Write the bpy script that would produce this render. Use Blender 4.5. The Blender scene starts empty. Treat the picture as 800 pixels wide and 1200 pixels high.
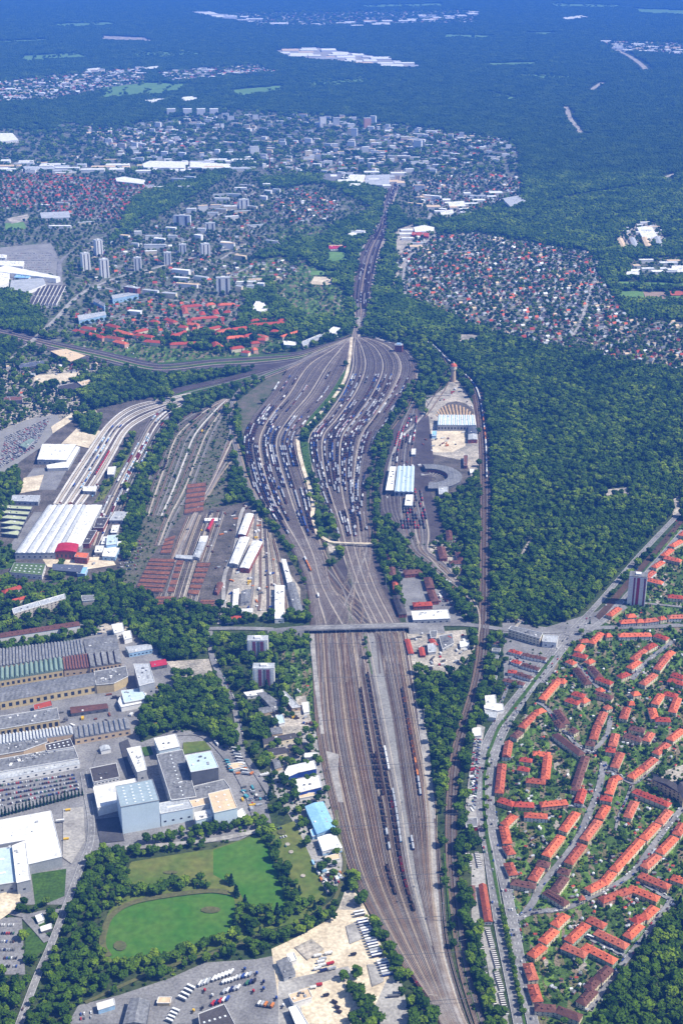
import bpy, math, random
import numpy as np
random.seed(7); rng = np.random.default_rng(7)
PI = math.pi
sc = bpy.context.scene
COL = sc.collection
# ------------------------------------------------------------------ camera model (metres; photograph is 800 x 1200)
F = 1667.0; HOR = -130.0
PITCH = math.atan((600 - HOR) / F); CP, SP = math.cos(PITCH), math.sin(PITCH)
HC = 1230.0 * CP
def at(px, py, z=0.0):
    xc, yc = (px - 400) / F, (600 - py) / F
    dx, dy, dz = xc, CP + yc * SP, -SP + yc * CP
    t = (z - HC) / dz
    return (dx * t, dy * t, z)
def proj(x, y, z=0.0):
    zc = y * CP - (z - HC) * SP
    return 400 + F * x / zc, 600 - F * (y * SP + (z - HC) * CP) / zc
def crop(ox, oy, s):
    return lambda pts: [(ox + a / s, oy + b / s) for a, b in pts]
# ------------------------------------------------------------------ materials
MATS = {}
def rgb(c): return (c[0], c[1], c[2], 1.0)
def mat(name, c1, c2=None, scale=0.05, rough=0.85, spec=0.08, metal=0.0, fine=0.6, fscale=0.6, rnd=0.0, bands=None):
    """noise-mottled principled material in world metres; rnd = per-object brightness spread; bands=(period, axis, dark)"""
    if name in MATS: return MATS[name]
    m = bpy.data.materials.new(name); m.use_nodes = True
    nt = m.node_tree; N = nt.nodes; L = nt.links
    b = N['Principled BSDF']
    b.inputs['Roughness'].default_value = rough
    b.inputs['Specular IOR Level'].default_value = spec
    b.inputs['Metallic'].default_value = metal
    c2 = c2 or tuple(x * 0.75 for x in c1)
    g = N.new('ShaderNodeNewGeometry')
    n1 = N.new('ShaderNodeTexNoise'); n1.inputs['Scale'].default_value = scale; n1.inputs['Detail'].default_value = 5; n1.inputs['Roughness'].default_value = 0.65
    L.new(g.outputs['Position'], n1.inputs['Vector'])
    r = N.new('ShaderNodeMapRange'); r.inputs['From Min'].default_value = 0.36; r.inputs['From Max'].default_value = 0.64
    L.new(n1.outputs['Fac'], r.inputs['Value'])
    mx = N.new('ShaderNodeMix'); mx.data_type = 'RGBA'
    mx.inputs['A'].default_value = rgb(c1); mx.inputs['B'].default_value = rgb(c2)
    L.new(r.outputs['Result'], mx.inputs['Factor'])
    out = mx.outputs['Result']
    n2 = N.new('ShaderNodeTexNoise'); n2.inputs['Scale'].default_value = fscale; n2.inputs['Detail'].default_value = 3
    L.new(g.outputs['Position'], n2.inputs['Vector'])
    r2 = N.new('ShaderNodeMapRange'); r2.inputs['From Min'].default_value = 0.3; r2.inputs['From Max'].default_value = 0.7
    r2.inputs['To Min'].default_value = 1 - 0.5 * fine; r2.inputs['To Max'].default_value = 1 + 0.5 * fine
    L.new(n2.outputs['Fac'], r2.inputs['Value'])
    fac = r2.outputs['Result']
    if rnd:
        oi = N.new('ShaderNodeObjectInfo')
        r3 = N.new('ShaderNodeMapRange'); r3.inputs['To Min'].default_value = 1 - rnd; r3.inputs['To Max'].default_value = 1 + rnd
        L.new(oi.outputs['Random'], r3.inputs['Value'])
        mm = N.new('ShaderNodeMath'); mm.operation = 'MULTIPLY'
        L.new(fac, mm.inputs[0]); L.new(r3.outputs['Result'], mm.inputs[1]); fac = mm.outputs[0]
    if bands:
        tc = N.new('ShaderNodeTexCoord'); sx = N.new('ShaderNodeSeparateXYZ'); L.new(tc.outputs['Object'], sx.inputs[0])
        md = N.new('ShaderNodeMath'); md.operation = 'FRACT'; dv = N.new('ShaderNodeMath'); dv.operation = 'DIVIDE'; dv.inputs[1].default_value = bands[0]
        L.new(sx.outputs[bands[1]], dv.inputs[0]); L.new(dv.outputs[0], md.inputs[0])
        gt = N.new('ShaderNodeMath'); gt.operation = 'GREATER_THAN'; gt.inputs[1].default_value = 0.55; L.new(md.outputs[0], gt.inputs[0])
        r4 = N.new('ShaderNodeMapRange'); r4.inputs['To Min'].default_value = 1; r4.inputs['To Max'].default_value = bands[2]
        L.new(gt.outputs[0], r4.inputs['Value'])
        m2 = N.new('ShaderNodeMath'); m2.operation = 'MULTIPLY'; L.new(fac, m2.inputs[0]); L.new(r4.outputs['Result'], m2.inputs[1]); fac = m2.outputs[0]
    vm = N.new('ShaderNodeVectorMath'); vm.operation = 'SCALE'
    L.new(out, vm.inputs[0]); L.new(fac, vm.inputs['Scale'])
    L.new(vm.outputs[0], b.inputs['Base Color'])
    MATS[name] = m
    return m
def leafmat(name, c1, c2, c3):
    """foliage: per-plant random tint between three greens, mottled"""
    if name in MATS: return MATS[name]
    m = bpy.data.materials.new(name); m.use_nodes = True
    nt = m.node_tree; N = nt.nodes; L = nt.links; b = N['Principled BSDF']
    b.inputs['Roughness'].default_value = 0.8; b.inputs['Specular IOR Level'].default_value = 0.03
    oi = N.new('ShaderNodeObjectInfo'); cr = N.new('ShaderNodeValToRGB')
    e = cr.color_ramp.elements; e[0].position = 0; e[0].color = rgb(c1); e[1].position = 1; e[1].color = rgb(c3)
    q = e.new(0.6); q.color = rgb(c2)
    g = N.new('ShaderNodeNewGeometry')
    n0 = N.new('ShaderNodeTexNoise'); n0.inputs['Scale'].default_value = 0.012; n0.inputs['Detail'].default_value = 3; L.new(g.outputs['Position'], n0.inputs['Vector'])
    ad = N.new('ShaderNodeMath'); ad.operation = 'MULTIPLY_ADD'; ad.inputs[1].default_value = 0.65
    sb = N.new('ShaderNodeMath'); sb.operation = 'MULTIPLY_ADD'; sb.inputs[1].default_value = 1.3; sb.inputs[2].default_value = -0.48
    L.new(n0.outputs['Fac'], sb.inputs[0]); L.new(oi.outputs['Random'], ad.inputs[0]); L.new(sb.outputs[0], ad.inputs[2])
    L.new(ad.outputs[0], cr.inputs['Fac'])
    n = N.new('ShaderNodeTexNoise'); n.inputs['Scale'].default_value = 0.55; n.inputs['Detail'].default_value = 4; L.new(g.outputs['Position'], n.inputs['Vector'])
    r2 = N.new('ShaderNodeMapRange'); r2.inputs['From Min'].default_value = 0.3; r2.inputs['From Max'].default_value = 0.7; r2.inputs['To Min'].default_value = 0.55; r2.inputs['To Max'].default_value = 1.5
    L.new(n.outputs['Fac'], r2.inputs['Value'])
    vm = N.new('ShaderNodeVectorMath'); vm.operation = 'SCALE'; L.new(cr.outputs['Color'], vm.inputs[0]); L.new(r2.outputs['Result'], vm.inputs['Scale'])
    L.new(vm.outputs[0], b.inputs['Base Color'])
    MATS[name] = m
    return m
# ------------------------------------------------------------------ mesh building
class MB:
    def __init__(s): s.v = []; s.f = []; s.m = []
    def add(s, vs, fs, mi=0):
        o = len(s.v); s.v += [tuple(p) for p in vs]
        for f in fs: s.f.append(tuple(o + i for i in f)); s.m.append(mi)
    def box(s, cx, cy, z0, z1, sx, sy, rot=0, mi=0, taper=1.0):
        c, n = math.cos(rot), math.sin(rot); vs = []
        for z, k in ((z0, 1), (z1, taper)):
            for a, b in ((-1, -1), (1, -1), (1, 1), (-1, 1)):
                x, y = a * sx / 2 * k, b * sy / 2 * k
                vs.append((cx + x * c - y * n, cy + x * n + y * c, z))
        s.add(vs, [(3, 2, 1, 0), (4, 5, 6, 7), (0, 1, 5, 4), (1, 2, 6, 5), (2, 3, 7, 6), (3, 0, 4, 7)], mi)
    def prism(s, poly, z0, z1, mi=0, top=None):
        n = len(poly)
        if area(poly) < 0: poly = poly[::-1]
        vs = [(p[0], p[1], z0) for p in poly] + [(p[0], p[1], z1) for p in poly]
        s.add(vs, [tuple(range(n - 1, -1, -1))], mi); 
        s.add(vs, [tuple(range(n, 2 * n))], mi if top is None else top)
        s.add(vs, [(i, (i + 1) % n, n + (i + 1) % n, n + i) for i in range(n)], mi)
    def cyl(s, cx, cy, z0, z1, r0, r1, n=16, mi=0):
        vs = []
        for z, r in ((z0, r0), (z1, r1)):
            vs += [(cx + r * math.cos(2 * PI * i / n), cy + r * math.sin(2 * PI * i / n), z) for i in range(n)]
        s.add(vs, [tuple(range(n - 1, -1, -1)), tuple(range(n, 2 * n))] + [(i, (i + 1) % n, n + (i + 1) % n, n + i) for i in range(n)], mi)
    def mesh(s, name, mats):
        me = bpy.data.meshes.new(name); me.from_pydata(s.v, [], s.f)
        for m in (mats if isinstance(mats, (list, tuple)) else [mats]): me.materials.append(m)
        if any(s.m): me.polygons.foreach_set('material_index', s.m)
        me.update(); return me
def area(p): return 0.5 * sum(p[i - 1][0] * p[i][1] - p[i][0] * p[i - 1][1] for i in range(len(p)))
def link(name, data, parent=None, loc=(0, 0, 0), rot=0.0, kind=None, scale=None):
    o = bpy.data.objects.new(name, data); COL.objects.link(o); o.location = loc; o.rotation_euler = (0, 0, rot)
    if scale: o.scale = (scale,) * 3
    if parent: o.parent = parent
    if kind: o['kind'] = kind
    return o
def tag(o, label, cat, group=None):
    o['label'] = label; o['category'] = cat
    if group: o['group'] = group
    return o
def thing(name, label, cat, loc=(0, 0, 0), rot=0.0, group=None):
    o = link(name, None, None, loc, rot); o.empty_display_size = 2
    return tag(o, label, cat, group)
def smooth(pts, k=6):
    """Catmull-Rom through the points"""
    if len(pts) < 3: return [tuple(p) for p in pts]
    P = [tuple(2 * np.array(pts[0]) - np.array(pts[1]))] + list(pts) + [tuple(2 * np.array(pts[-1]) - np.array(pts[-2]))]
    out = []
    for i in range(1, len(P) - 2):
        p0, p1, p2, p3 = map(np.array, P[i - 1:i + 3])
        for j in range(k):
            t = j / k
            out.append(tuple(0.5 * (2 * p1 + (p2 - p0) * t + (2 * p0 - 5 * p1 + 4 * p2 - p3) * t * t + (3 * p1 - p0 - 3 * p2 + p3) * t ** 3)))
    out.append(tuple(pts[-1])); return out
def ribbon(mb, line, w, z, mi=0, off=0.0):
    """flat strip of width w along ground points (x, y)"""
    P = np.array([(p[0], p[1]) for p in line]); T = np.gradient(P, axis=0); T /= np.linalg.norm(T, axis=1)[:, None] + 1e-9
    Nn = np.stack([-T[:, 1], T[:, 0]], 1); n = len(P)
    A = P + Nn * (off + w / 2); B = P + Nn * (off - w / 2)
    vs = [(a[0], a[1], z) for a in A] + [(b[0], b[1], z) for b in B]
    mb.add(vs, [(i, n + i, n + i + 1, i + 1) for i in range(n - 1)], mi)
# ------------------------------------------------------------------ land-use raster (photo pixels) for planting
MK = np.zeros((1200, 800), np.uint8)
def fill(poly, val):
    xs = [p[0] for p in poly]; ys = [p[1] for p in poly]
    x0, x1, y0, y1 = max(0, int(min(xs))), min(799, int(max(xs)) + 1), max(0, int(min(ys))), min(1199, int(max(ys)) + 1)
    if x1 < x0 or y1 < y0: return
    X, Y = np.meshgrid(np.arange(x0, x1 + 1) + .5, np.arange(y0, y1 + 1) + .5)
    ins = np.zeros(X.shape, bool); n = len(poly)
    for i in range(n):
        (ax, ay), (bx, by) = poly[i], poly[(i + 1) % n]
        if ay == by: continue
        ins ^= ((ay > Y) != (by > Y)) & (X < (bx - ax) * (Y - ay) / (by - ay) + ax)
    MK[y0:y1 + 1, x0:x1 + 1][ins] = val
def carve(ground_poly, val=0, grow=2.0):
    c = np.mean(np.array([(p[0], p[1]) for p in ground_poly]), axis=0)
    q = []
    for p in ground_poly:
        d = np.array((p[0], p[1])) - c; l = np.linalg.norm(d) + 1e-6; d = d * (l + grow * 1.4) / l
        q.append(proj(c[0] + d[0], c[1] + d[1]))
    fill(q, val)
def carve_line(line, w, val=0):
    P = np.array([(p[0], p[1]) for p in line]); T = np.gradient(P, axis=0); T /= np.linalg.norm(T, axis=1)[:, None] + 1e-9
    Nn = np.stack([-T[:, 1], T[:, 0]], 1) * w / 2
    for i in range(len(P) - 1):
        fill([proj(*q) for q in (P[i] + Nn[i], P[i + 1] + Nn[i + 1], P[i + 1] - Nn[i + 1], P[i] - Nn[i])], val)
# land-use codes
NONE, FOREST, PARK, GARDEN, SUBURB, URBAN, GRASS, WEED, FOREST2 = 0, 1, 2, 3, 4, 5, 6, 7, 8
# ------------------------------------------------------------------ ground materials
G = {
 'ground': mat('ground', (.030, .055, .016), (.060, .075, .030), .008, fine=.8, fscale=.15),
 'urban': mat('urban', (.19, .18, .155), (.055, .085, .030), .022, fine=1.0, fscale=.1),
 'asphalt': mat('asphalt', (.235, .232, .23), (.145, .143, .143), .025, fine=.5, fscale=.35, spec=.05),
 'asphaltd': mat('asphalt_dark', (.085, .085, .092), (.06, .06, .066), .03, fine=.35, fscale=.4),
 'concrete': mat('concrete', (.37, .355, .325), (.225, .215, .20), .025, fine=.5, fscale=.3, spec=.05),
 'sand': mat('sand', (.66, .57, .42), (.42, .35, .25), .03, fine=.5, fscale=.25, spec=.05),
 'pale': mat('pale_gravel', (.45, .40, .33), (.19, .18, .155), .028, fine=.8, fscale=.25, spec=.05),
 'ballast': mat('ballast', (.085, .074, .074), (.055, .046, .048), .02, fine=.6, fscale=.35),
 'ballastb': mat('ballast_rust', (.100, .062, .040), (.060, .040, .028), .02, fine=.5, fscale=.35),
 'gravel': mat('grey_gravel', (.25, .245, .23), (.19, .185, .175), .03, fine=.45, fscale=.4),
 'weedy': mat('weedy_ballast', (.135, .115, .095), (.065, .085, .040), .045, fine=.8, fscale=.3, spec=.05),
 'grass': mat('mown_grass', (.042, .130, .012), (.075, .150, .020), .02, fine=.35, fscale=.12),
 'meadow': mat('dry_meadow', (.135, .145, .034), (.080, .125, .020), .02, fine=.4, fscale=.12),
 'verge': mat('verge_grass', (.055, .110, .014), (.036, .075, .012), .06, fine=.6, fscale=.3),
 'dirt': mat('dirt_track', (.115, .110, .045), (.085, .095, .036), .05, fine=.5, fscale=.3),
 'field': mat('crop_field', (.13, .23, .06), (.10, .19, .05), .01, fine=.3, fscale=.05),
 'brownfield': mat('ploughed_field', (.30, .22, .16), (.25, .18, .13), .01, fine=.3, fscale=.05),
 'redcourt': mat('red_running_track', (.45, .12, .07), None, .02, fine=.2),
 'dark': mat('dark_gravel', (.135, .118, .104), (.062, .058, .046), .035, fine=.8, fscale=.3, spec=.05),
 'white': mat('road_paint', (.75, .75, .73), (.6, .6, .58), .3, fine=.2),
 'rust': mat('rusty_stock', (.23, .095, .055), (.13, .065, .045), .08, fine=.9, fscale=.35),
}
def garden_mat():
    m = bpy.data.materials.new('garden_plots'); m.use_nodes = True; nt = m.node_tree; N = nt.nodes; L = nt.links; b = N['Principled BSDF']
    b.inputs['Roughness'].default_value = .9; b.inputs['Specular IOR Level'].default_value = .1
    g = N.new('ShaderNodeNewGeometry'); mp = N.new('ShaderNodeMapping'); mp.inputs['Rotation'].default_value = (0, 0, .5)
    mp.inputs['Scale'].default_value = (.16, .055, .1); L.new(g.outputs['Position'], mp.inputs['Vector'])
    v = N.new('ShaderNodeTexVoronoi'); v.distance = 'CHEBYCHEV'; v.inputs['Scale'].default_value = 1.0; L.new(mp.outputs[0], v.inputs['Vector'])
    cr = N.new('ShaderNodeValToRGB'); cr.color_ramp.interpolation = 'CONSTANT'; e = cr.color_ramp.elements
    cols = [(.038, .075, .014), (.09, .165, .026), (.06, .11, .020), (.13, .12, .055), (.045, .085, .016), (.11, .19, .035), (.18, .145, .095), (.055, .10, .02), (.28, .25, .21)]
    e[0].position = 0; e[0].color = rgb(cols[0]); e[1].position = .97; e[1].color = rgb(cols[-1])
    for i, c in enumerate(cols[1:-1]): q = e.new((i + 1) / 9.3); q.color = rgb(c)
    sx = N.new('ShaderNodeSeparateColor'); L.new(v.outputs['Color'], sx.inputs[0]); L.new(sx.outputs[0], cr.inputs['Fac'])
    n = N.new('ShaderNodeTexNoise'); n.inputs['Scale'].default_value = .4; n.inputs['Detail'].default_value = 4; L.new(g.outputs['Position'], n.inputs['Vector'])
    r = N.new('ShaderNodeMapRange'); r.inputs['From Min'].default_value = .3; r.inputs['From Max'].default_value = .7; r.inputs['To Min'].default_value = .5; r.inputs['To Max'].default_value = 1.45
    L.new(n.outputs['Fac'], r.inputs['Value'])
    vm = N.new('ShaderNodeVectorMath'); vm.operation = 'SCALE'; L.new(cr.outputs['Color'], vm.inputs[0]); L.new(r.outputs['Result'], vm.inputs['Scale'])
    L.new(vm.outputs[0], b.inputs['Base Color']); return m
G['garden'] = garden_mat()
# ------------------------------------------------------------------ ground sheet
mb = MB(); R = 45000
mb.add([(-R, -8000, 0), (R, -8000, 0), (R, 60000, 0), (-R, 60000, 0)], [(0, 1, 2, 3)])
link('ground', mb.mesh('ground', G['ground']), kind='structure')
MK[:] = FOREST2; MK[:250] = FOREST
ZN = [0]
def zone(name, m, pts, code=NONE, sm=False, z=None):
    if sm: pts = smooth(list(pts) + [pts[0]], 5)[:-1]
    ZN[0] += 1; zz = (0.03 + ZN[0] * .008) if z is None else z
    q = [at(x, y, zz) for x, y in pts]
    if area(q) < 0: q = q[::-1]
    b = MB(); b.add(q, [tuple(range(len(q)))])
    fill(pts, code)
    return link(name, b.mesh(name, G[m]), kind='structure')
# woods and settled areas in the distance (planting densities first, painter's order)
def plant(code, pts): fill(pts, code)
zone('urban_ground', 'urban', [(0, 128), (120, 150), (270, 128), (420, 138), (600, 165), (612, 188), (610, 235), (530, 258), (480, 262), (460, 240), (400, 260), (300, 300), (280, 380), (100, 420), (0, 470)], PARK)
zone('urban_ground', 'urban', [(470, 278), (560, 272), (620, 284), (690, 296), (706, 330), (735, 372), (800, 378), (800, 437), (750, 432), (690, 416), (600, 402), (560, 388), (520, 372), (478, 350), (462, 320)], SUBURB)
zone('urban_ground', 'urban', [(0, 96), (100, 84), (165, 80), (172, 96), (60, 119), (0, 121)], SUBURB)
zone('urban_ground', 'urban', [(180, 85), (300, 75), (326, 85), (200, 97)], SUBURB)
zone('urban_ground', 'urban', [(270, 15), (560, 12), (560, 28), (300, 32)], SUBURB)
zone('urban_ground', 'urban', [(700, 48), (800, 50), (800, 66), (720, 60)], SUBURB)
plant(FOREST, [(440, 340), (480, 352), (540, 378), (610, 402), (700, 420), (800, 440), (800, 600), (700, 715), (660, 738), (580, 738), (572, 640), (568, 520), (545, 440), (510, 405), (470, 385), (445, 368)])
plant(FOREST, [(0, 340), (40, 345), (55, 400), (0, 430)])
plant(FOREST, [(300, 210), (380, 205), (452, 225), (440, 260), (410, 300), (400, 330), (380, 380), (350, 380), (310, 345), (330, 310), (440, 245), (380, 215), (310, 222)])
plant(FOREST, [(160, 230), (260, 200), (280, 180), (300, 190), (200, 245), (130, 285)])
plant(FOREST, [(480, 262), (530, 258), (620, 236), (700, 270), (710, 300), (690, 294), (620, 282), (560, 270)])
# near land
zone('gravel_yard', 'pale', [(0, 430), (60, 425), (130, 418), (180, 440), (110, 470), (75, 500), (0, 520)], PARK)
zone('gravel_yard', 'dark', [(0, 520), (75, 490), (170, 465), (210, 470), (165, 530), (140, 590), (150, 670), (60, 690), (0, 690)], NONE)
zone('asphalt_lot', 'gravel', [(0, 505), (32, 492), (67, 485), (72, 497), (47, 525), (25, 540), (0, 562)])
zone('asphalt_lot', 'asphalt', [(40, 548), (80, 548), (66, 574), (20, 574)])
zone('weedy_yard', 'weedy', [(262, 470), (275, 545), (262, 600), (215, 602), (150, 700), (140, 690), (170, 575), (215, 490)], WEED)
zone('gravel_yard', 'dark', [(150, 700), (178, 652), (215, 602), (290, 588), (325, 630), (360, 690), (356, 722), (250, 712), (160, 710)], NONE)
zone('weedy_yard', 'weedy', [(278, 470), (322, 437), (345, 425), (300, 482), (284, 520)], GRASS)
zone('sandy_yard', 'pale', [(262, 712), (280, 640), (300, 600), (318, 640), (352, 690), (352, 720), (290, 724)])
zone('garden_land', 'garden', [(588, 740), (630, 740), (662, 752), (700, 735), (800, 612), (800, 1060), (740, 1120), (690, 1200), (622, 1200), (606, 1110), (596, 1050), (586, 980), (582, 900), (612, 840), (640, 800), (590, 800)], GARDEN)
zone('garden_land', 'garden', [(330, 760), (362, 752), (367, 800), (365, 850), (330, 800)], GARDEN)
zone('allotment_land', 'garden', [(75, 400), (150, 400), (260, 415), (330, 395), (340, 410), (280, 420), (180, 428), (110, 425), (70, 410)], GARDEN)
zone('allotment_land', 'garden', [(320, 330), (352, 300), (380, 322), (405, 345), (405, 370), (360, 375), (325, 352)], GARDEN)
zone('allotment_land', 'garden', [(285, 310), (330, 300), (345, 312), (290, 345), (262, 330)], GARDEN)
zone('allotment_land', 'garden', [(320, 275), (350, 262), (390, 268), (380, 280), (330, 282)], GARDEN)
zone('allotment_land', 'garden', [(100, 462), (145, 452), (152, 466), (95, 475)], GARDEN)
zone('garden_land', 'garden', [(470, 640), (495, 690), (540, 690), (548, 660), (530, 620), (508, 650)], GARDEN)
zone('asphalt_lot', 'asphalt', [(466, 660), (482, 660), (500, 690), (540, 690), (552, 732), (476, 732), (470, 690)])
zone('gravel_yard', 'pale', [(474, 742), (545, 738), (552, 765), (530, 790), (500, 790), (482, 788)], NONE)
zone('gravel_yard', 'pale', [(478, 640), (500, 622), (540, 640), (548, 665), (530, 680), (512, 672), (500, 650)], PARK)
zone('gravel_yard', 'pale', [(498, 470), (520, 455), (532, 440), (545, 458), (557, 480), (562, 540), (556, 560), (540, 560), (525, 540), (508, 545), (500, 520)])
zone('sand_floor', 'sand', [(504, 505), (545, 505), (545, 522), (530, 530), (504, 530)])
zone('gravel_yard', 'pale', [(425, 392), (445, 400), (470, 404), (485, 420), (493, 440), (486, 452), (482, 430), (468, 410)])
zone('factory_yard', 'asphalt', [(0, 770), (150, 735), (175, 745), (205, 790), (205, 820), (160, 850), (165, 870), (205, 855), (250, 858), (290, 892), (310, 930), (318, 965), (280, 985), (200, 990), (122, 996), (96, 1010), (80, 1060), (0, 1060)])
zone('gravel_yard', 'pale', [(195, 775), (245, 772), (250, 790), (210, 795)])
zone('gravel_yard', 'pale', [(150, 720), (100, 740), (175, 745)])
zone('car_park_asphalt', 'asphalt', [(0, 917), (93, 904), (99, 926), (0, 952)])
zone('gravel_yard', 'concrete', [(310, 862), (352, 838), (372, 860), (395, 960), (405, 1010), (400, 1040), (378, 1050), (345, 965), (322, 930)], PARK)
zone('gravel_yard', 'pale', [(318, 820), (358, 815), (366, 850), (340, 880), (318, 862)], URBAN)
zone('lawn', 'verge', [(37, 1024), (78, 1018), (76, 1050), (42, 1064)], GRASS)
zone('lawn', 'verge', [(30, 1090), (60, 1070), (55, 1110), (30, 1130)], GRASS)
zone('car_park_asphalt', 'asphalt', [(0, 1075), (26, 1075), (30, 1142), (0, 1142)])
zone('meadow', 'meadow', [(154, 1010), (220, 999), (249, 995), (300, 978), (345, 962), (384, 1050), (368, 1078), (330, 1085), (200, 1130), (125, 1130), (118, 1100), (126, 1072)], GRASS)
zone('meadow', 'meadow', [(152, 1012), (220, 1000), (248, 996), (248, 1026), (200, 1036), (156, 1042)], GRASS)
zone('meadow', 'grass', [(250, 996), (296, 981), (312, 986), (342, 1062), (330, 1072), (292, 1068), (278, 1040), (250, 1025)], GRASS)
zone('sports_pitch', 'grass', [(121, 1100), (130, 1076), (155, 1060), (200, 1050), (245, 1046), (272, 1050), (275, 1072), (268, 1094), (230, 1106), (180, 1120), (140, 1126), (126, 1118)], GRASS, sm=True)
zone('truck_yard', 'asphalt', [(92, 1178), (140, 1166), (200, 1146), (240, 1128), (300, 1124), (330, 1118), (330, 1200), (80, 1200)])
zone('sandy_lot', 'sand', [(318, 1112), (352, 1096), (388, 1076), (412, 1042), (422, 1052), (436, 1080), (462, 1148), (480, 1200), (330, 1200)])
zone('truck_yard', 'concrete', [(326, 1150), (408, 1132), (412, 1140), (350, 1160), (356, 1200), (326, 1200)])
zone('truck_yard', 'concrete', [(452, 1150), (470, 1150), (482, 1200), (430, 1200)])
zone('truck_yard', 'pale', [(404, 1044), (412, 1042), (424, 1066), (396, 1066)])
# right fringe
zone('street_square', 'asphalt', [(588, 728), (640, 735), (700, 716), (720, 700), (735, 712), (690, 742), (662, 760), (640, 800), (590, 800)], URBAN)
zone('school_yard', 'pale', [(764, 908), (800, 896), (800, 930), (770, 925)], PARK)
zone('garage_yard', 'concrete', [(552, 1000), (566, 1000), (570, 1050), (574, 1084), (552, 1084)], URBAN)
zone('garage_yard', 'concrete', [(562, 1086), (574, 1086), (596, 1200), (584, 1200)], URBAN)
plant(FOREST, [(790, 1062), (800, 1060), (800, 1200), (694, 1200), (706, 1182), (735, 1140), (768, 1090)])
plant(FOREST, [(104, 1020), (120, 995), (165, 990), (250, 965), (300, 952), (310, 985), (296, 980), (220, 996), (150, 1010), (150, 1040), (250, 1024), (246, 1046), (200, 1046), (130, 1070), (118, 1095), (122, 1120), (180, 1124), (270, 1098), (276, 1060), (262, 1020), (282, 1018), (292, 1060), (335, 1070), (312, 984), (345, 1060), (378, 1060), (390, 1060), (400, 1078), (320, 1108), (240, 1124), (140, 1160), (60, 1190), (44, 1200), (52, 1160), (80, 1080)])
plant(FOREST, [(166, 825), (215, 800), (250, 790), (262, 810), (275, 850), (280, 872), (262, 880), (235, 862), (196, 858), (165, 866)])
plant(FOREST, [(60, 690), (150, 690), (240, 714), (240, 770), (190, 770), (140, 735), (100, 720), (0, 700), (0, 680)])
plant(FOREST, [(150, 600), (165, 560), (180, 570), (160, 640), (150, 660), (140, 650)])
plant(FOREST, [(260, 722), (300, 724), (362, 718), (364, 760), (330, 765), (290, 740), (255, 738)])
plant(FOREST2, [(258, 750), (290, 745), (330, 765), (340, 800), (330, 850), (300, 870), (286, 850), (272, 800)])
plant(FOREST, [(80, 455), (190, 430), (300, 425), (330, 420), (200, 462), (110, 480)])
plant(FOREST, [(180, 470), (270, 448), (250, 478), (215, 490), (180, 560), (165, 560), (150, 640), (140, 640), (160, 560), (205, 488)])
plant(FOREST, [(440, 515), (470, 480), (490, 458), (478, 480), (448, 530), (440, 600), (470, 650), (545, 700), (552, 730), (545, 735), (520, 690), (470, 668), (455, 650), (434, 610)])
plant(FOREST, [(476, 448), (492, 460), (470, 490), (440, 530), (436, 560), (436, 520), (460, 480)])
plant(FOREST, [(545, 600), (558, 560), (560, 640), (552, 690), (540, 665)])
plant(FOREST, [(500, 840), (552, 770), (565, 770), (545, 850), (524, 900), (520, 960), (512, 960), (506, 880)])
plant(FOREST, [(566, 745), (575, 745), (568, 800), (548, 880), (538, 930), (536, 1000), (552, 1080), (575, 1150), (590, 1200), (574, 1200), (552, 1140), (536, 1070), (530, 1000), (530, 920), (545, 850), (560, 800)])
plant(FOREST, [(410, 1012), (420, 1040), (430, 1060), (460, 1120), (500, 1200), (484, 1200), (455, 1130), (430, 1080), (412, 1045)])
plant(FOREST, [(392, 950), (404, 985), (415, 1030), (404, 1030), (392, 980)])
plant(FOREST, [(474, 742), (482, 790), (500, 840), (494, 842), (480, 790), (470, 745)])
plant(PARK, [(0, 1142), (40, 1142), (20, 1200), (0, 1200)])
plant(FOREST, [(0, 1150), (32, 1150), (14, 1200), (0, 1200)])
plant(FOREST, [(298, 955), (312, 960), (332, 1010), (352, 1040), (380, 1056), (386, 1070), (350, 1082), (322, 1030), (303, 988)])
plant(FOREST, [(400, 1150), (416, 1140), (424, 1160), (440, 1178), (446, 1200), (410, 1200), (414, 1172)]); plant(FOREST, [(0, 562), (20, 548), (28, 572), (14, 600), (0, 612)]); plant(FOREST, [(86, 448), (130, 436), (180, 428), (186, 440), (130, 452), (95, 458)])
for q in ([(156, 1008), (220, 997), (247, 994), (247, 1030), (205, 1034), (158, 1042)], [(250, 994), (296, 976), (306, 984), (326, 1034), (336, 1060), (322, 1068), (292, 1066), (272, 1036), (252, 1026)], [(314, 960), (342, 956), (382, 1046), (372, 1060), (352, 1050), (332, 1008)], [(118, 1104), (124, 1076), (150, 1056), (200, 1046), (250, 1042), (276, 1048), (278, 1074), (270, 1098), (230, 1110), (180, 1124), (138, 1130), (122, 1122)]): fill(q, GRASS)
zone('sandy_ground', 'sand', [(28, 560), (52, 556), (46, 574), (24, 578)], NONE); zone('sandy_ground', 'sand', [(40, 440), (95, 436), (90, 446), (40, 452)], NONE); zone('sandy_ground', 'sand', [(50, 655), (130, 652), (136, 662), (96, 668), (56, 664)], NONE); zone('works_road', 'asphalt', [(0, 655), (40, 600), (52, 600), (16, 655)], NONE)
zone('verge', 'verge', [(0, 640), (14, 640), (20, 664), (0, 668)], PARK); zone('verge', 'verge', [(66, 660), (80, 662), (74, 680), (60, 684)], PARK)
zone('ballast_field', 'ballast', [(412, 394), (350, 412), (250, 420), (185, 426), (120, 411), (60, 399), (0, 384), (0, 396), (60, 412), (118, 428), (185, 442), (250, 437), (352, 428), (408, 404)], NONE); zone('ballast_field', 'ballast', [(348, 422), (310, 431), (262, 443), (200, 456), (205, 471), (265, 457), (312, 443), (350, 430)], NONE)
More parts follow.
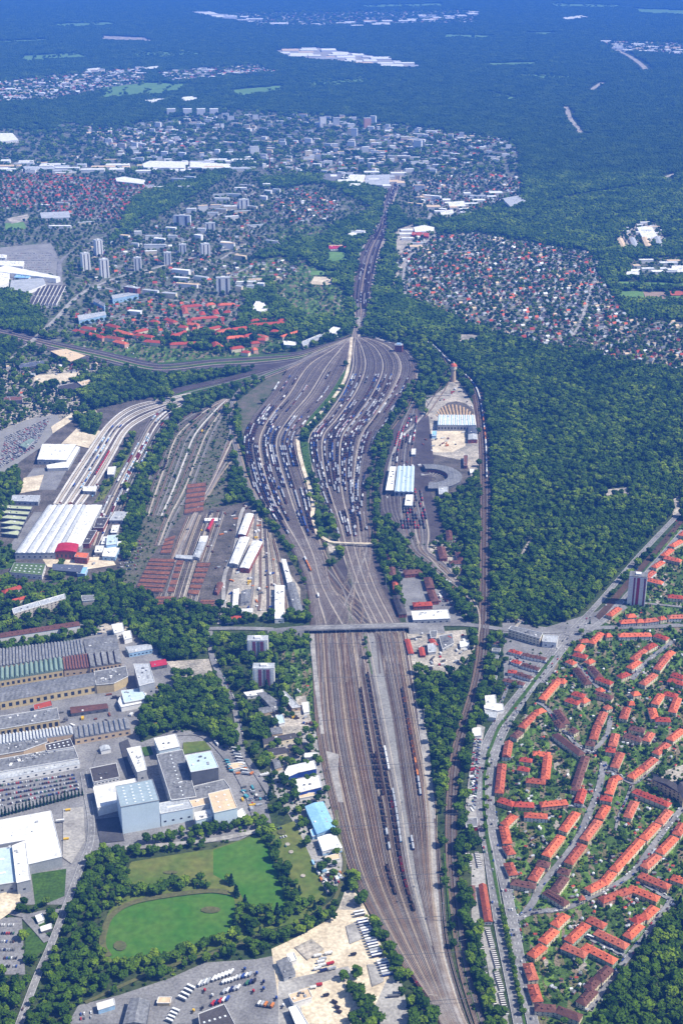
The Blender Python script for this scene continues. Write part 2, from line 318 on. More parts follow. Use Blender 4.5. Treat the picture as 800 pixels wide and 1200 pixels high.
zone('depot_ground', 'dark', [(478, 536), (505, 532), (545, 540), (552, 556), (545, 574), (520, 586), (490, 584), (476, 575)], NONE)
# ------------------------------------------------------------------ roads
def road(pts, w, name='road', m='asphalt', z=None, centre=False, k=6, lanes=None, clr=0):
    ZN[0] += 1; z = .9 + ZN[0] * .004 if z is None else z
    line = [at(x, y) for x, y in smooth(pts, k)]
    b = MB(); ribbon(b, line, w, z)
    if centre or lanes:
        offs = lanes or [0]
        P = np.array([(p[0], p[1]) for p in line]); d = np.r_[0, np.cumsum(np.linalg.norm(np.diff(P, axis=0), axis=1))]
        for off in offs:
            s = 2.0
            while s < d[-1] - 6:
                ss = np.array([s, s + 2, s + 4]); q = np.stack([np.interp(ss, d, P[:, 0]), np.interp(ss, d, P[:, 1])], 1)
                ribbon(b, q, .3, z + .01, 1, off); s += 12
        for off in (w / 2 - .4, -w / 2 + .4): ribbon(b, line, .22, z + .01, 1, off)
    carve_line(line, max(w + 3, clr))
    return link(name, b.mesh(name, [G[m], G['white']]), kind='structure')
for q in [[(100, 385), (160, 372), (250, 372), (330, 362)], [(120, 360), (200, 352), (280, 368)], [(110, 335), (170, 345), (250, 330), (300, 310)], [(170, 320), (230, 318), (290, 285)], [(140, 300), (210, 285), (290, 262), (330, 250)], [(190, 270), (250, 255), (300, 225)], [(30, 210), (90, 228), (180, 222)], [(0, 232), (80, 244), (150, 250)], [(300, 170), (380, 175), (440, 168), (600, 180)], [(330, 190), (420, 186), (470, 190)], [(180, 165), (260, 160), (330, 150), (420, 155)], [(100, 165), (180, 180), (290, 178)], [(480, 225), (540, 222), (610, 220)], [(270, 390), (300, 372), (330, 385)]]: road(q, 9, 'street', 'concrete')
RIGHT_AVE = [(800, 606), (752, 660), (704, 712), (682, 735), (662, 757), (640, 785), (622, 806), (598, 842), (585, 868), (577, 892), (573, 930), (577, 970), (583, 1000), (592, 1040), (602, 1090), (611, 1140), (624, 1200), (632, 1235)]
LEFT_AVE = [(660, 745), (629, 788), (608, 814), (582, 848), (567, 880), (561, 915), (562, 950), (567, 980), (572, 1000), (578, 1040), (586, 1090), (596, 1140), (608, 1200), (614, 1235)]
zone('tram_median', 'ballastb', [(697, 722), (797, 608), (800, 612), (703, 727)], z=.95)
road([(800, 622), (757, 672), (718, 716), (690, 740)], 10, 'avenue', lanes=[0], clr=18)
road([(800, 597), (748, 652), (700, 708), (664, 745)], 10, 'avenue', lanes=[0], clr=20)
road(RIGHT_AVE[4:], 13, 'avenue', lanes=[-2, 2], clr=23)
road(LEFT_AVE, 13, 'avenue', lanes=[-2, 2], clr=22)
zone('median_verge', 'verge', [(650, 768), (610, 822), (586, 852), (573, 884), (568, 915), (568, 950), (574, 990), (580, 1020), (588, 1065), (594, 1090), (603, 1140), (617, 1205), (614, 1205), (600, 1140), (590, 1090), (583, 1055), (576, 1020), (569, 985), (565, 950), (565, 912), (570, 882), (583, 850), (606, 820), (646, 768)], NONE, z=1.6)
STREETS = [
 ([(800, 733), (760, 735), (710, 736), (680, 738), (640, 741), (590, 738), (552, 733), (520, 732), (476, 733)], 12),
 ([(629, 823), (640, 830), (650, 844), (665, 862), (680, 877), (701, 884)], 7), ([(680, 877), (692, 882), (710, 862), (715, 840)], 7),
 ([(707, 893), (701, 925), (689, 955), (678, 980), (665, 1000), (652, 1016), (640, 1030), (632, 1040), (624, 1058), (610, 1077)], 9),
 ([(707, 897), (722, 908), (742, 918), (757, 906), (772, 892)], 7), ([(788, 752), (772, 764), (755, 778), (740, 797)], 8),
 ([(740, 920), (732, 940), (725, 955), (720, 975)], 3.5), ([(606, 1078), (624, 1070), (662, 1065), (695, 1050), (723, 1036), (742, 1022), (756, 1003), (776, 976), (800, 946)], 8),
 ([(742, 1030), (760, 1040), (780, 1052), (786, 1054)], 7), ([(786, 1054), (780, 1064), (770, 1077), (758, 1094), (745, 1110), (734, 1124), (723, 1138), (706, 1160), (690, 1185)], 7),
 ([(674, 1085), (690, 1100), (706, 1108), (734, 1122)], 6), ([(674, 776), (682, 786), (692, 797), (700, 806), (715, 812)], 6), ([(588, 944), (620, 946), (660, 945), (686, 946)], 5),
 ([(640, 800), (610, 775), (600, 770), (596, 800), (584, 830)], 5),
 ([(720, 706), (760, 708), (800, 712)], 6),
]
for p, w in STREETS: road(p, w, 'street')
road([(18, 1215), (42, 1150), (60, 1108), (78, 1062), (97, 1012), (106, 988), (107, 960), (102, 930), (98, 905)], 9, 'road', centre=True)
road([(56, 1104), (44, 1090), (30, 1075)], 9); road([(72, 1068), (50, 1070), (30, 1074), (0, 1066)], 7)
road([(233, 1080), (250, 1072)], 1) if 0 else None
road([(257, 732), (262, 712), (263, 676), (275, 645), (282, 605), (290, 590)], 7, m='concrete')
road([(232, 738), (255, 737), (290, 737), (320, 738)], 11); road([(246, 740), (249, 772), (262, 800), (274, 826), (279, 850), (284, 880), (300, 905), (316, 930)], 9)
road([(0, 748), (60, 742), (90, 735), (120, 725), (150, 720)], 6); road([(0, 722), (30, 716), (70, 712), (100, 702)], 5)
road([(196, 862), (235, 862), (262, 885), (285, 920), (300, 960)], 8); road([(122, 870), (110, 905), (106, 940)], 7)
road([(120, 996), (180, 992), (250, 985), (300, 975)], 8, m='concrete')
# far roads
road([(10, 425), (60, 380), (95, 345), (140, 325), (180, 315), (235, 300), (300, 285)], 14, 'road', 'concrete'); road([(75, 345), (70, 310), (95, 290), (130, 275), (190, 245), (250, 215), (290, 195)], 12, 'road', 'asphalt')
road([(0, 300), (40, 292), (68, 305), (72, 330), (80, 350)], 9); road([(480, 300), (466, 320), (462, 338), (472, 345)], 10, 'road', 'pale'); road([(500, 290), (478, 302), (472, 330), (476, 350)], 9, 'road', 'concrete')
road([(505, 250), (500, 265), (510, 275), (480, 295)], 12, 'road', 'concrete'); road([(699, 302), (698, 325), (690, 345), (680, 378), (668, 398)], 9, 'road', 'concrete')
road([(663, 125), (668, 140), (678, 152), (682, 160)], 26, 'road', 'pale', clr=70); road([(690, 108), (697, 102), (705, 97)], 28, 'road', 'pale', clr=80); road([(720, 58), (740, 68), (755, 80), (752, 84)], 36, 'road', 'pale', clr=110)
road([(800, 214), (785, 212), (780, 208), (790, 204)], 18, 'road', 'pale', clr=50)
road([(530, 405), (548, 400), (572, 392)], 18, 'road', 'pale'); road([(640, 238), (700, 226), (752, 218)], 30, 'path', 'field', clr=46)
road([(608, 658), (614, 645), (622, 633), (630, 627)], 5, 'path', 'pale', clr=12); road([(598, 742), (612, 726)], 5, 'path', 'pale')
# yard service paths (pale)
road([(420, 372), (421, 380), (430, 390), (445, 398), (458, 402)], 9, 'path', 'concrete')
road([(412, 396), (409, 425), (404, 445), (392, 465), (372, 488), (352, 510), (349, 520), (354, 545), (362, 570), (367, 590), (366, 606), (369, 622), (382, 633), (400, 637), (440, 638)], 8, 'path', 'sand', z=1.7)
road([(476, 462), (494, 465), (528, 463)], 5, 'path', 'concrete'); road([(488, 462), (502, 472), (500, 480), (484, 500), (468, 515), (458, 540), (452, 570)], 6, 'path', 'concrete')
road([(394, 950), (398, 985), (404, 1010), (398, 1040), (384, 1062), (330, 1090), (250, 1118), (180, 1140), (100, 1176)], 5, 'railway_bed', 'dirt')
# clearings in the far forest
for poly, m, code in [
 ([(385, 295), (407, 295), (405, 310), (378, 312)], 'field', GRASS), ([(366, 317), (397, 318), (393, 323), (362, 322)], 'field', GRASS), ([(368, 324), (392, 325), (388, 334), (363, 333)], 'sand', NONE),
 ([(721, 341), (753, 341), (755, 352), (725, 352)], 'field', GRASS), ([(753, 342), (780, 342), (780, 352), (757, 352)], 'brownfield', NONE), ([(781, 341), (800, 341), (800, 346), (783, 346)], 'redcourt', NONE), ([(784, 347), (800, 347), (800, 353), (786, 353)], 'field', GRASS), ([(725, 330), (800, 332), (800, 337), (720, 336)], 'field', GRASS),
 ([(4, 262), (28, 260), (32, 268), (8, 270)], 'field', GRASS), ([(8, 256), (33, 251), (36, 258), (14, 262)], 'pale', NONE),
 ([(560, 74), (628, 73), (630, 77), (575, 78)], 'field', GRASS), ([(567, 106), (608, 115), (600, 118), (570, 109)], 'field', GRASS), ([(480, 128), (505, 120), (503, 123), (482, 131)], 'field', GRASS), ([(120, 103), (170, 97), (230, 98), (200, 111), (120, 116)], 'field', WEED), ([(265, 106), (330, 100), (335, 106), (280, 115)], 'field', WEED), ([(60, 28), (130, 26), (140, 30), (70, 33)], 'field', WEED), ([(20, 66), (90, 62), (110, 68), (30, 73)], 'field', WEED), ([(350, 96), (430, 92), (440, 98), (370, 103)], 'field', PARK), ([(520, 40), (580, 42), (570, 46), (520, 45)], 'field', WEED), ([(600, 86), (680, 90), (660, 95), (610, 92)], 'field', PARK), ([(150, 62), (230, 60), (240, 66), (160, 70)], 'field', PARK), ([(420, 6), (520, 4), (520, 8), (430, 10)], 'field', WEED), ([(640, 4), (730, 6), (720, 10), (650, 9)], 'field', WEED), ([(118, 42), (170, 44), (182, 50), (120, 48)], 'pale', NONE), ([(0, 48), (55, 46), (60, 49), (0, 51)], 'field', GRASS), ([(600, 38), (660, 38), (640, 42)], 'field', GRASS), ([(740, 10), (800, 12), (800, 18), (750, 16)], 'field', GRASS), ([(0, 130), (20, 126), (80, 140), (60, 155), (0, 150)], 'field', FOREST2), ([(540, 250), (620, 240), (640, 262), (560, 268)], 'verge', FOREST2), ([(595, 222), (598, 240), (588, 252)], 'verge', GRASS),
 ([(0, 290), (60, 285), (68, 300), (66, 325), (0, 330)], 'gravel', NONE), ([(40, 325), (72, 330), (68, 360), (30, 364)], 'asphalt', NONE), ([(462, 270), (486, 262), (486, 278), (470, 300), (462, 300)], 'pale', NONE), ([(718, 283), (745, 262), (770, 260), (780, 285), (748, 290), (725, 292)], 'pale', PARK),
 ([(735, 305), (800, 300), (800, 325), (738, 326)], 'urban', PARK), ([(0, 1040), (22, 1036), (26, 1060), (0, 1078)], 'sand', NONE), ([(74, 948), (98, 945), (100, 985), (84, 1012), (74, 1005)], 'concrete', NONE), ([(112, 960), (140, 957), (146, 985), (118, 988)], 'asphaltd', NONE),
 ([(536, 392), (560, 392), (560, 400), (540, 405)], 'pale', NONE)]:
    zone('clearing', m, poly, code)
for (cx, cy, a, b_) in [(247, 1066, 12, 4), (337, 989, 3, 2), (341, 998, 3, 2), (355, 1026, 3, 2), (141, 1108, 8, 6), (330, 975, 5, 3), (200, 1022, 9, 2)]: zone('worn_patch', 'dirt' if a != 3 else 'pale', [(cx + a * math.cos(t * .7), cy + b_ * math.sin(t * .7)) for t in range(9)], GRASS)
zone('works_yard', 'concrete', [(559, 848), (568, 852), (561, 892), (556, 925), (558, 958), (549, 966), (545, 945), (550, 900)], NONE)
for poly, m in [([(706, 574), (735, 571), (738, 580), (712, 583)], 'pale'), ([(784, 588), (796, 580), (796, 600), (788, 604)], 'pale'), ([(500, 1165), (512, 1165), (512, 1168)], 'pale'), ([(345, 1110), (365, 1100), (380, 1112), (360, 1125)], 'pale'), ([(405, 1085), (418, 1080), (424, 1100), (410, 1106)], 'concrete'), ([(430, 1130), (445, 1130), (450, 1150), (436, 1156)], 'concrete'), ([(140, 870), (150, 866), (165, 905), (150, 910)], 'asphaltd'), ([(215, 870), (240, 868), (248, 878), (214, 884)], 'meadow'), ([(165, 876), (176, 874), (180, 884), (170, 886)], 'verge')]: zone('ground_patch', m, poly, NONE)
# running track round the pitch
road([(128, 1122), (121, 1110), (122, 1094), (131, 1074), (155, 1059), (200, 1050), (245, 1045), (268, 1047)], 8, 'running_track', 'dirt')
# ------------------------------------------------------------------ railway
BAL = [mat('track_bed_%s' % n, c, tuple(x * .72 for x in c), .02, fine=.5, fscale=.5) for n, c in
       [('dark', (.072, .052, .043)), ('purple', (.085, .065, .060)), ('brown', (.145, .088, .055)), ('tan', (.30, .235, .165)), ('grey', (.21, .20, .19)), ('mid', (.11, .098, .095)), ('pale', (.46, .40, .32)), ('white', (.66, .63, .58))]]
RAILM = mat('rail_steel', (.40, .37, .34), (.27, .22, .18), .05, rough=.5, spec=.2, fine=.3)
TRACKS = {}
def interp_line(px, k=6): return [at(x, y) for x, y in smooth(px, k)]
TN = [0]; rb = random.Random(3)
YC = [(4, .8, 2.4), (6, .6, 2.4), (4, 1.1, 2.4), (4, .6, 2.4), (5, 1, 2.4), None, (6, .9, 2.4), (3, .7, 2.4)]
BC = [(3, .8, 2.9), (6, .7, 2.9), (3, 1.3, 2.9), None, (4, 1.2, 2.9), (2, 1, 2.9), (6, 1.0, 2.9), None]
def track(px, bed=0, key=None, k=6, w=2.7, z=1.0, clear=4.5, cess=None):
    line = interp_line(px, k)
    TN[0] += 1; z += (TN[0] % 40) * .006
    b = MB(); ribbon(b, line, w, z + .2, 0)
    for o in (-.75, .75): ribbon(b, line, .27, z + .38, 1, o)
    if cess is not None: ribbon(b, line, cess[1], z + .12, 2, cess[2])
    if clear: carve_line(line, clear)
    if key: TRACKS[key] = line
    return link('railway_track', b.mesh('railway_track', [BAL[bed], RAILM, BAL[cess[0] if cess else 0]]), kind='structure')
LSTN = [((407, 398), (411, 397)), ((378, 412), (407, 412)), ((342, 429), (403, 432)), ((318, 463), (386, 462)), ((298, 488), (362, 490)), ((287, 515), (345, 514)), ((290, 545), (347, 538)), ((302, 582), (360, 582)), ((322, 614), (366, 612)), ((348, 652), (377, 650)), ((362, 692), (388, 690)), ((366, 742), (428, 742)), ((371, 850), (449, 850)), ((388, 940), (466, 940)), ((414, 1030), (480, 1030)), ((458, 1110), (504, 1110)), ((502, 1175), (526, 1175)), ((534, 1230), (550, 1230))]
RSTN = [((416, 396), (424, 394)), ((414, 412), (468, 405)), ((413, 432), (487, 428)), ((402, 460), (478, 456)), ((381, 490), (457, 488)), ((363, 512), (444, 508)), ((364, 540), (435, 532)), ((377, 580), (427, 576)), ((390, 610), (429, 614)), ((402, 650), (434, 650)), ((416, 690), (447, 690)), ((441, 742), (474, 742)), ((462, 850), (492, 850)), ((475, 940), (508, 940)), ((490, 1030), (509, 1030)), ((508, 1110), (516, 1110)), ((528, 1175), (534, 1175)), ((552, 1230), (558, 1230))]
def poly_of(S, a=0, b=None, g=2):
    S = S[a:b]; return [(l[0] - g, l[1]) for l, r in S] + [(r[0] + g, r[1]) for l, r in S][::-1]
zone('ballast_field', 'ballast', poly_of(LSTN[:1] + LSTN[1:11]), z=.6); zone('ballast_field', 'ballast', poly_of(RSTN[:11]), z=.61)
zone('ballast_field', 'ballastb', poly_of(LSTN, 10), z=.62); zone('ballast_field', 'ballastb', poly_of(RSTN, 10), z=.63)
zone('ballast_field', 'ballast', [(362, 690), (416, 640), (436, 640), (474, 742), (366, 742)], z=.64)
def grp(S, n, tag_, beds, lo=0.0, hi=1.0, cs=[None]):
    for i in range(n):
        u = lo + (hi - lo) * i / (n - 1)
        px = [(l[0] + (r[0] - l[0]) * u, l[1] + (r[1] - l[1]) * u) for l, r in S]
        track(px, beds[i % len(beds)] if isinstance(beds, list) else beds(i), (tag_, i), cess=rb.choice(cs))
def split(S, a, b): return S[a:b]
# upper sidings (neck to the lower throat), then the through tracks below; each group keeps its own count
grp(LSTN[:12], 24, 'YL', lambda i: 6 if i in (7, 15) else rb.choice([0, 1, 0, 5, 0, 1]), cs=YC)
grp(RSTN[:12], 26, 'YR', lambda i: 6 if i in (5, 12, 19, 0) else rb.choice([0, 1, 0, 5, 0, 1]), cs=YC)
grp(LSTN[11:], 21, 'BL', lambda i: [2, 0, 2, 5, 3, 2, 0, 1, 2, 3, 0, 2, 2, 5, 0, 3, 0, 0, 2, 5, 4][i], .0, 1, cs=BC)
grp(RSTN[11:], 10, 'BR', lambda i: [0, 0, 5, 0, 2, 0, 2, 3, 5, 6][i], cs=BC)
# crossing tracks of the lower throat
for i, (a, b_) in enumerate([(374, 436), (377, 446), (380, 424), (384, 455), (388, 416), (372, 428), (392, 462), (396, 440)]):
    track([(350 + i * 4, 632), (362 + i * 4, 660), (a + 14, 692), ((a + 2 * b_) / 3 + 2, 722), (b_, 748), (b_ + 5, 790)], [0, 3, 0, 2, 4, 0, 3, 0][i], ('XT', i), cess=rb.choice(BC))
for i, (a, b_) in enumerate([(432, 386), (428, 396), (424, 404), (420, 376), (414, 412), (436, 420)]):
    track([(a - 6, 600), (a - 2, 640), ((a * 2 + b_) / 3, 680), ((a + 2 * b_) / 3, 715), (b_, 752), (b_ + 2, 800)], [4, 0, 3, 0, 0, 2][i], ('XS', i), cess=rb.choice(BC))
zone('yard_island', 'pale', [(383, 636), (392, 640), (394, 650), (386, 648)], z=1.361)
# service strips between the through tracks
zone('service_strip', 'gravel', [(430, 742), (440, 742), (452, 800), (461, 850), (474, 940), (488, 1030), (506, 1108), (503, 1110), (481, 1030), (467, 940), (450, 850), (440, 800)], z=1.25)
zone('service_strip', 'concrete', [(488, 830), (494, 830), (502, 870), (509, 940), (512, 1000), (517, 1060), (520, 1115), (536, 1170), (548, 1205), (534, 1205), (524, 1170), (511, 1115), (506, 1060), (501, 1000), (497, 940), (494, 880)], z=1.3)
zone('service_strip', 'concrete', [(382, 880), (397, 884), (396, 905), (402, 940), (396, 940), (390, 915)], z=1.32)
zone('service_strip', 'concrete', [(362, 742), (368, 742), (372, 790), (380, 860), (376, 860), (368, 800)], z=1.33)
zone('yard_island', 'weedy', [(405, 702), (416, 728), (418, 742), (410, 742)], GRASS, z=1.34); zone('yard_island', 'weedy', [(385, 628), (392, 632), (396, 655), (385, 660), (382, 645)], GRASS, z=1.35); zone('yard_island', 'weedy', [(404, 645), (412, 640), (418, 660), (414, 690), (408, 680)], GRASS, z=1.36)
zone('yard_island', 'verge', [(403, 435), (411, 430), (402, 455), (384, 478), (366, 500), (350, 512), (362, 490), (386, 462)], GRASS, z=1.37); zone('yard_island', 'verge', [(366, 540), (364, 520), (352, 515), (356, 545), (362, 570)], WEED, z=1.371); zone('yard_island', 'verge', [(424, 742), (428, 742), (437, 790), (434, 790)], PARK, z=1.372)
zone('yard_island', 'verge', [(372, 590), (380, 610), (384, 628), (374, 624), (369, 606)], WEED, z=1.38)
# main line on the right
MAIN = [(418, 372), (432, 358), (446, 371), (470, 386), (506, 405), (522, 420), (539, 436), (558, 460), (566, 510), (568, 560), (568, 640), (566, 742), (558, 800), (536, 875), (529, 930), (528, 1000), (535, 1080), (544, 1140), (562, 1200), (574, 1235)]
zone('ballast_field', 'ballastb', [(x - 6 if y > 440 else x - 2.5, y) for x, y in MAIN[4:]] + [(x + 7 if y > 440 else x + 2.5, y) for x, y in MAIN[4:]][::-1], z=.66)
for i, o in enumerate((-5, -2, 2, 5)):
    track([(x + o * (.35 + .65 * min(1, max(0, (y - 400) / 120))), y) for x, y in MAIN[1:]], [2, 0, 5, 0][i], ('M', i))
zone('main_line_verge', 'verge', [(519, 1000), (523, 1000), (534, 1080), (546, 1140), (566, 1205), (558, 1205), (540, 1140), (526, 1080)], WEED, z=1.2)
track([(513, 985), (518, 1040), (525, 1110), (545, 1180), (566, 1235)], 0, ('M', 9)); track([(509, 960), (514, 1040), (521, 1110), (540, 1180), (560, 1235)], 0)
track([(497, 852), (502, 838), (515, 815), (535, 795), (553, 765), (562, 730), (552, 700), (520, 672), (500, 650), (488, 630), (484, 600)], 6, ('X', 0))
# north approach: line widening into the arrival yard, then to the horizon
NORTH = [(416, 397), (421, 380), (424, 365), (424, 345), (433, 300), (446, 270), (450, 255), (456, 235), (462, 215), (467, 200)]
NW = [4, 5, 9, 13, 13, 9, 4, 6, 7, 4]
zone('ballast_field', 'ballast', [(x - w, y) for (x, y), w in zip(NORTH, NW)] + [(x + w, y) for (x, y), w in zip(NORTH, NW)][::-1], z=.67)
for i in range(12):
    u = -1 + 2 * i / 11
    track([(x + w * u * .92, y) for (x, y), w in zip(NORTH, NW)], [6, 0, 1, 4, 0, 3, 0, 4, 1, 0, 6, 6][i], ('N', i), w=4)
# lines leaving to the left
for i, o in enumerate((0, 3, 6, 9)):
    track([(414, 395), (385, 404 + o * .5), (350, 415 + o * .7), (300, 419 + o), (250, 422 + o), (185, 428 + o), (120, 414 + o), (60, 401 + o * .9), (-20, 382 + o * .9)], [4, 3, 6, 4][i], ('W', i), w=4)
for i, o in enumerate((0, 3, 6)):
    track([(372, 411 + o * .5), (345, 424 + o * .4), (312, 434 + o * .6), (262, 447 + o), (222, 457 + o), (196, 466 + o)], [0, 4, 1][i], w=4)
for i in range(3):
    track([(405, 400), (372, 414 + i), (340, 428 + i * 2), (308, 440 + i * 2.5), (285, 452 + i * 3), (270 + i * 2.4, 474), (269 + i * 2.6, 500), (279 + i * 2.6, 540), (290 + i * 2.6, 572), (310 + i * 2.6, 597), (335 + i * 2.6, 622), (352 + i * 2.5, 655), (366 + i * 2.5, 690), (372 + i * 3, 742)], [4, 4, 3][i], ('C', i), w=4.2)
for q in ([(390, 404), (350, 417.5), (300, 421), (250, 424.5), (190, 430), (190, 432.5), (250, 427), (302, 423.5), (352, 420)], [(180, 431), (120, 416.5), (60, 403.5), (60, 406), (118, 420), (180, 434)], [(345, 426), (312, 437), (262, 449), (205, 461), (206, 464), (264, 452), (313, 440)], [(340, 414), (250, 419), (186, 425), (186, 427), (250, 421), (340, 416)]): zone('line_verge', 'verge', q, GRASS, z=1.05)
# loop lines by the wood in the middle
for i, o in enumerate((0, 3)):
    track([(312 + o, 355), (322 + o, 335), (345 + o, 312), (372 + o, 298), (400 + o, 278), (442 + o, 252)], 0, w=4)
    track([(412, 392), (390 + o, 398), (340 + o, 388), (315 + o, 370), (312 + o, 352)], 0, w=4)
# old sidings, lower left
for i in range(10):
    x = i * 8.2
    track([(268 - i * .6, 468), (262 - i * 4, 484), (248 - i * 6.5, 510), (236 - i * 6.6, 540), (222 - i * 6.4, 575), (205 - i * 5.2, 605), (190 - i * 4, 640), (176 - i * 2.8, 665)][:6 + (i < 3)], [4, 6, 2, 7, 4, 2, 6, 0, 4, 3][i], ('O', i), clear=3, w=3.6, cess=(4, 1.4, 3.4))
for i in range(6):
    track([(272, 500 + i * 8), (262 - i, 530 + i * 6), (250 - i, 560 + i * 4), (236 - i * 2, 590 + i * 3), (222 - i * 2, 625 + i * 2), (206 - i * 1.2, 660)], [4, 2, 6, 0, 4, 3][i], ('O2', i), clear=3, w=4)
for i in range(7):
    track([(262 - i * 7, 600 + i), (252 - i * 7, 630), (240 - i * 7, 665), (228 - i * 7.4, 708)], [4, 2, 6, 0, 3, 4, 2][i], clear=3, w=3.4, cess=(6, 1.2, 3.2))
for i in range(5):
    track([(300 + i * 5, 600 + i * 8), (298 + i * 7, 640 + i * 4), (296 + i * 9, 690), (292 + i * 11, 716)], [4, 2, 0, 3, 2][i], clear=3, w=3.4, cess=(6, 1.2, 3.2))
# container terminal, pale bed
def pair(Lp, Rp, n, tag_, beds, **kw):
    for i in range(n):
        u = i / (n - 1); track([(l[0] + (r[0] - l[0]) * u, l[1] + (r[1] - l[1]) * u) for l, r in zip(Lp, Rp)], beds[i % len(beds)], (tag_, i), **kw)
pair([(225, 461), (190, 468), (152, 478), (126, 498), (104, 529), (82, 562), (64, 591)], [(225, 468), (196, 479), (168, 492), (149, 506), (134, 532), (114, 566), (94, 594)], 11, 'K', [7, 6, 7, 4, 7, 6, 7, 0, 7, 6, 7], w=4.6)
pair([(215, 470), (190, 480), (174, 495), (158, 524), (138, 560), (118, 600), (104, 640)], [(216, 478), (202, 492), (190, 508), (176, 536), (160, 568), (142, 610), (128, 640)], 9, 'K2', [5, 4, 6, 0, 7, 5, 4, 2, 4], w=3.6)
zone('terminal_verge', 'meadow', [(152, 512), (160, 506), (154, 528), (134, 566), (122, 585), (110, 590), (132, 552)], PARK, z=.9); zone('terminal_verge', 'sand', [(92, 500), (118, 505), (104, 525), (82, 520), (72, 520)], NONE, z=.901); zone('terminal_verge', 'verge', [(88, 490), (106, 486), (120, 494), (112, 510), (96, 506)], FOREST, z=.902)
zone('terminal_path', 'sand', [(60, 500), (82, 486), (112, 480), (115, 484), (86, 492), (62, 508)], NONE, z=.903)
# depot on the right
zone('depot_ground', 'ballast', [(462, 500), (484, 476), (502, 488), (508, 540), (504, 575), (520, 622), (500, 642), (478, 626), (446, 604), (444, 570), (454, 535)], NONE, z=.904)
for i in range(9):
    track([(468 + i * 3, 575), (470 + i * 3.4, 600), (473 + i * 3.6, 625), (482 + i * 2.4, 645), (500 + i * 1.2, 660 - i), (520 + i * .6, 676 - i * 1.4), (545, 697), (556, 712)], [4, 2, 4, 0, 3, 2, 4, 5, 6][i], ('D', i), clear=3, cess=(4, .9, 2.4))
for i in range(6):
    track([(484 + i * .8, 470 + i), (470 + i * 3.4, 500), (462 + i * 4, 530), (460 + i * 4.4, 560), (462 + i * 4, 580)], [4, 2, 0, 4, 0, 2][i], ('D2', i), clear=3, cess=(4, .8, 2.6))
for i in range(5):
    track([(447 + i * 4.6, 568), (448 + i * 4.6, 590), (452 + i * 4.2, 604), (466 + i * 2, 622), (480, 640)], 5, clear=3)
track([(519, 418), (527, 440), (522, 455), (512, 470), (498, 490)], 2, ('D3', 0)); track([(510, 412), (522, 432), (518, 450), (506, 468), (492, 490)], 0)
for i, o in enumerate((0, 3)):
    track([(440 + o, 640), (434 + o, 600), (436 + o, 560), (446 + o, 520), (466 + o, 490), (478 + o, 470), (484 + o, 440), (478 + o, 425)], [0, 2][i], ('E', i), w=3.6)
# stub tracks of the roundhouse
cx, cy, _ = at(503, 562)
for k in range(14):
    a = math.radians(-86 + k * 13.2); b = MB(); q = [(cx + 14 * math.cos(a), cy + 14 * math.sin(a)), (cx + 38 * math.cos(a), cy + 38 * math.sin(a))]; ribbon(b, q, 2.6, 1.55)
    for o in (-.75, .75): ribbon(b, q, .27, 1.7, 1, o)
    link('railway_track', b.mesh('railway_track', [BAL[4], RAILM]), kind='structure')
# fan behind the striped shed
zone('fan_ground', 'dark', [(514, 488), (516, 478), (524, 472), (534, 470), (546, 473), (554, 480), (556, 488)], NONE, z=.92)
for i in range(13):
    a = math.radians(22 + i * 11.4); cx, cy, _ = at(534, 494)
    X, Y = cx + 46 * math.cos(a), cy + 8 + 108 * math.sin(a); b = MB()
    ribbon(b, [(cx + 34 * math.cos(a), cy + 4 + 10 * math.sin(a)), (X, Y)], 3.4, 1.2); ribbon(b, [(cx + 34 * math.cos(a), cy + 4 + 10 * math.sin(a)), (X, Y)], .2, 1.4, 1, .7); ribbon(b, [(cx + 34 * math.cos(a), cy + 4 + 10 * math.sin(a)), (X, Y)], .2, 1.4, 1, -.7)
    link('railway_track', b.mesh('railway_track', [mat('fan_sand', (.60, .40, .20), (.5, .34, .18), .05), RAILM]), kind='structure')
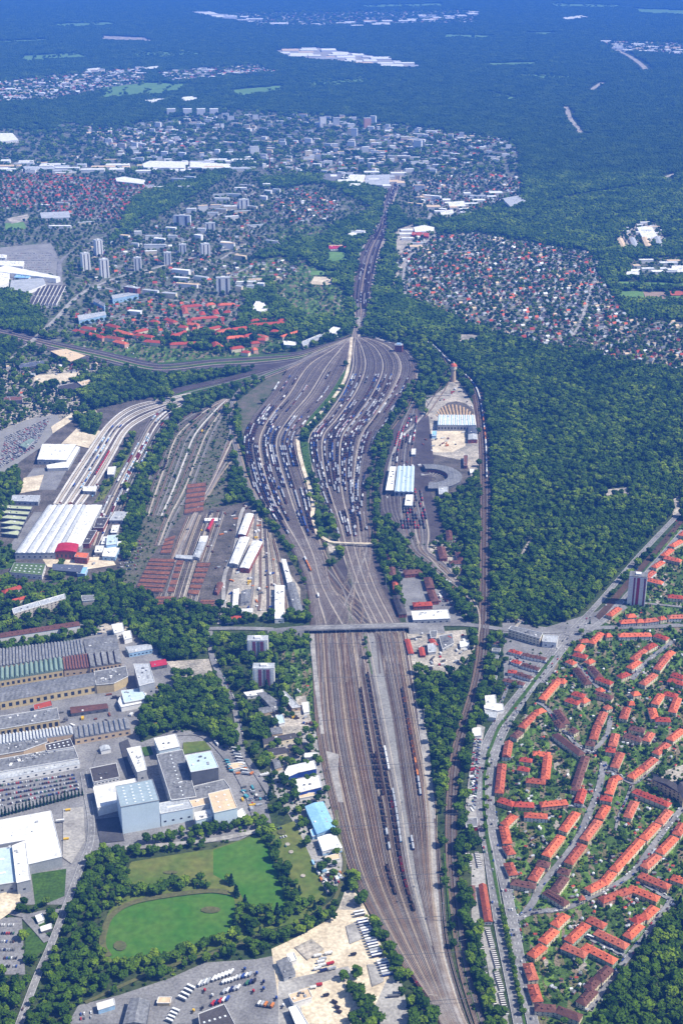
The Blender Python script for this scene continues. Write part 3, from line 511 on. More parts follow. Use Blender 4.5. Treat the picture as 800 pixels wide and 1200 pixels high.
# ------------------------------------------------------------------ building materials
R_ = {
 'orange': mat('tile_orange', (.58, .145, .065), (.42, .102, .052), .12, fine=.7, fscale=.8, rnd=.16),
 'orange2': mat('tile_orange_faded', (.48, .145, .080), (.35, .105, .062), .12, fine=.7, fscale=.8, rnd=.15), 'orange3': mat('tile_orange_weathered', (.40, .105, .055), (.27, .075, .045), .12, fine=.8, fscale=.8, rnd=.18),
 'red': mat('tile_red', (.40, .075, .040), (.30, .060, .035), .15, fine=.5, fscale=.9, rnd=.12),
 'brown': mat('tile_brown', (.155, .072, .055), (.11, .055, .045), .15, fine=.6, fscale=.9, rnd=.15),
 'dark': mat('tile_dark', (.075, .070, .072), (.055, .05, .05), .15, fine=.5, fscale=.9, rnd=.15),
 'grey': mat('roof_grey', (.20, .205, .215), (.14, .145, .15), .06, fine=.6, fscale=.3, rnd=.06, bands=(7, 0, .88)),
 'light': mat('roof_light_grey', (.42, .44, .46), (.32, .34, .36), .05, fine=.45, fscale=.3, rnd=.05, bands=(5, 0, .92)),
 'white': mat('roof_white', (.80, .80, .78), (.55, .55, .535), .07, fine=.4, fscale=.25, rnd=.04, bands=(8, 0, .93)),
 'tan': mat('roof_tan', (.62, .47, .30), (.52, .40, .27), .05, fine=.25, fscale=.3),
 'blue': mat('roof_blue', (.26, .47, .68), (.22, .42, .62), .05, fine=.25, fscale=.3, rough=.5),
 'paleblue': mat('roof_pale_blue', (.46, .57, .63), (.40, .50, .56), .05, fine=.2, fscale=.3, rough=.5),
 'green': mat('roof_green', (.19, .26, .225), (.14, .20, .17), .05, fine=.4, fscale=.4),
 'sedum': mat('roof_sedum', (.10, .15, .06), (.07, .11, .045), .08, fine=.5, fscale=.4),
 'lime': mat('roof_lime', (.45, .48, .30), (.34, .38, .24), .05, fine=.3),
 'slate': mat('roof_blue_slate', (.10, .12, .16), (.08, .09, .12), .05, fine=.3),
 'slateblue': mat('roof_slate_blue', (.29, .36, .40), (.25, .32, .36), .05, fine=.2, fscale=.3),
 'carmine': mat('roof_carmine', (.42, .035, .06), None, .05, fine=.3),
}
W_ = {
 'cream': mat('wall_cream', (.70, .62, .44), (.62, .54, .38), .2, fine=.2, rnd=.08),
 'white': mat('wall_white', (.76, .75, .72), (.66, .65, .62), .2, fine=.15, rnd=.05),
 'yellow': mat('wall_yellow', (.56, .45, .25), (.47, .37, .21), .2, fine=.2, rnd=.08),
 'pink': mat('wall_pink', (.60, .36, .27), None, .2, fine=.2),
 'green': mat('wall_green', (.38, .46, .34), None, .2, fine=.2),
 'brick': mat('wall_brick', (.30, .10, .07), (.22, .08, .06), .3, fine=.5),
 'grey': mat('wall_grey', (.36, .37, .38), (.30, .31, .32), .1, fine=.2),
 'dgrey': mat('wall_dark_grey', (.13, .135, .145), None, .1, fine=.2),
 'steel': mat('wall_steel', (.56, .66, .72), (.52, .62, .68), .05, fine=.12, rough=.5),
 'blue': mat('wall_blue', (.03, .07, .30), None, .1, fine=.2, rough=.5),
 'lblue': mat('wall_light_blue', (.34, .52, .70), None, .1, fine=.2),
 'red': mat('panel_red', (.42, .03, .035), None, .1, fine=.2),
 'plum': mat('panel_plum', (.30, .09, .14), (.24, .08, .12), .3, fine=.3, bands=(2.8, 2, .55)),
 'storey': mat('wall_storeys', (.78, .78, .76), (.70, .70, .68), .2, fine=.15, bands=(2.9, 2, .8)),
 'storeyc': mat('wall_storeys_cream', (.60, .55, .46), None, .2, fine=.15, bands=(2.9, 2, .75)),
 'glass': mat('window_glass', (.035, .045, .06), None, .3, rough=.15, spec=.5, fine=.2),
 'skylight': mat('skylight', (.74, .78, .80), None, .3, rough=.3, fine=.1),
 'concrete': G['concrete'], 'stone': mat('sandstone', (.52, .40, .26), (.44, .33, .22), .3, fine=.3),
}
MC = {}   # shared small meshes
def cube_mesh(key, sx, sy, sz, m):
    k = (key, sx, sy, sz, m.name)
    if k not in MC:
        b = MB(); b.box(0, 0, 0, sz, sx, sy); MC[k] = b.mesh(key, m)
    return MC[k]
FOOT = []   # footprints, for keeping plants and cars off
def foot(poly): FOOT.append(poly); carve(poly, 0, 1.5)
# ------------------------------------------------------------------ pitched-roof house
HOUSES = []
def house(p, q, roof='orange', wall='cream', w=11.5, he=6.8, hr=11.2, hip=True, label=None, dormers=None, chim=2, name='terraced_house', cat='house', win=True, group=None, extra=0.0):
    A = at(p[0], p[1], hr - .5); B = at(q[0], q[1], hr - .5)
    if A[0] > B[0]: A, B = B, A
    dx, dy = B[0] - A[0], B[1] - A[1]; L = max(math.hypot(dx, dy) + extra, w * .8); rot = math.atan2(dy, dx)
    cx, cy = (A[0] + B[0]) / 2, (A[1] + B[1]) / 2
    root = thing(name, label or '', cat, (cx, cy, 0), rot, group)
    c, s = math.cos(rot), math.sin(rot); hw, hl = w / 2, L / 2
    foot([(cx + a * c - b * s, cy + a * s + b * c) for a, b in ((-hl, -hw), (hl, -hw), (hl, hw), (-hl, hw))])
    b = MB(); b.box(0, 0, 0, he, L, w)
    if not hip:
        for e in (-1, 1): b.add([(e * hl, -hw, he), (e * hl, hw, he), (e * hl, 0, hr - .25), (e * (hl - .3), -hw, he), (e * (hl - .3), hw, he), (e * (hl - .3), 0, hr - .25)], [(0, 1, 2), (3, 5, 4), (0, 2, 5, 3), (1, 4, 5, 2), (0, 3, 4, 1)])
    link('wall', b.mesh('wall', W_[wall]), root)
    o = .55; ins = min(w * .42, L * .3) if hip else -o * .6; b = MB(); zb = he - .2
    E = [(-hl - o, -hw - o), (hl + o, -hw - o), (hl + o, hw + o), (-hl - o, hw + o)]
    vs = [(x, y, zb) for x, y in E] + [(x, y, zb + .25) for x, y in E] + [(-hl + ins, 0, hr), (hl - ins, 0, hr)]
    b.add(vs, [(3, 2, 1, 0), (0, 1, 5, 4), (1, 2, 6, 5), (2, 3, 7, 6), (3, 0, 4, 7), (4, 5, 9, 8), (5, 6, 9), (6, 7, 8, 9), (7, 4, 8)])
    rk = roof if roof != 'orange' else ['orange', 'orange2', 'orange', 'orange3', 'orange'][int(abs(cx) + abs(cy)) % 5]
    rf = link('roof', b.mesh('roof', R_[rk]), root)
    rr = random.Random(int(abs(cx) * 7 + abs(cy) * 3))
    nd = (int(L / 9) if dormers is None else dormers)
    for i in range(nd):
        x = -hl + ins + (i + .5) * (L - 2 * ins) / nd
        for sd in ((-1,) if i % 2 else (-1, 1)):
            dm = cube_mesh('dormer_' + rk if 0 else 'dormer', 1.7, 2.2, 1.71 if rk == 'orange2' else (1.72 if rk == 'orange3' else 1.7), R_[rk])
            link('dormer', dm, rf, (x, sd * hw * .5, he + (hr - he) * .35))
    for i in range(chim):
        x = -hl + (i + .5) * L / chim + rr.uniform(-1, 1)
        link('chimney', cube_mesh('chimney', .8, .9, 2.0, W_['brick']), rf, (x, rr.choice([-.9, .9]), hr - 1.0))
    if win:
        n = max(2, min(7, int(L / 5))); ns = 2 if he > 5 else 1
        wm = cube_mesh('window', 1.5, .12, 1.5, W_['glass'])
        for k in range(ns):
            for i in range(n):
                link('window', wm, root, (-hl + (i + .5) * L / n, -hw - .05, 1.2 + k * 2.9))
        e = 1 if math.sin(rot) < 0 else -1
        for k in range(ns):
            for yy in (-hw * .45, hw * .45): link('window', wm, root, (e * (hl + .05), yy, 1.2 + k * 2.9), PI / 2)
    HOUSES.append((root, roof, wall, L, (p[0] + q[0]) / 2, (p[1] + q[1]) / 2, label))
    return root
# ------------------------------------------------------------------ flat, gabled and sawtooth halls traced as roof quads
PROFILES = {
 'saw': lambda n: [(0, 0), (.12, 1), (1, 0)], 'gable': lambda n: [(0, 0), (.5, 1), (1, 0)], 'flat': None,
 'barrel': lambda n: [(0, 0), (.15, .55), (.35, .92), (.5, 1), (.65, .92), (.85, .55), (1, 0)],
 'monitor': lambda n: [(0, 0), (.36, .12), (.36, 1), (.5, 1.2), (.64, 1), (.64, .12), (1, 0)],
}
def hall(pts, h, roof='grey', wall='grey', label='', name='hall', cat='hall', prof='flat', n=1, rise=2.0, mats2=None, along=0, sky=None, band=None, group=None, wins=None, parapet=True, base=0.0, plant=None):
    """pts: roof corners in photo pixels at height h, in order TL, TR, BR, BL; profile repeats across TL->TR (along=0) or TL->BL (along=1)"""
    P = [np.array(at(x, y, h)[:2]) for x, y in pts]; c = sum(P) / len(P); Q = [p - c for p in P]
    root = thing(name, label, cat, (c[0], c[1], 0), 0, group); foot([tuple(p) for p in P])
    b = MB(); b.prism([tuple(q) for q in Q], base, h); link('wall', b.mesh('wall', W_[wall]), root)
    q2 = [q * (1 + .5 / (np.linalg.norm(q) + 1e-6)) for q in Q]
    b = MB()
    if prof == 'flat' or len(pts) != 4:
        b.prism([tuple(q) for q in q2], h + .004, h + .35)
        rf = link('roof', b.mesh('roof', R_[roof]), root); zt = h + .35
        if parapet:
            b = MB(); m = len(q2)
            for i in range(m):
                a, d = q2[i], q2[(i + 1) % m]; mid = (a + d) / 2; v = d - a; ln = np.linalg.norm(v)
                b.box(mid[0], mid[1], zt + .003, zt + .9, ln - .5, .45, math.atan2(v[1], v[0]))
            link('parapet', b.mesh('parapet', W_['white'] if roof in ('grey', 'white', 'tan', 'paleblue', 'blue', 'light', 'dark') else W_['grey']), root)
    else:
        if along: q2 = [q2[0], q2[3], q2[2], q2[1]]
        A, B, C, D = q2; pr = PROFILES[prof](n); prf = []
        for k in range(n):
            for j, (t, z) in enumerate(pr):
                if k and j == 0: continue
                prf.append(((k + t) / n, z * rise, j))
        m = len(prf)
        vs = [tuple(A + (B - A) * t) + (h + .25 + z,) for t, z, j in prf] + [tuple(D + (C - D) * t) + (h + .25 + z,) for t, z, j in prf]
        vs += [tuple(A + (B - A) * t) + (h + .004,) for t, z, j in prf] + [tuple(D + (C - D) * t) + (h + .004,) for t, z, j in prf]
        fl = (B[0] - A[0]) * (D[1] - A[1]) - (B[1] - A[1]) * (D[0] - A[0]) > 0
        fs, ms = [], []
        for i in range(m - 1):
            f = (i, i + 1, m + i + 1, m + i); fs.append(f if fl else f[::-1])
            j = prf[i + 1][2]; k = i // (len(pr) - 1)
            ms.append((1 if (prof == 'saw' and j == 1) or (prof == 'monitor' and j in (2, 5)) else (k % 2 if mats2 == 'alt' else 0)))
            fs.append((i, 2 * m + i, 2 * m + i + 1, i + 1)); ms.append(0); fs.append((m + i, m + i + 1, 3 * m + i + 1, 3 * m + i)); ms.append(0)
        fs += [(0, m, 3 * m, 2 * m), (m - 1, 3 * m - 1, 4 * m - 1, 2 * m - 1)]; ms += [0, 0]
        b.add(vs, fs); b.m = ms
        alt = R_['white'] if mats2 == 'alt' else (R_[mats2] if mats2 else W_['skylight'])
        rf = link('roof', b.mesh('roof', [R_[roof], alt]), root); zt = h + .3
    A, B, C, D = Q[0], Q[1], Q[2 if len(Q) > 2 else -1], Q[-1]
    def uv(u, v): return A * (1 - u) * (1 - v) + B * u * (1 - v) + C * u * v + D * (1 - u) * v
    if sky:
        nu, nv, sx, sy = sky; r = math.atan2(*(B - A)[::-1])
        for i in range(nu):
            for j in range(nv):
                p = uv((i + .8) / (nu + .6), (j + .8) / (nv + .6)); link('skylight', cube_mesh('skylight', sx, sy, .5, W_['skylight']), rf, (p[0], p[1], zt + .05), r)
    if plant is None and not sky and prof in ('flat', 'gable') and len(Q) == 4: plant = min(9, int(abs(area([tuple(q) for q in Q])) / 260))
    if plant:
        rr = random.Random(plant)
        for i in range(plant):
            p = uv(rr.uniform(.15, .85), rr.uniform(.15, .85)); link('roof_vent', cube_mesh('roof_vent', rr.choice([1.5, 2.5, 4]), rr.choice([1.5, 2.5]), 1.4, W_[rr.choice(['grey', 'white', 'dgrey'])]), rf, (p[0], p[1], zt + .05), .3)
    if wins is None and 5 <= h < 40 and len(Q) == 4 and abs(area([tuple(q) for q in Q])) > 350: wins = (10, 1, 3.4, min(2.4, h * .3))
    for (a, d) in ((3, 2), (2, 1), (0, 3)):
        if len(Q) != 4: break
        v = Q[d] - Q[a]; nrm = np.array([v[1], -v[0]]); nrm /= np.linalg.norm(nrm) + 1e-9; mid = (Q[a] + Q[d]) / 2
        if nrm @ mid < 0: nrm = -nrm
        gm = np.array([c[0], c[1]]) + mid
        if nrm @ gm > -.15 * np.linalg.norm(gm) * .3: continue
        ln = np.linalg.norm(v); r = math.atan2(v[1], v[0])
        if band:
            for (bm, z0, z1) in band:
                if (z1 - z0) > 0: b2 = MB(); b2.box(0, 0, z0, z1, ln - .6, .16); link('facade_band', b2.mesh('facade_band', W_[bm]), root, (mid[0] + nrm[0] * .06, mid[1] + nrm[1] * .06, 0), r)
        if wins:
            step, rows, ww, wh = wins; k = min(14, max(1, int(ln / step))); fh = (h - base) / rows
            for rI in range(rows):
                for i in range(k):
                    p = Q[a] + v * (i + .5) / k + nrm * .05
                    link('window', cube_mesh('window', ww, .12, wh, W_['glass']), root, (p[0], p[1], base + fh * rI + fh * .3), r)
    return root
# ------------------------------------------------------------------ towers and slabs given by base-centre pixel
def tower(px, py, w, d, h, rot=0.0, wall='storey', roof='light', label='', cat='tower block', name='tower_block', group=None, parts=True, stripes=None):
    x, y, _ = at(px, py); root = thing(name, label, cat, (x, y, 0), rot, group)
    c, s = math.cos(rot), math.sin(rot); foot([(x + a * c - b * s, y + a * s + b * c) for a, b in ((-w / 2, -d / 2), (w / 2, -d / 2), (w / 2, d / 2), (-w / 2, d / 2))])
    b = MB(); b.box(0, 0, 0, h, w, d); link('wall', b.mesh('wall', W_[wall]), root)
    b = MB(); b.box(0, 0, h + .004, h + .9, w + .4, d + .4); rf = link('roof', b.mesh('roof', R_[roof]), root)
    if parts:
        link('roof_house', cube_mesh('roof_house', round(w * .3, 1), round(d * .4, 1), 2.6, W_['white']), rf, (0, 0, h + .9))
        for (t, ww, m) in (stripes or [(-.25, w * .14, 'dgrey'), (.25, w * .14, 'dgrey')]):
            b = MB(); b.box(0, 0, 1, h - 1.5, ww, .5); link('balcony_strip', b.mesh('balcony_strip', W_[m]), root, (t * w, -d / 2 - .1, 0))
    return root
# ------------------------------------------------------------------ terraced houses of the garden suburb (ridge ends in crop pixels)
NA = lambda a, b: (560 + a / 3.3333, 560 + b / 3.3333)
NB = lambda a, b: (560 + a / 3.3333, 760 + b / 3.3333)
NC = lambda a, b: (580 + a / 3.636, 940 + b / 3.636)
def hs(cv, rows, **kw):
    for r in rows:
        x0, y0, x1, y1 = r[:4]; o = dict(kw); o.update(r[4] if len(r) > 4 else {}); house(cv(x0, y0), cv(x1, y1), **o)
y_ = dict(wall='yellow'); wh = dict(wall='white'); rd = dict(roof='red'); br = dict(roof='brown'); pk = dict(wall='pink'); gr = dict(wall='green')
sm = dict(chim=1, dormers=0)
hs(NA, [(755, 260, 793, 238), (722, 297, 755, 272, y_), (727, 303, 792, 318, y_), (685, 342, 720, 320), (655, 382, 685, 358, wh), (662, 390, 720, 404, wh), (740, 455, 800, 460, rd), (792, 218, 812, 200),
 (510, 530, 550, 500, y_), (580, 533, 615, 530, sm), (553, 556, 612, 552, dict(wall='grey')), (618, 552, 645, 551, sm), (646, 552, 700, 545, dict(wall='grey')), (706, 542, 730, 538, sm), (742, 536, 812, 534, wh),
 (548, 607, 675, 605, wh), (497, 608, 520, 606, sm), (690, 605, 740, 622, rd), (442, 638, 480, 598, y_), (398, 630, 432, 628, sm), (388, 668, 405, 645, sm), (372, 680, 425, 692, rd), (348, 705, 378, 718), (424, 715, 447, 703, sm),
 (603, 702, 650, 663), (590, 735, 628, 708), (655, 660, 690, 640, rd), (697, 740, 737, 690), (737, 688, 758, 670, sm), (755, 758, 805, 773, rd), (742, 780, 805, 797, rd), (640, 798, 690, 758), (550, 770, 587, 755, rd), (463, 773, 522, 795, rd),
 (380, 735, 430, 798, br), (438, 728, 475, 770, br), (290, 788, 342, 783)])
rowd = dict(roof='brown', wall='white', w=9, he=6, hr=9, name='row_house')
hs(NA, [(122, 668, 168, 680, dict(roof='red')), (172, 683, 265, 702), (132, 708, 166, 718, dict(roof='red')), (170, 722, 238, 742), (116, 750, 150, 753, dict(roof='red')), (150, 757, 210, 776), (98, 782, 180, 800)], **rowd)
hs(NB, [(250, 190, 308, 122, y_), (312, 116, 342, 124, sm), (368, 165, 415, 178, rd), (344, 190, 395, 206, rd), (403, 200, 427, 188, sm), (455, 165, 525, 185, br),
 (170, 300, 225, 243, y_), (228, 240, 258, 230, sm), (110, 415, 120, 358, dict(wall='white', hip=False, dormers=6)), (82, 555, 94, 442, y_), (138, 338, 165, 315, br),
 (214, 400, 282, 406), (272, 408, 262, 500), (188, 505, 262, 512, y_), (162, 423, 210, 430, dict(roof='red', w=9, chim=0)), (154, 458, 200, 466, dict(roof='red', w=9, chim=0)),
 (308, 232, 345, 285, br), (300, 325, 405, 405, dict(roof='brown', dormers=0)), (420, 412, 376, 545, dict(roof='brown', dormers=8)), (408, 545, 392, 595, dict(roof='red', wall='white', hip=False)),
 (80, 580, 140, 600, dict(roof='red', wall='yellow')), (140, 598, 217, 602, dict(roof='red', wall='yellow')), (243, 600, 347, 590, pk), (180, 640, 270, 646, wh),
 (500, 218, 512, 226, sm), (492, 240, 470, 288), (466, 292, 450, 345), (566, 265, 582, 222), (590, 205, 605, 205, sm), (600, 170, 630, 165, sm),
 (524, 372, 537, 325), (498, 385, 535, 390, rd), (532, 455, 557, 398), (570, 328, 640, 350, br), (655, 352, 676, 320), (590, 300, 650, 312, br),
 (690, 208, 715, 170), (725, 165, 778, 178, rd), (780, 185, 758, 240), (678, 225, 690, 265), (690, 268, 750, 270, rd),
 (595, 495, 637, 463, y_), (640, 462, 690, 420), (693, 402, 740, 362), (748, 348, 798, 308),
 (478, 572, 522, 580, rd), (510, 558, 530, 500), (530, 500, 555, 492, sm), (608, 545, 748, 602, dict(roof='red', dormers=8)), (582, 650, 612, 588)])
hs(NB, [(300, 272, 330, 300, br), (360, 305, 385, 318, br), (470, 148, 485, 160, sm), (420, 360, 455, 365, br)])
hs(NC, [(38, 86, 82, 45), (36, 92, 52, 165), (48, 175, 70, 212), (55, 248, 78, 300), (68, 328, 172, 348, br), (192, 268, 158, 322), (178, 246, 232, 258, br), (282, 133, 216, 218, y_), (346, 33, 288, 112),
 (475, 5, 443, 58, y_), (440, 68, 378, 150, y_), (374, 170, 312, 250, y_), (268, 278, 318, 290, br), (298, 308, 252, 370, br), (212, 368, 305, 425, dict(roof='brown', dormers=8)),
 (742, 25, 698, 78), (690, 82, 630, 146), (622, 150, 505, 280), (500, 286, 460, 335), (462, 330, 395, 365), (800, 80, 772, 128), (765, 138, 700, 205), (693, 215, 635, 268),
 (450, 408, 570, 364, pk), (570, 352, 695, 402, y_), (615, 298, 742, 352, y_), (752, 308, 808, 328), (365, 393, 372, 405, dict(name='small_house', chim=0, dormers=0, w=7)),
 (252, 515, 302, 468), (202, 585, 256, 532), (152, 645, 206, 600, y_), (138, 675, 163, 745), (158, 765, 182, 838), (168, 862, 258, 868, br), (262, 870, 365, 908, dict(roof='brown', dormers=0)),
 (395, 485, 468, 518, gr), (390, 508, 312, 582, gr), (428, 540, 562, 605, gr), (378, 600, 512, 668, gr), (288, 600, 388, 642, gr), (682, 435, 632, 482), (625, 478, 590, 500, rd), (618, 510, 562, 565, gr),
 (490, 692, 438, 745, br), (430, 745, 396, 785, br), (420, 788, 364, 848, br)])
# red garage court beside the avenue
house((565, 1035), (572, 1078), 'orange', 'white', w=9, he=5, hr=8, hip=False, dormers=0, label='long narrow orange roof between the railway and the avenue, white gable')
house((553, 1037), (554, 1055), 'brown', 'white', w=6, he=3.5, hr=5, dormers=0, chim=0, label='short brown roof beside the railway embankment trees')
# railway workers' houses right of the throat
C7 = lambda a, b: (440 + a / 6.667, 560 + b / 6.667)
for a in [(105, 585, 108, 640, 'brown', 'brick', 10, 'narrow brick house with dark roof nearest the yard footbridge'), (125, 685, 138, 775, 'brown', 'brick', 11, 'dark red hipped house beside the tracks, second from the footbridge'), (150, 795, 158, 860, 'orange', 'brick', 9, 'small bright orange roof squeezed among dark brick railway houses'), (222, 725, 365, 715, 'brown', 'brick', 18, 'wide dark brick railway house below the belt of trees'), (405, 765, 428, 845, 'brown', 'brick', 14, 'dark brick railway house at the edge of the depot trees'), (430, 865, 465, 950, 'brown', 'brick', 13, 'dark brick railway house just above the parking places'), (160, 905, 212, 1050, 'dark', 'brick', 13, 'long dark roofed railway house along the tracks above the white hall'), (292, 975, 438, 968, 'red', 'brick', 15, 'red brick railway house directly above the white flat hall'), (570, 400, 577, 472, 'brown', 'cream', 11, 'narrow brown roof uppermost in the loop beside the main line'), (508, 525, 530, 615, 'brown', 'brick', 14, 'large brown brick house inside the curve of the depot tracks'), (645, 570, 678, 645, 'brown', 'cream', 12, 'brown roofed house right of the courtyard inside the loop'), (575, 650, 668, 645, 'brown', 'white', 12, 'white walled house with brown roof at the bottom of the loop'), (640, 705, 665, 715, 'brown', 'cream', 10, 'small cottage lowest inside the loop by the main line')]:
    house(C7(a[0], a[1]), C7(a[2], a[3]), a[4], a[5], w=a[6], he=7, hr=11, dormers=2, label=a[7], name='railway_house')
C3 = lambda a, b: (360 + a / 3.636, 600 + b / 3.636)
for a in [(425, 540, 442, 600, 'red', 'white', 8, 'long red roof at the left edge of the yard below the bridge'), (485, 575, 492, 608, 'red', 'brick', 8, 'short red roof left of centre in the yard below the bridge'), (528, 540, 545, 565, 'red', 'grey', 9, 'red roofed hall in the middle of the yard below the bridge'), (600, 528, 612, 535, 'red', 'grey', 7, 'little red roof at the top right of the yard below the bridge')]:
    house(C3(a[0], a[1]), C3(a[2], a[3]), a[4], a[5], w=a[6], he=4, hr=6, hip=False, dormers=0, chim=0, label=a[7], name='workshop', cat='workshop')
# ---- auto labels: nearest landmark, side and rank
LM = [(745, 700, 'tall red striped tower block'), (640, 1030, 'oval traffic island'), (785, 925, 'cream school'), (690, 735, 'avenue junction'), (626, 900, 'U-shaped courtyard block'), (700, 888, 'street fork under the big trees'), (745, 1100, 'edge of the bottom wood'), (598, 845, 'bend of the avenue'), (660, 1110, 'green walled terraces'), (590, 775, 'garage court by the railway'), (745, 820, 'walled courtyard of orange terraces'), (605, 1140, 'lower end of the avenue'), (723, 1036, 'street corner of the garden suburb'), (689, 955, 'wide side street'), (780, 980, 'right edge terraces')]
ORD = ['closest', 'second closest', 'third closest', 'fourth closest', 'fifth closest', 'sixth closest', 'seventh closest', 'eighth closest', 'ninth closest', 'tenth closest']
cells = {}
for h in HOUSES:
    if h[6]: continue
    lx, ly, ln = min(LM, key=lambda l: math.hypot(l[0] - h[4], (l[1] - h[5]) * 1.3))
    dx, dy = h[4] - lx, (h[5] - ly) * 1.2
    side = ('right of' if dx > 0 else 'left of') if abs(dx) > abs(dy) else ('below' if dy > 0 else 'above')
    cells.setdefault((h[1], side, ln), []).append((math.hypot(dx, dy), h))
for (rf, side, ln), L_ in cells.items():
    L_.sort(key=lambda t: t[0])
    for i, (d, h) in enumerate(L_):
        size = 'long' if h[3] > 38 else ('short' if h[3] < 17 else 'plain')
        rank = '' if len(L_) == 1 else ', %s of %d' % (ORD[min(i, 9)], len(L_)) if False else (', the only one' if len(L_) == 1 else ', ' + ORD[min(i, 9)])
        h[0]['label'] = '%s %s roofed terrace %s the %s%s' % (size, rf, side, ln, rank)
        h[0]['group'] = 'tile roofed terraces of the garden suburb'
# ------------------------------------------------------------------ halls and works (photo pixels of the roof)
c1 = crop(0, 600, 4); c5 = crop(0, 780, 4); c6 = crop(0, 420, 4); c2 = crop(180, 600, 4); c8 = crop(210, 850, 6.6667); c9 = crop(120, 880, 8); cA = crop(330, 860, 7.5); cB = crop(200, 1040, 4.4444); cC = crop(0, 980, 3.636); cD = crop(180, 720, 3.636); cE = crop(480, 450, 8); cF = crop(360, 420, 3.3333); cG = crop(360, 600, 3.636)
FH = 'factory hall'
hall(c1([(0, 645), (388, 600), (400, 668), (0, 725)]), 11, 'grey', 'stone', 'wide grey sawtooth works hall with many skylights, uppermost of the left works', 'factory_hall', FH, 'saw', 26, 3.0, wins=(9, 1, 4, 4))
hall(c1([(392, 598), (545, 575), (560, 648), (408, 668)]), 12, 'grey', 'yellow', 'stepped grey works hall with yellow brick bands at the upper right corner of the works', 'factory_hall', FH, 'gable', 2, 3.0, along=1)
hall(c1([(0, 738), (290, 688), (297, 742), (0, 792)]), 13, 'green', 'yellow', 'works hall with a row of green barrel roofs and a yellow wall', 'factory_hall', FH, 'barrel', 13, 4.5, wins=(8, 1, 4, 5))
hall(c1([(296, 684), (412, 668), (424, 730), (302, 742)]), 12, 'brown', 'stone', 'brownish sawtooth hall between the green barrel roofs and the grey shed', 'factory_hall', FH, 'saw', 9, 3)
hall(c1([(412, 670), (560, 650), (570, 708), (424, 730)]), 13, 'grey', 'stone', 'grey hall with slanted brown dormer lights and stone pillars', 'factory_hall', FH, 'saw', 5, 4, mats2='brown', wins=(6, 1, 3, 6))
hall(c5([(0, 105), (440, 32), (452, 92), (0, 172)]), 14, 'grey', 'yellow', 'very long grey works roof with a row of tall yellow framed windows', 'factory_hall', FH, 'gable', 1, 3.5, along=1, wins=(10, 1, 5, 6), plant=10)
hall(c5([(444, 30), (590, 5), (600, 52), (535, 84), (453, 92)]), 15, 'grey', 'yellow', 'grey flat works roof with two rows of tilted skylights', 'factory_hall', FH, plant=14)
hall(c5([(628, -5), (700, -5), (725, 78), (655, 96)]), 22, 'light', 'grey', 'tall grey concrete office block at the right end of the works', 'office_block', 'office block', plant=6)
hall(c5([(556, 170), (565, 150), (685, 130), (700, 170), (570, 196)]), 8, 'white', 'white', 'low white canopy roof in front of the grey office block', 'annexe', 'annexe'); hall(c5([(570, 120), (660, 110), (695, 155), (585, 175)]), 11, 'paleblue', 'grey', 'pale blue roofed building beside the grey office block', 'works_building', 'works building')
hall(c5([(160, 185), (240, 165), (246, 190), (164, 210)]), 7, 'red', 'grey', 'small shed with a red roof edge between two long works halls', 'shed', 'shed')
hall(c5([(330, 195), (500, 178), (508, 200), (335, 225)]), 6, 'brown', 'dgrey', 'low brown shed above the hedge between the works halls', 'shed', 'shed', 'gable', 1, 2, along=1)
hall(c5([(0, 240), (268, 200), (278, 252), (0, 300)]), 15, 'grey', 'yellow', 'tall grey hall with a yellow wall of black windows, left edge', 'factory_hall', FH, wins=(8, 1, 5, 7), plant=8)
hall(c5([(0, 345), (215, 318), (222, 360), (112, 400), (0, 420)]), 11, 'grey', 'stone', 'grey works roof with light patches behind the lower sawtooth hall', 'factory_hall', FH, plant=22)
hall(c5([(0, 330), (335, 285), (345, 322), (0, 372)]), 11.5, 'light', 'stone', 'narrow sawtooth hall below the tall yellow windowed hall', 'factory_hall', FH, 'saw', 22, 3.5)
hall(c5([(345, 290), (600, 248), (612, 298), (352, 345)]), 10, 'grey', 'stone', 'sawtooth hall with brick front facing the works yard', 'factory_hall', FH, 'saw', 11, 3.6, wins=(9, 1, 4, 3))
hall(c5([(0, 440), (222, 402), (345, 380), (368, 438), (0, 500)]), 11, 'grey', 'white', 'lower sawtooth hall with a long white wall above the car park', 'factory_hall', FH, plant=44)
hall(c5([(0, 505), (370, 443), (374, 462), (0, 535)]), 7, 'light', 'white', 'long low white lean-to above the car park', 'lean_to', 'lean-to', parapet=False)
hall(c5([(215, 372), (330, 345), (345, 382), (222, 402)]), 14, 'dark', 'white', 'dark flat roof with two rows of round skylights among the sawtooth halls', 'factory_hall', FH, sky=(5, 2, 2.4, 2.4))
hall(c5([(468, 382), (510, 372), (520, 392), (475, 402)]), 6, 'light', 'white', 'small pale gabled house in the works yard', 'gate_house', 'gate house', 'gable', 1, 2)
hall(c1([(525, 530), (575, 522), (582, 558), (538, 570)]), 12, 'white', 'white', 'white cube shed at the top right of the works', 'shed', 'shed'); hall(c1([(575, 565), (612, 558), (620, 590), (585, 600)]), 8, 'white', 'white', 'smaller white shed beside the white cube shed', 'shed', 'shed')
hall(c1([(588, 632), (705, 618), (715, 642), (606, 662)]), 8, 'light', 'lblue', 'pale roofed works canteen with light blue walls', 'works_building', 'works building', 'gable', 1, 2, along=1, wins=(6, 1, 3, 2))
hall(c1([(704, 702), (775, 690), (784, 715), (712, 728)]), 6, 'carmine', 'dgrey', 'small hall with a carmine red roof beside the wood', 'hall', 'hall', 'gable', 1, 1.5, along=1)
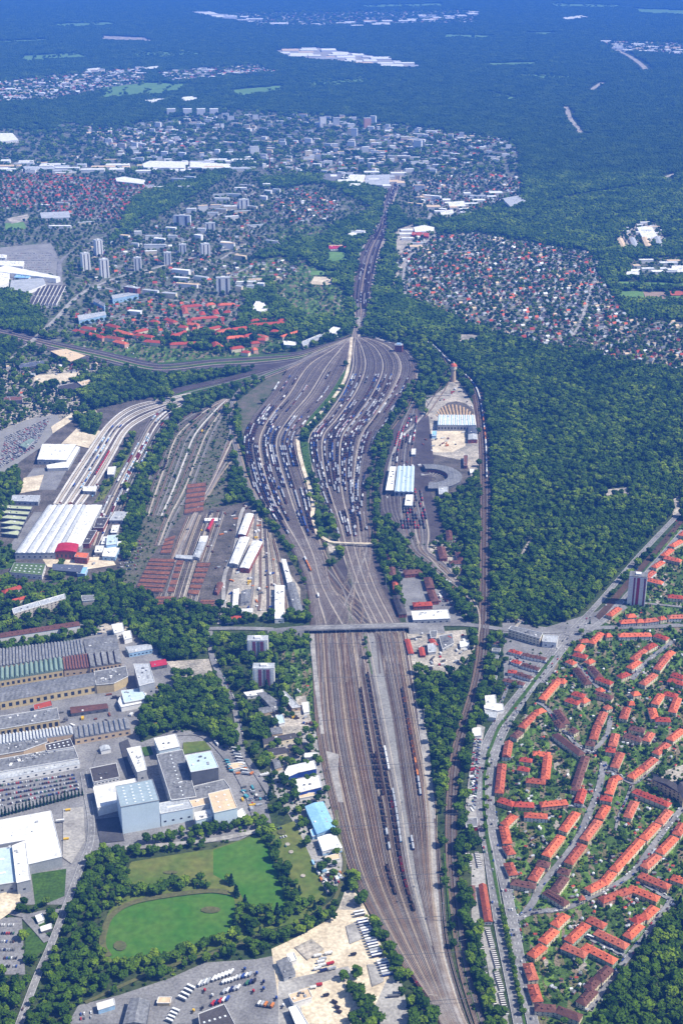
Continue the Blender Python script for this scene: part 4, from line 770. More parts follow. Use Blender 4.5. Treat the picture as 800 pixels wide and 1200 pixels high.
# centre left industry
hall([(136, 922), (178.5, 914), (186.5, 938), (142, 946)], 42, 'slateblue', 'steel', 'huge pale blue high-bay warehouse with four rows of skylights', 'high_bay_warehouse', 'warehouse', sky=(4, 6, 2.6, 1.8), base=0)
hall([(187, 942), (220, 936), (226, 947), (188.5, 954)], 20, 'light', 'steel', 'lower pale blue wing to the right of the high-bay warehouse', 'warehouse_wing', 'warehouse', sky=(1, 1, 22, 3))
hall([(184, 885), (214, 879), (230, 934), (201, 938)], 22, 'grey', 'grey', 'long grey flat hall with one dotted line of roof lights', 'warehouse', 'warehouse', sky=(1, 11, 2.0, 2.0), plant=5)
hall([(217.5, 886), (247.5, 881), (256, 899.5), (224, 905)], 36, 'paleblue', 'dgrey', 'dark walled cube with a pale blue roof rising above the grey hall', 'warehouse', 'warehouse', plant=6)
hall([(203, 938), (228, 922), (262, 914), (270, 925), (236, 941)], 17, 'grey', 'grey', 'low grey flat roof joining the dark cube and the tan cube', 'warehouse', 'warehouse', sky=None, plant=6)
hall([(244.5, 931), (269, 925), (278, 947), (251, 953)], 26, 'tan', 'steel', 'pale blue walled cube with a tan roof and six domes', 'warehouse', 'warehouse', sky=(2, 3, 2.4, 2.4))
hall([(222, 939), (244, 935), (246, 942), (225, 947)], 18, 'tan', 'white', 'narrow tan roof between the blue wing and the tan cube', 'warehouse', 'warehouse', plant=2)
hall([(228, 953), (247, 949), (249, 957), (230, 962)], 16, 'white', 'steel', 'small white stair annexe in front of the tan roofs', 'annexe', 'annexe', plant=5)
hall([(278, 952), (284, 948), (288, 955), (280, 960)], 8, 'white', 'steel', 'little white loading annexe right of the tan cube', 'annexe', 'annexe')
hall([(110, 923), (158, 913), (160, 917), (137, 922), (138, 941), (115, 947)], 13, 'white', 'white', 'low white roof to the left of the high-bay warehouse', 'works_building', 'works building', wins=None)
hall([(106, 901), (136, 895), (140, 911), (110, 917)], 11, 'dark', 'white', 'office with dark flat roof and white parapet in the works yard', 'office_block', 'office block', wins=(5, 2, 3, 1.6), plant=3)
hall([(149, 878), (165, 875), (172, 902), (161, 905)], 18, 'white', 'grey', 'narrow white roofed block with rusty roof plant', 'works_building', 'works building', plant=9)
hall([(181, 866), (206, 861), (211, 875), (187, 880)], 16, 'white', 'steel', 'white cube at the upper end of the long grey hall', 'works_building', 'works building')
# white hall bottom left
hall([(-60, 973), (60, 951), (73, 1004), (34, 1013), (30, 985), (-60, 1000)], 16, 'white', 'grey', 'big white flat roofed hall at the left edge', 'logistics_hall', 'hall', plant=8)
hall([(15, 992), (30, 986), (36, 1031), (20, 1035)], 18, 'white', 'grey', 'tall narrow white block at the front of the big white hall', 'logistics_hall', 'hall'); hall([(-60, 1004), (14, 993), (19, 1034), (-60, 1046)], 14, 'paleblue', 'grey', 'bluish lower roof left of the narrow white block', 'logistics_hall', 'hall', sky=(3, 2, 14, 3))
hall([(42, 1074), (50, 1071), (52, 1078), (45, 1081)], 4, 'white', 'white', 'small white gatehouse at the junction', 'gate_house', 'gate house'); hall([(48, 1087), (60, 1083), (61, 1088), (49, 1092)], 4, 'white', 'dgrey', 'low white bus shelter by the road junction', 'shelter', 'shelter')
# bottom truck yard
hall(cB([(147, 662), (278, 612), (335, 720), (160, 760)]), 9, 'dark', 'white', 'dark flat roofed depot with a row of skylights at the bottom edge', 'depot', 'depot', sky=(5, 1, 2.2, 2.2))
hall(cB([(615, 560), (715, 530), (735, 573), (640, 603)]), 8, 'tan', 'white', 'cream roofed workshop with tilted roof lights in the truck yard', 'workshop', 'workshop', plant=6); hall(cB([(615, 630), (658, 618), (730, 740), (670, 760)]), 8, 'white', 'dgrey', 'long white roofed shed at the bottom of the sandy lot', 'shed', 'shed')
hall(cB([(550, 385), (615, 362), (650, 445), (590, 470)]), 6, 'grey', 'grey', 'grey ribbed roof shed at the edge of the sandy lot', 'shed', 'shed', 'gable', 3, 1.0, along=1); hall(cB([(605, 352), (640, 342), (655, 378), (620, 388)]), 6, 'white', 'white', 'small white roof next to the grey ribbed shed', 'shed', 'shed')
hall(cC([(555, 692), (638, 702), (622, 800), (525, 800)]), 9, 'grey', 'dgrey', 'grey gabled depot hall at the bottom edge near the trees', 'depot', 'depot', 'gable', 1, 3); hall(cC([(415, 715), (485, 695), (490, 720), (420, 742)]), 6, 'white', 'lblue', 'white roofed shed with light blue wall left in the truck yard', 'shed', 'shed'); hall(cC([(678, 688), (730, 688), (724, 712), (670, 712)]), 4, 'tan', 'yellow', 'small yellow canopy at the left of the truck yard', 'canopy', 'canopy')
# right hand sheds by the field
hall(cA([(205, 175), (315, 168), (312, 205), (205, 210)]), 6, 'white', 'white', 'small white roof above the stepped white hall by the tracks', 'shed', 'shed')
hall(cA([(60, 290), (285, 240), (305, 308), (142, 342), (40, 388), (30, 340)]), 9, 'white', 'blue', 'stepped white roofed hall with a blue front wall', 'warehouse', 'warehouse'); hall(cA([(110, 412), (330, 368), (350, 468), (152, 518)]), 9, 'white', 'blue', 'square white roofed hall with a blue front wall', 'warehouse', 'warehouse')
hall(cA([(205, 640), (365, 597), (475, 830), (310, 880)]), 9, 'blue', 'lblue', 'long light blue gabled hall beside the meadow', 'warehouse', 'warehouse', 'gable', 1, 2.2, band=[('blue', 2, 3.2)]); hall(cA([(315, 912), (470, 876), (532, 1000), (360, 1032)]), 8, 'white', 'white', 'white gabled hall below the light blue hall', 'warehouse', 'warehouse', 'gable', 1, 1.5, band=[('lblue', 1, 3.5)])
hall(cA([(250, 850), (285, 838), (308, 895), (270, 905)]), 5, 'blue', 'lblue', 'small blue lean-to left of the light blue hall', 'lean_to', 'lean-to'); hall(cA([(385, 1085), (500, 1052), (512, 1098), (400, 1122)]), 5, 'tan', 'white', 'tan roofed shed in the scrapyard', 'shed', 'shed'); hall(cA([(150, 535), (285, 520), (290, 545), (160, 570)]), 4, 'tan', 'white', 'low tan canopy in front of the square white hall', 'canopy', 'canopy')
# allotment side works
for pts, h, rf, wl, lb in [([(440, 335), (475, 330), (560, 400), (515, 415)], 6, 'grey', 'stone', 'grey long shed slanting beside the railway spur'), ([(535, 330), (560, 330), (625, 395), (590, 400)], 6, 'light', 'stone', 'pale long shed slanting beside the railway spur'), ([(385, 335), (465, 322), (472, 342), (400, 350)], 5, 'white', 'white', 'white flat garage roof below the two plum striped towers'), ([(465, 530), (600, 505), (612, 525), (470, 555)], 6, 'dark', 'cream', 'long dark roofed stable row with cream yard, upper'), ([(485, 575), (560, 565), (565, 590), (492, 605)], 6, 'dark', 'cream', 'dark roofed stable row with cream yard, lower'), ([(445, 400), (505, 390), (515, 412), (455, 425)], 5, 'grey', 'stone', 'small grey roof among the trees by the spur'), ([(520, 432), (550, 428), (560, 462), (535, 468)], 5, 'paleblue', 'white', 'small pale blue roof beside dark conifers'), ([(495, 485), (540, 480), (550, 505), (505, 512)], 6, 'grey', 'stone', 'grey cottage roof above the stable rows'), ([(575, 560), (630, 555), (636, 575), (582, 582)], 5, 'dark', 'cream', 'small dark roof right of the stable rows'), ([(505, 620), (530, 612), (545, 650), (518, 660)], 5, 'grey', 'stone', 'little grey roof below the stable rows'), ([(632, 380), (660, 375), (664, 415), (640, 420)], 4, 'white', 'white', 'white roofed workshop next to the tracks'), ([(315, 640), (380, 630), (384, 650), (340, 660)], 4, 'tan', 'white', 'flat cream roof at the wood edge above the towers')]:
    hall(cD(pts), h, rf, wl, lb, 'shed', 'shed', 'gable' if rf in ('grey', 'dark') else 'flat', 1, 2.0, along=1)
# the two plum striped towers
for (px, py, lb) in [(302.5, 768, 'upper of two tower blocks with plum red panels beside the wood'), (309.5, 801, 'lower of two tower blocks with plum red panels beside the wood')]:
    t = tower(px, py, 33, 17, 31, .0, 'white', 'light', lb, stripes=[(-.36, 4, 'storey'), (-.17, 5, 'plum'), (.03, 3.4, 'dgrey'), (.2, 5.5, 'plum'), (.4, 4, 'storey')])
t = tower(744.5, 707, 30, 20, 55, -.25, 'white', 'grey', 'tall tower block with a bright red vertical stripe by the avenue', stripes=[(-.36, 4.5, 'storey'), (-.18, 3, 'plum'), (.04, 5, 'red'), (.26, 3, 'storey'), (.40, 3, 'plum')])
# white hall by bridge
hall([(482, 717), (524, 715), (527, 725), (484, 727)], 8, 'white', 'grey', 'long white flat hall just above the bridge road', 'warehouse', 'warehouse')
hall(cG([(560, 530), (615, 520), (622, 560), (575, 585)]), 5, 'grey', 'grey', 'grey shed roof at the right of the yard below the bridge', 'shed', 'shed'); hall(cG([(522, 510), (552, 508), (548, 535), (526, 538)]), 5, 'grey', 'grey', 'grey shed roof at the top of the yard below the bridge', 'shed', 'shed'); hall(cG([(512, 565), (545, 560), (548, 595), (515, 600)]), 5, 'light', 'grey', 'pale shed roof at the middle of the yard below the bridge', 'shed', 'shed'); hall(cG([(648, 555), (685, 548), (688, 570), (652, 578)]), 4, 'white', 'white', 'white shed at the right end of the yard below the bridge', 'shed', 'shed')
# right fringe buildings
hall(crop(560, 560, 3.3333)([(118, 592), (130, 580), (250, 608), (240, 628)]), 14, 'grey', 'cream', 'long grey roofed shop and office block beside the avenue junction', 'office_block', 'office block', wins=(6, 3, 3, 1.6)); hall(crop(560, 560, 3.3333)([(255, 615), (312, 620), (305, 645), (250, 640)]), 10, 'light', 'white', 'pale square block at the avenue junction', 'shop', 'shop')
hall(crop(560, 560, 3.3333)([(105, 535), (135, 530), (140, 545), (110, 550)]), 5, 'red', 'white', 'small red roofed filling station at the wood corner', 'shop', 'shop')
hall(crop(560, 760, 3.3333)([(22, 212), (95, 218), (100, 240), (75, 245), (25, 235)]), 7, 'white', 'white', 'white flat supermarket roof left of the avenue', 'shop', 'shop'); hall(crop(560, 760, 3.3333)([(28, 248), (75, 250), (70, 272), (30, 268)]), 6, 'light', 'white', 'pale flat roof below the white supermarket', 'shop', 'shop')
hall(crop(560, 760, 3.3333)([(676, 512), (690, 500), (795, 545), (790, 568)]), 13, 'dark', 'yellow', 'long cream school with a dark roof beside the big trees', 'school', 'school', 'gable', 1, 4, along=1, wins=(6, 3, 2.4, 2)); hall(crop(560, 760, 3.3333)([(775, 545), (800, 520), (830, 560), (800, 590)]), 14, 'dark', 'yellow', 'cross wing of the cream school at the right edge', 'school', 'school', 'gable', 1, 4)
for i, (x, y) in enumerate([(563, 752), (561, 762), (559, 773), (556.5, 784)]): pass
k = 0
for (x, y, w, h_) in [(577, 752, 9, 4), (577, 760, 9, 4), (576, 768, 8, 4), (575, 776, 8, 4), (574, 784, 9, 4), (573, 792, 9, 4)]:
    k += 1; hall([(x, y), (x + w, y + .6), (x + w - 1, y + h_), (x - 1, y + h_ - .6)], 4, 'brown' if k == 1 else 'grey', 'white', ['uppermost', 'second', 'third', 'fourth', 'fifth', 'lowest'][k - 1] + ' flat garage roof in the column beside the railway', 'garage', 'garage', group='garages in a column beside the railway')
for (x, y, w, h_, rf, lb) in [(568, 816, 12, 8, 'white', 'white roof at the bend of the avenue by the railway'), (567, 826, 10, 7, 'light', 'pale roof just below the white one at the bend'), (553, 854, 10, 8, 'white', 'white roofed workshop beside the main line trees'), (545, 960, 13, 9, 'grey', 'grey roofed garage with red doors beside the main line')]:
    hall([(x, y), (x + w, y - 1), (x + w + 1, y + h_), (x + 1, y + h_ + 1)], 6, rf, 'white' if rf != 'grey' else 'red', lb, 'workshop', 'workshop')
# garage rows by the avenue (bottom)
gk = 0
for (x0, y0, x1, y1) in [(561, 1092, 567, 1134), (571, 1090, 577, 1111), (567, 1140, 581, 1186), (577, 1114, 583, 1135), (581, 1140, 588, 1162), (586, 1164, 593, 1190), (547, 1000, 550, 1016), (558, 1000, 562, 1018)]:
    gk += 1; a, b_ = at(x0, y0), at(x1, y1); L = math.hypot(b_[0] - a[0], b_[1] - a[1]); rot = math.atan2(b_[1] - a[1], b_[0] - a[0])
    root = thing('garage_row', '%s row of small lock-up garages between the avenue and the railway' % ['upper left', 'upper right', 'long lower left', 'second upper right', 'third right hand', 'lowest right hand', 'topmost left', 'topmost right'][gk - 1], 'garage row', ((a[0] + b_[0]) / 2, (a[1] + b_[1]) / 2, 0), rot, 'garage rows by the avenue')
    bb = MB(); bb.box(0, 0, 0, 2.5, L, 5.4); link('wall', bb.mesh('wall', W_['white']), root); foot([a[:2], b_[:2], (b_[0] + 6, b_[1]), (a[0] + 6, a[1])])
    n = max(3, int(L / 3.2)); 
    for i in range(n):
        link('roof_panel', cube_mesh('roof_panel', 1.9, 5.8, .35, R_['dark' if 1 else 'brown']), root, (-L / 2 + (i + .5) * L / n, 0, 2.51))
# left middle: container halls, car depot
hall([(50, 520.5), (89, 521), (78, 539), (44, 538.5)], 12, 'white', 'grey', 'white square roof with grey seams left of the container terminal', 'logistics_hall', 'hall', 'gable', 3, .6); hall([(55, 545), (78, 540.5), (90, 523), (94, 524), (80, 548), (56, 549)], 7, 'white', 'grey', 'white loading canopy wrapped round the square white hall', 'canopy', 'canopy', parapet=False)
hall([(57, 592), (101, 592), (70, 648), (18, 648)], 13, 'light', 'grey', 'hall with alternating white and grey roof bays, lower left', 'logistics_hall', 'hall', 'gable', 9, 1.4, mats2='alt'); hall([(101.5, 592), (120, 592), (95, 640), (72, 647)], 12, 'white', 'grey', 'plain white roof right of the white and grey striped hall', 'logistics_hall', 'hall', 'gable', 1, 1)
hall(c1([(275, 148), (370, 152), (358, 188), (260, 186)]), 16, 'carmine', 'brick', 'brick gabled works front at the lower end of the striped hall', 'factory_hall', FH, 'barrel', 1, 3, wins=(7, 1, 3, 6)); hall(c1([(360, 190), (418, 194), (408, 218), (350, 212)]), 12, 'orange', 'brick', 'orange roof beside the brick gabled works front', 'factory_hall', FH)
hall(c1([(70, 240), (215, 245), (198, 298), (48, 284)]), 9, 'sedum', 'white', 'green planted roof dotted with white roof lights', 'logistics_hall', 'hall', sky=(6, 3, 3, 2.4)); hall(c1([(250, 243), (392, 250), (378, 282), (246, 272)]), 9, 'slate', 'dgrey', 'dark slate blue roof beside the planted roof', 'hall', 'hall', 'gable', 1, 2, along=1); hall(c1([(382, 260), (412, 262), (400, 292), (362, 288)]), 7, 'blue', 'lblue', 'small light blue roof right of the slate blue hall', 'shed', 'shed')
for i in range(6):
    a = i * 6.6; hall([(2 + a * .9 - i * 2, 592 + i * 6.0), (38 - i * 3, 594 + i * 6.0), (36 - i * 3, 597.4 + i * 6.0), (0 + a * .5 - i * 3, 595.4 + i * 6.0)], 7, 'lime', 'dgrey', ['uppermost', 'second', 'third', 'fourth', 'fifth', 'lowest'][i] + ' cream and green shed of the left edge stack', 'shed', 'shed', group='parallel cream sheds at the left edge')
for pts, h, rf, wl, lb in [([(505, 112), (555, 108), (548, 150), (500, 156)], 14, 'paleblue', 'lblue', 'pale blue works tower right of the big striped hall'), ([(500, 142), (575, 140), (540, 212), (480, 208)], 8, 'white', 'lblue', 'white roof wrapped round the pale blue works tower'), ([(452, 160), (492, 160), (478, 190), (445, 190)], 8, 'white', 'grey', 'small white roof left of the pale blue works tower'), ([(488, 118), (520, 116), (500, 150), (475, 152)], 9, 'white', 'grey', 'narrow white roof above the pale blue works tower'), ([(530, 65), (562, 62), (548, 98), (520, 98)], 8, 'white', 'grey', 'white shed beside the curving yard tracks'), ([(455, 30), (510, 28), (485, 75), (440, 75)], 9, 'dark', 'brick', 'dark roof with white lights beside the white hall'), ([(540, 0), (600, 0), (575, 40), (515, 40)], 9, 'light', 'grey', 'pale grey roof at the upper end of the small sheds'), ([(400, 90), (455, 88), (420, 148), (370, 148)], 10, 'dark', 'brick', 'dark striped roof between the white hall and the sheds'), ([(405, 95), (408, 92), (410, 95), (407, 98)], 3, 'white', 'white', '')]:
    if lb: hall(c1(pts), h, rf, wl, lb, 'shed', 'shed', plant=5)
hall(c6([(395, 602), (455, 602), (448, 625), (390, 622)]), 8, 'white', 'grey', 'small white roof at the lower end of the container tracks', 'shed', 'shed'); hall(c6([(508, 512), (545, 508), (535, 545), (505, 545)]), 9, 'white', 'grey', 'white cabin between the container tracks and the sidings', 'shed', 'shed'); hall(c6([(60, 640), (190, 642), (180, 672), (55, 668)]), 9, 'light', 'grey', 'long pale roof above the striped hall', 'shed', 'shed', 'gable', 2, 1.2, along=1); hall(c6([(95, 408), (140, 376), (165, 380), (125, 420)]), 6, 'green', 'grey', 'mint green canopy over the car storage lot', 'canopy', 'canopy', 'gable', 3, 1)
hall(c6([(20, 182), (105, 178), (105, 196), (22, 200)]), 9, 'brown', 'dgrey', 'brown roofed shed beside the scrap heaps', 'shed', 'shed'); hall(c6([(90, 28), (205, 12), (210, 30), (95, 45)]), 8, 'slate', 'dgrey', 'dark shed with chimney at the upper left', 'shed', 'shed'); hall(c6([(275, 130), (420, 100), (432, 122), (360, 150), (270, 155)]), 6, 'dark', 'grey', 'dark low shed with a white end above the allotments', 'shed', 'shed'); hall(c6([(365, 112), (425, 102), (432, 122), (385, 128)]), 8, 'tan', 'white', 'cream roof at the end of the dark low shed', 'shed', 'shed')
# apartment rows lower left
hall(c1([(60, 456), (180, 420), (190, 440), (66, 478)]), 16, 'light', 'storeyc', 'left half of the long cream apartment row', 'apartment_row', 'apartments', wins=(7, 4, 3, 1.6)); hall(c1([(184, 420), (303, 386), (308, 405), (194, 440)]), 16, 'light', 'storeyc', 'right half of the long cream apartment row', 'apartment_row', 'apartments', wins=(7, 4, 3, 1.6)); hall(c1([(384, 394), (440, 392), (442, 414), (388, 418)]), 16, 'grey', 'storeyc', 'square apartment block at the wood edge', 'apartment_row', 'apartments')
house(c1([(15, 368)])[0], c1([(100, 342)])[0], 'red', 'white', w=14, he=10, hr=14, dormers=0, label='upper red roofed apartment house at the left edge', name='apartment_house'); house(c1([(50, 412)])[0], c1([(220, 368)])[0], 'red', 'cream', w=10, he=6, hr=9, dormers=0, label='long low red roof above the cream apartment row', name='apartment_house')
house(c1([(-60, 578)])[0], c1([(372, 512)])[0], 'brown', 'white', w=14, he=13, hr=18, label='very long white administration building with a brown dormered roof', name='administration_building', cat='office', dormers=14); house(c1([(-20, 330)])[0], c1([(10, 310)])[0], 'red', 'white', w=12, he=9, hr=13, dormers=0, label='short red roof cut by the left edge', name='apartment_house')
# freight sheds, centre left
for pts, h, rf, wl, lb, pr in [([(432, 8), (470, 10), (432, 108), (396, 104)], 9, 'white', 'brick', 'upper white freight shed beside the flyover tracks', 1), ([(405, 118), (450, 120), (395, 246), (355, 240)], 8, 'white', 'grey', 'white freight shed with ragged edge, second from the top', 1), ([(465, 135), (512, 140), (448, 265), (404, 260)], 10, 'white', 'brick', 'largest white freight shed with brick gable', 1), ([(598, 220), (620, 222), (650, 325), (626, 332)], 8, 'white', 'grey', 'narrow white roof of the right hand freight shed', 0), ([(625, 336), (662, 330), (702, 465), (660, 466)], 8, 'grey', 'grey', 'grey continuation of the right hand freight shed', 1), ([(568, 345), (614, 345), (612, 498), (568, 500)], 9, 'white', 'white', 'tall white rectangular shed above the bridge trees', 0), ([(374, 365), (402, 358), (394, 440), (370, 445)], 6, 'white', 'white', 'white shed left of the scrap bay', 0), ([(410, 372), (456, 362), (450, 420), (408, 426)], 6, 'grey', 'grey', 'grey open scrap bay roof', 1), ([(222, 114), (256, 112), (246, 140), (212, 140)], 7, 'white', 'grey', 'white end of the small shed by the wheel store', 0), ([(212, 141), (246, 141), (214, 215), (184, 210)], 7, 'light', 'grey', 'pale grey shed by the wheel store', 1), ([(106, 200), (184, 205), (182, 222), (104, 215)], 6, 'light', 'grey', 'long thin roof across the top of the wheel store', 0), ([(270, 35), (288, 32), (262, 82), (248, 80)], 6, 'carmine', 'brick', 'thin carmine roof in the old sidings', 1), ([(410, 455), (465, 452), (462, 470), (412, 475)], 5, 'white', 'white', 'low white roof at the bottom of the freight sheds', 0), ([(336, 492), (410, 488), (410, 505), (338, 510)], 6, 'red', 'white', 'white house with a red roof at the bridge road junction', 1), ([(300, 330), (326, 332), (300, 380), (285, 375)], 5, 'brown', 'brick', 'brown shed at the right of the wheel store', 1), ([(240, 30), (300, 28), (300, 42), (240, 42)], 6, 'white', 'grey', 'white cabin among the old sidings', 0)]:
    hall(c2(pts), h, rf, wl, lb, 'freight_shed', 'freight shed', 'gable' if pr else 'flat', 1, 1.6, parapet=False)
# rusty wheel store: rows of rusty stock
ri = 0
for (x0, y0, x1, y1, x2, y2, n) in [(-20, 345, 95, 222, 30, 0, 0)]: pass
def rust_bay(q, n, lb):
    """q: corners TL TR BR BL in photo px; n rows of stacked rusty material"""
    P = [np.array(at(*p)[:2]) for p in q]; c = sum(P) / 4
    root = thing('wheel_store', lb, 'storage bay', (c[0], c[1], 0)); foot([tuple(p) for p in P])
    b = MB(); b.prism([tuple(p - c) for p in P], 0.9, 1.5); link('bed', b.mesh('bed', G['ballast']), root)
    for i in range(n):
        u = (i + .15) / n; v = (i + .82) / n
        a, d = P[0] * (1 - u) + P[3] * u - c, P[1] * (1 - u) + P[2] * u - c; e, f = P[0] * (1 - v) + P[3] * v - c, P[1] * (1 - v) + P[2] * v - c
        b = MB(); b.prism([tuple(a), tuple(d), tuple(f), tuple(e)], 1.5, 2.6); link('stack', b.mesh('stack', G['rust']), root)
for q, n, lb in [([(177, 655), (206, 656), (190, 696), (158, 694)], 8, 'left bay of the rusty wheel store with eight rows'), ([(232, 660), (247, 660), (232, 699), (220, 698)], 6, 'right bay of the rusty wheel store'), ([(208, 657), (216, 657), (204, 696), (196, 696)], 5, 'thin middle bay of the rusty wheel store'), ([(184, 700), (205, 700), (200, 710), (178, 712)], 3, 'small rusty bay below the left bay'), ([(236, 704), (252, 704), (250, 713), (232, 713)], 3, 'small rusty bay below the right bay'), ([(220, 568), (242, 566), (238, 600), (216, 604)], 6, 'rusty storage bay among the old sidings under gantries'), ([(194, 632), (206, 628), (200, 650), (188, 650)], 4, 'rust brown heap bay above the wheel store')]: rust_bay(q, n, lb)
# locomotive depot, right
hall(cE([(268, 292), (606, 294), (618, 388), (258, 385)]), 14, 'paleblue', 'grey', 'wide blue engine shed with white ribbed roof bays', 'engine_shed', 'engine shed', 'gable', 18, 1.6, mats2='alt', wins=(7, 1, 4, 5))
hall(cE([(545, 400), (622, 398), (630, 460), (548, 462)]), 11, 'slate', 'grey', 'dark wing at the lower right of the ribbed engine shed', 'engine_shed', 'engine shed', 'gable', 1, 2); hall(cE([(548, 466), (628, 464), (632, 520), (545, 522)]), 9, 'light', 'brick', 'pale roofed brick annexe below the dark wing', 'annexe', 'annexe', 'gable', 1, 2); hall(cE([(210, 445), (252, 442), (248, 485), (208, 488)]), 7, 'blue', 'lblue', 'small blue shed at the left of the sand floor', 'shed', 'shed')
hall(cF([(352, 422), (418, 422), (414, 522), (340, 520)]), 12, 'paleblue', 'grey', 'broad pale blue repair shed with dark doors', 'repair_shed', 'repair shed', 'gable', 4, 1.6, wins=(8, 1, 5, 6)); hall(cF([(324, 424), (347, 424), (336, 516), (306, 516)]), 11, 'white', 'slate' if 0 else 'dgrey', 'narrow white bay left of the pale blue repair shed', 'repair_shed', 'repair shed'); hall(cF([(386, 534), (414, 534), (410, 576), (380, 575)]), 8, 'white', 'grey', 'white square roof below the pale blue repair shed', 'shed', 'shed'); hall(cF([(407, 355), (423, 354), (422, 376), (406, 376)]), 6, 'white', 'grey', 'small white roof above the pale blue repair shed', 'shed', 'shed'); hall(cF([(512, 505), (548, 504), (548, 530), (514, 532)]), 8, 'light', 'grey', 'pale square shed below the roundhouse', 'shed', 'shed'); hall(cF([(633, 435), (652, 433), (654, 448), (636, 450)]), 5, 'white', 'white', 'tiny white cabin right of the roundhouse', 'shed', 'shed'); hall(cF([(610, 380), (626, 380), (624, 420), (610, 420)]), 7, 'brown', 'brick', 'brown brick house between the roundhouse and the main line', 'works_building', 'works building')
# roundhouse
x, y, _ = at(503, 562); root = thing('roundhouse', 'grey half-ring roundhouse open towards the tracks on its left', 'roundhouse', (x, y, 0))
def arc(r, n=36, a0=-96, a1=100): return [(r * math.cos(math.radians(a0 + (a1 - a0) * i / n)), r * math.sin(math.radians(a0 + (a1 - a0) * i / n))) for i in range(n + 1)]
o_, i_ = arc(66), arc(39); ring = o_ + i_[::-1]; b = MB()
for k in range(36): b.prism([o_[k], o_[k + 1], i_[k + 1], i_[k]], 0, 8)
link('wall', b.mesh('wall', W_['dgrey']), root); b = MB(); o2, m2, i2 = arc(67.5), arc(50), arc(38)
vs = [p + (8.3,) for p in o2] + [p + (11,) for p in m2] + [p + (9.4,) for p in i2]; n = 37
b.add(vs, [(i, i + 1, n + i + 1, n + i) for i in range(36)] + [(n + i, n + i + 1, 2 * n + i + 1, 2 * n + i) for i in range(36)]); rf = link('roof', b.mesh('roof', R_['grey']), root); foot([(x + p[0], y + p[1]) for p in ring])
for k in range(22):
    a = math.radians(-90 + k * 8.6); link('door', cube_mesh('door', 4.2, .3, 5.5, W_['brick']), root, (38.85 * math.cos(a), 38.85 * math.sin(a), .5), a + PI / 2)
x, y, _ = at(500, 556); root = thing('turntable', 'round turntable with a bridge in the middle of the roundhouse', 'turntable', (x - 2, y - 6, 0)); b = MB(); b.cyl(0, 0, 1.42, 1.6, 13, 13, 32); link('pit', b.mesh('pit', G['ballast']), root); b = MB(); b.box(0, 0, 1.62, 2.4, 24, 3.2, .4); link('turntable_bridge', b.mesh('turntable_bridge', W_['concrete']), root)
# water tower with red cap
x, y, _ = at(530.5, 447); root = thing('water_tower', 'round stone water tower with a wide head and a red dome', 'water tower', (x, y, 0)); foot([(x - 7, y - 7), (x + 7, y - 7), (x + 7, y + 7), (x - 7, y + 7)])
b = MB(); b.cyl(0, 0, 0, 30, 7, 5.6, 20); link('shaft', b.mesh('shaft', W_['stone']), root); b = MB(); b.cyl(0, 0, 30, 33, 5.7, 8.2, 20); b.cyl(0, 0, 33.01, 41, 8.2, 8.2, 20); link('tank', b.mesh('tank', W_['cream']), root)
b = MB(); b.cyl(0, 0, 41.01, 45, 8.8, 6.5, 20); b.cyl(0, 0, 45.01, 48, 6.5, 2.2, 20); rf = link('roof', b.mesh('roof', R_['orange']), root); b = MB(); b.cyl(0, 0, 48.01, 51, 1.6, 1.2, 12); link('lantern', b.mesh('lantern', W_['white']), rf)
for k in range(8):
    a = k * PI / 4; link('window', cube_mesh('window', 1.2, .2, 2.4, W_['glass']), root, (8.22 * math.cos(a), 8.22 * math.sin(a), 36), a + PI / 2)
# signal box at the neck
x, y, _ = at(467, 412); root = thing('signal_box', 'square brown brick signal tower with a white cap at the yard neck', 'signal box', (x, y, 0), -.15); foot([(x - 11, y - 9), (x + 11, y - 9), (x + 11, y + 9), (x - 11, y + 9)])
b = MB(); b.box(0, 0, 0, 19, 20, 16); link('wall', b.mesh('wall', W_['brick']), root); b = MB(); b.box(0, 0, 19.004, 20, 20.6, 16.6); rf = link('roof', b.mesh('roof', R_['light']), root); b = MB(); b.box(0, 1, 20.01, 23, 11, 8); link('roof_house', b.mesh('roof_house', W_['lblue']), rf)
for k in range(4):
    for j in range(4): link('window', cube_mesh('window', 2.2, .16, 1.6, W_['glass']), root, (-7.5 + j * 5, -8.06, 2.5 + k * 4.2))
for pts, h, rf, wl, lb in [([(137, 543), (152, 538), (182, 545), (190, 552), (165, 560), (140, 552)], 8, 'white', 'white', 'white irregular hall right of the red roofed blocks')]:
    pass
c3 = crop(0, 180, 2.963); c4 = crop(250, 180, 2.963); c5b = crop(500, 180, 2.6667)
hall(c4([(402, 612), (418, 602), (440, 606), (446, 618), (425, 626), (405, 624)]), 10, 'white', 'white', 'white office by the left side of the yard neck', 'office_block', 'office block'); hall(c4([(132, 540), (150, 512), (172, 515), (192, 540), (165, 550)]), 12, 'white', 'white', 'white angular hall right of the lone white tower', 'hall', 'hall')
hall(c4([(242, 648), (285, 655), (290, 668), (246, 664)]), 9, 'white', 'white', 'white shed by the orange roof near the neck', 'shed', 'shed'); house(c4([(235, 632)])[0], c4([(300, 612)])[0], 'orange', 'cream', w=14, he=8, hr=12, dormers=0, label='orange roofed barracks nearest the yard neck', name='apartment_house'); hall(c4([(305, 655), (385, 622), (392, 634), (312, 668)]), 9, 'light', 'grey', 'long pale shed left of the yard neck', 'shed', 'shed')
hall(c3([(176, 686), (230, 678), (298, 702), (246, 722)]), 12, 'tan', 'dgrey', 'large cream flat hall beside the curved railway', 'warehouse', 'warehouse', parapet=False)
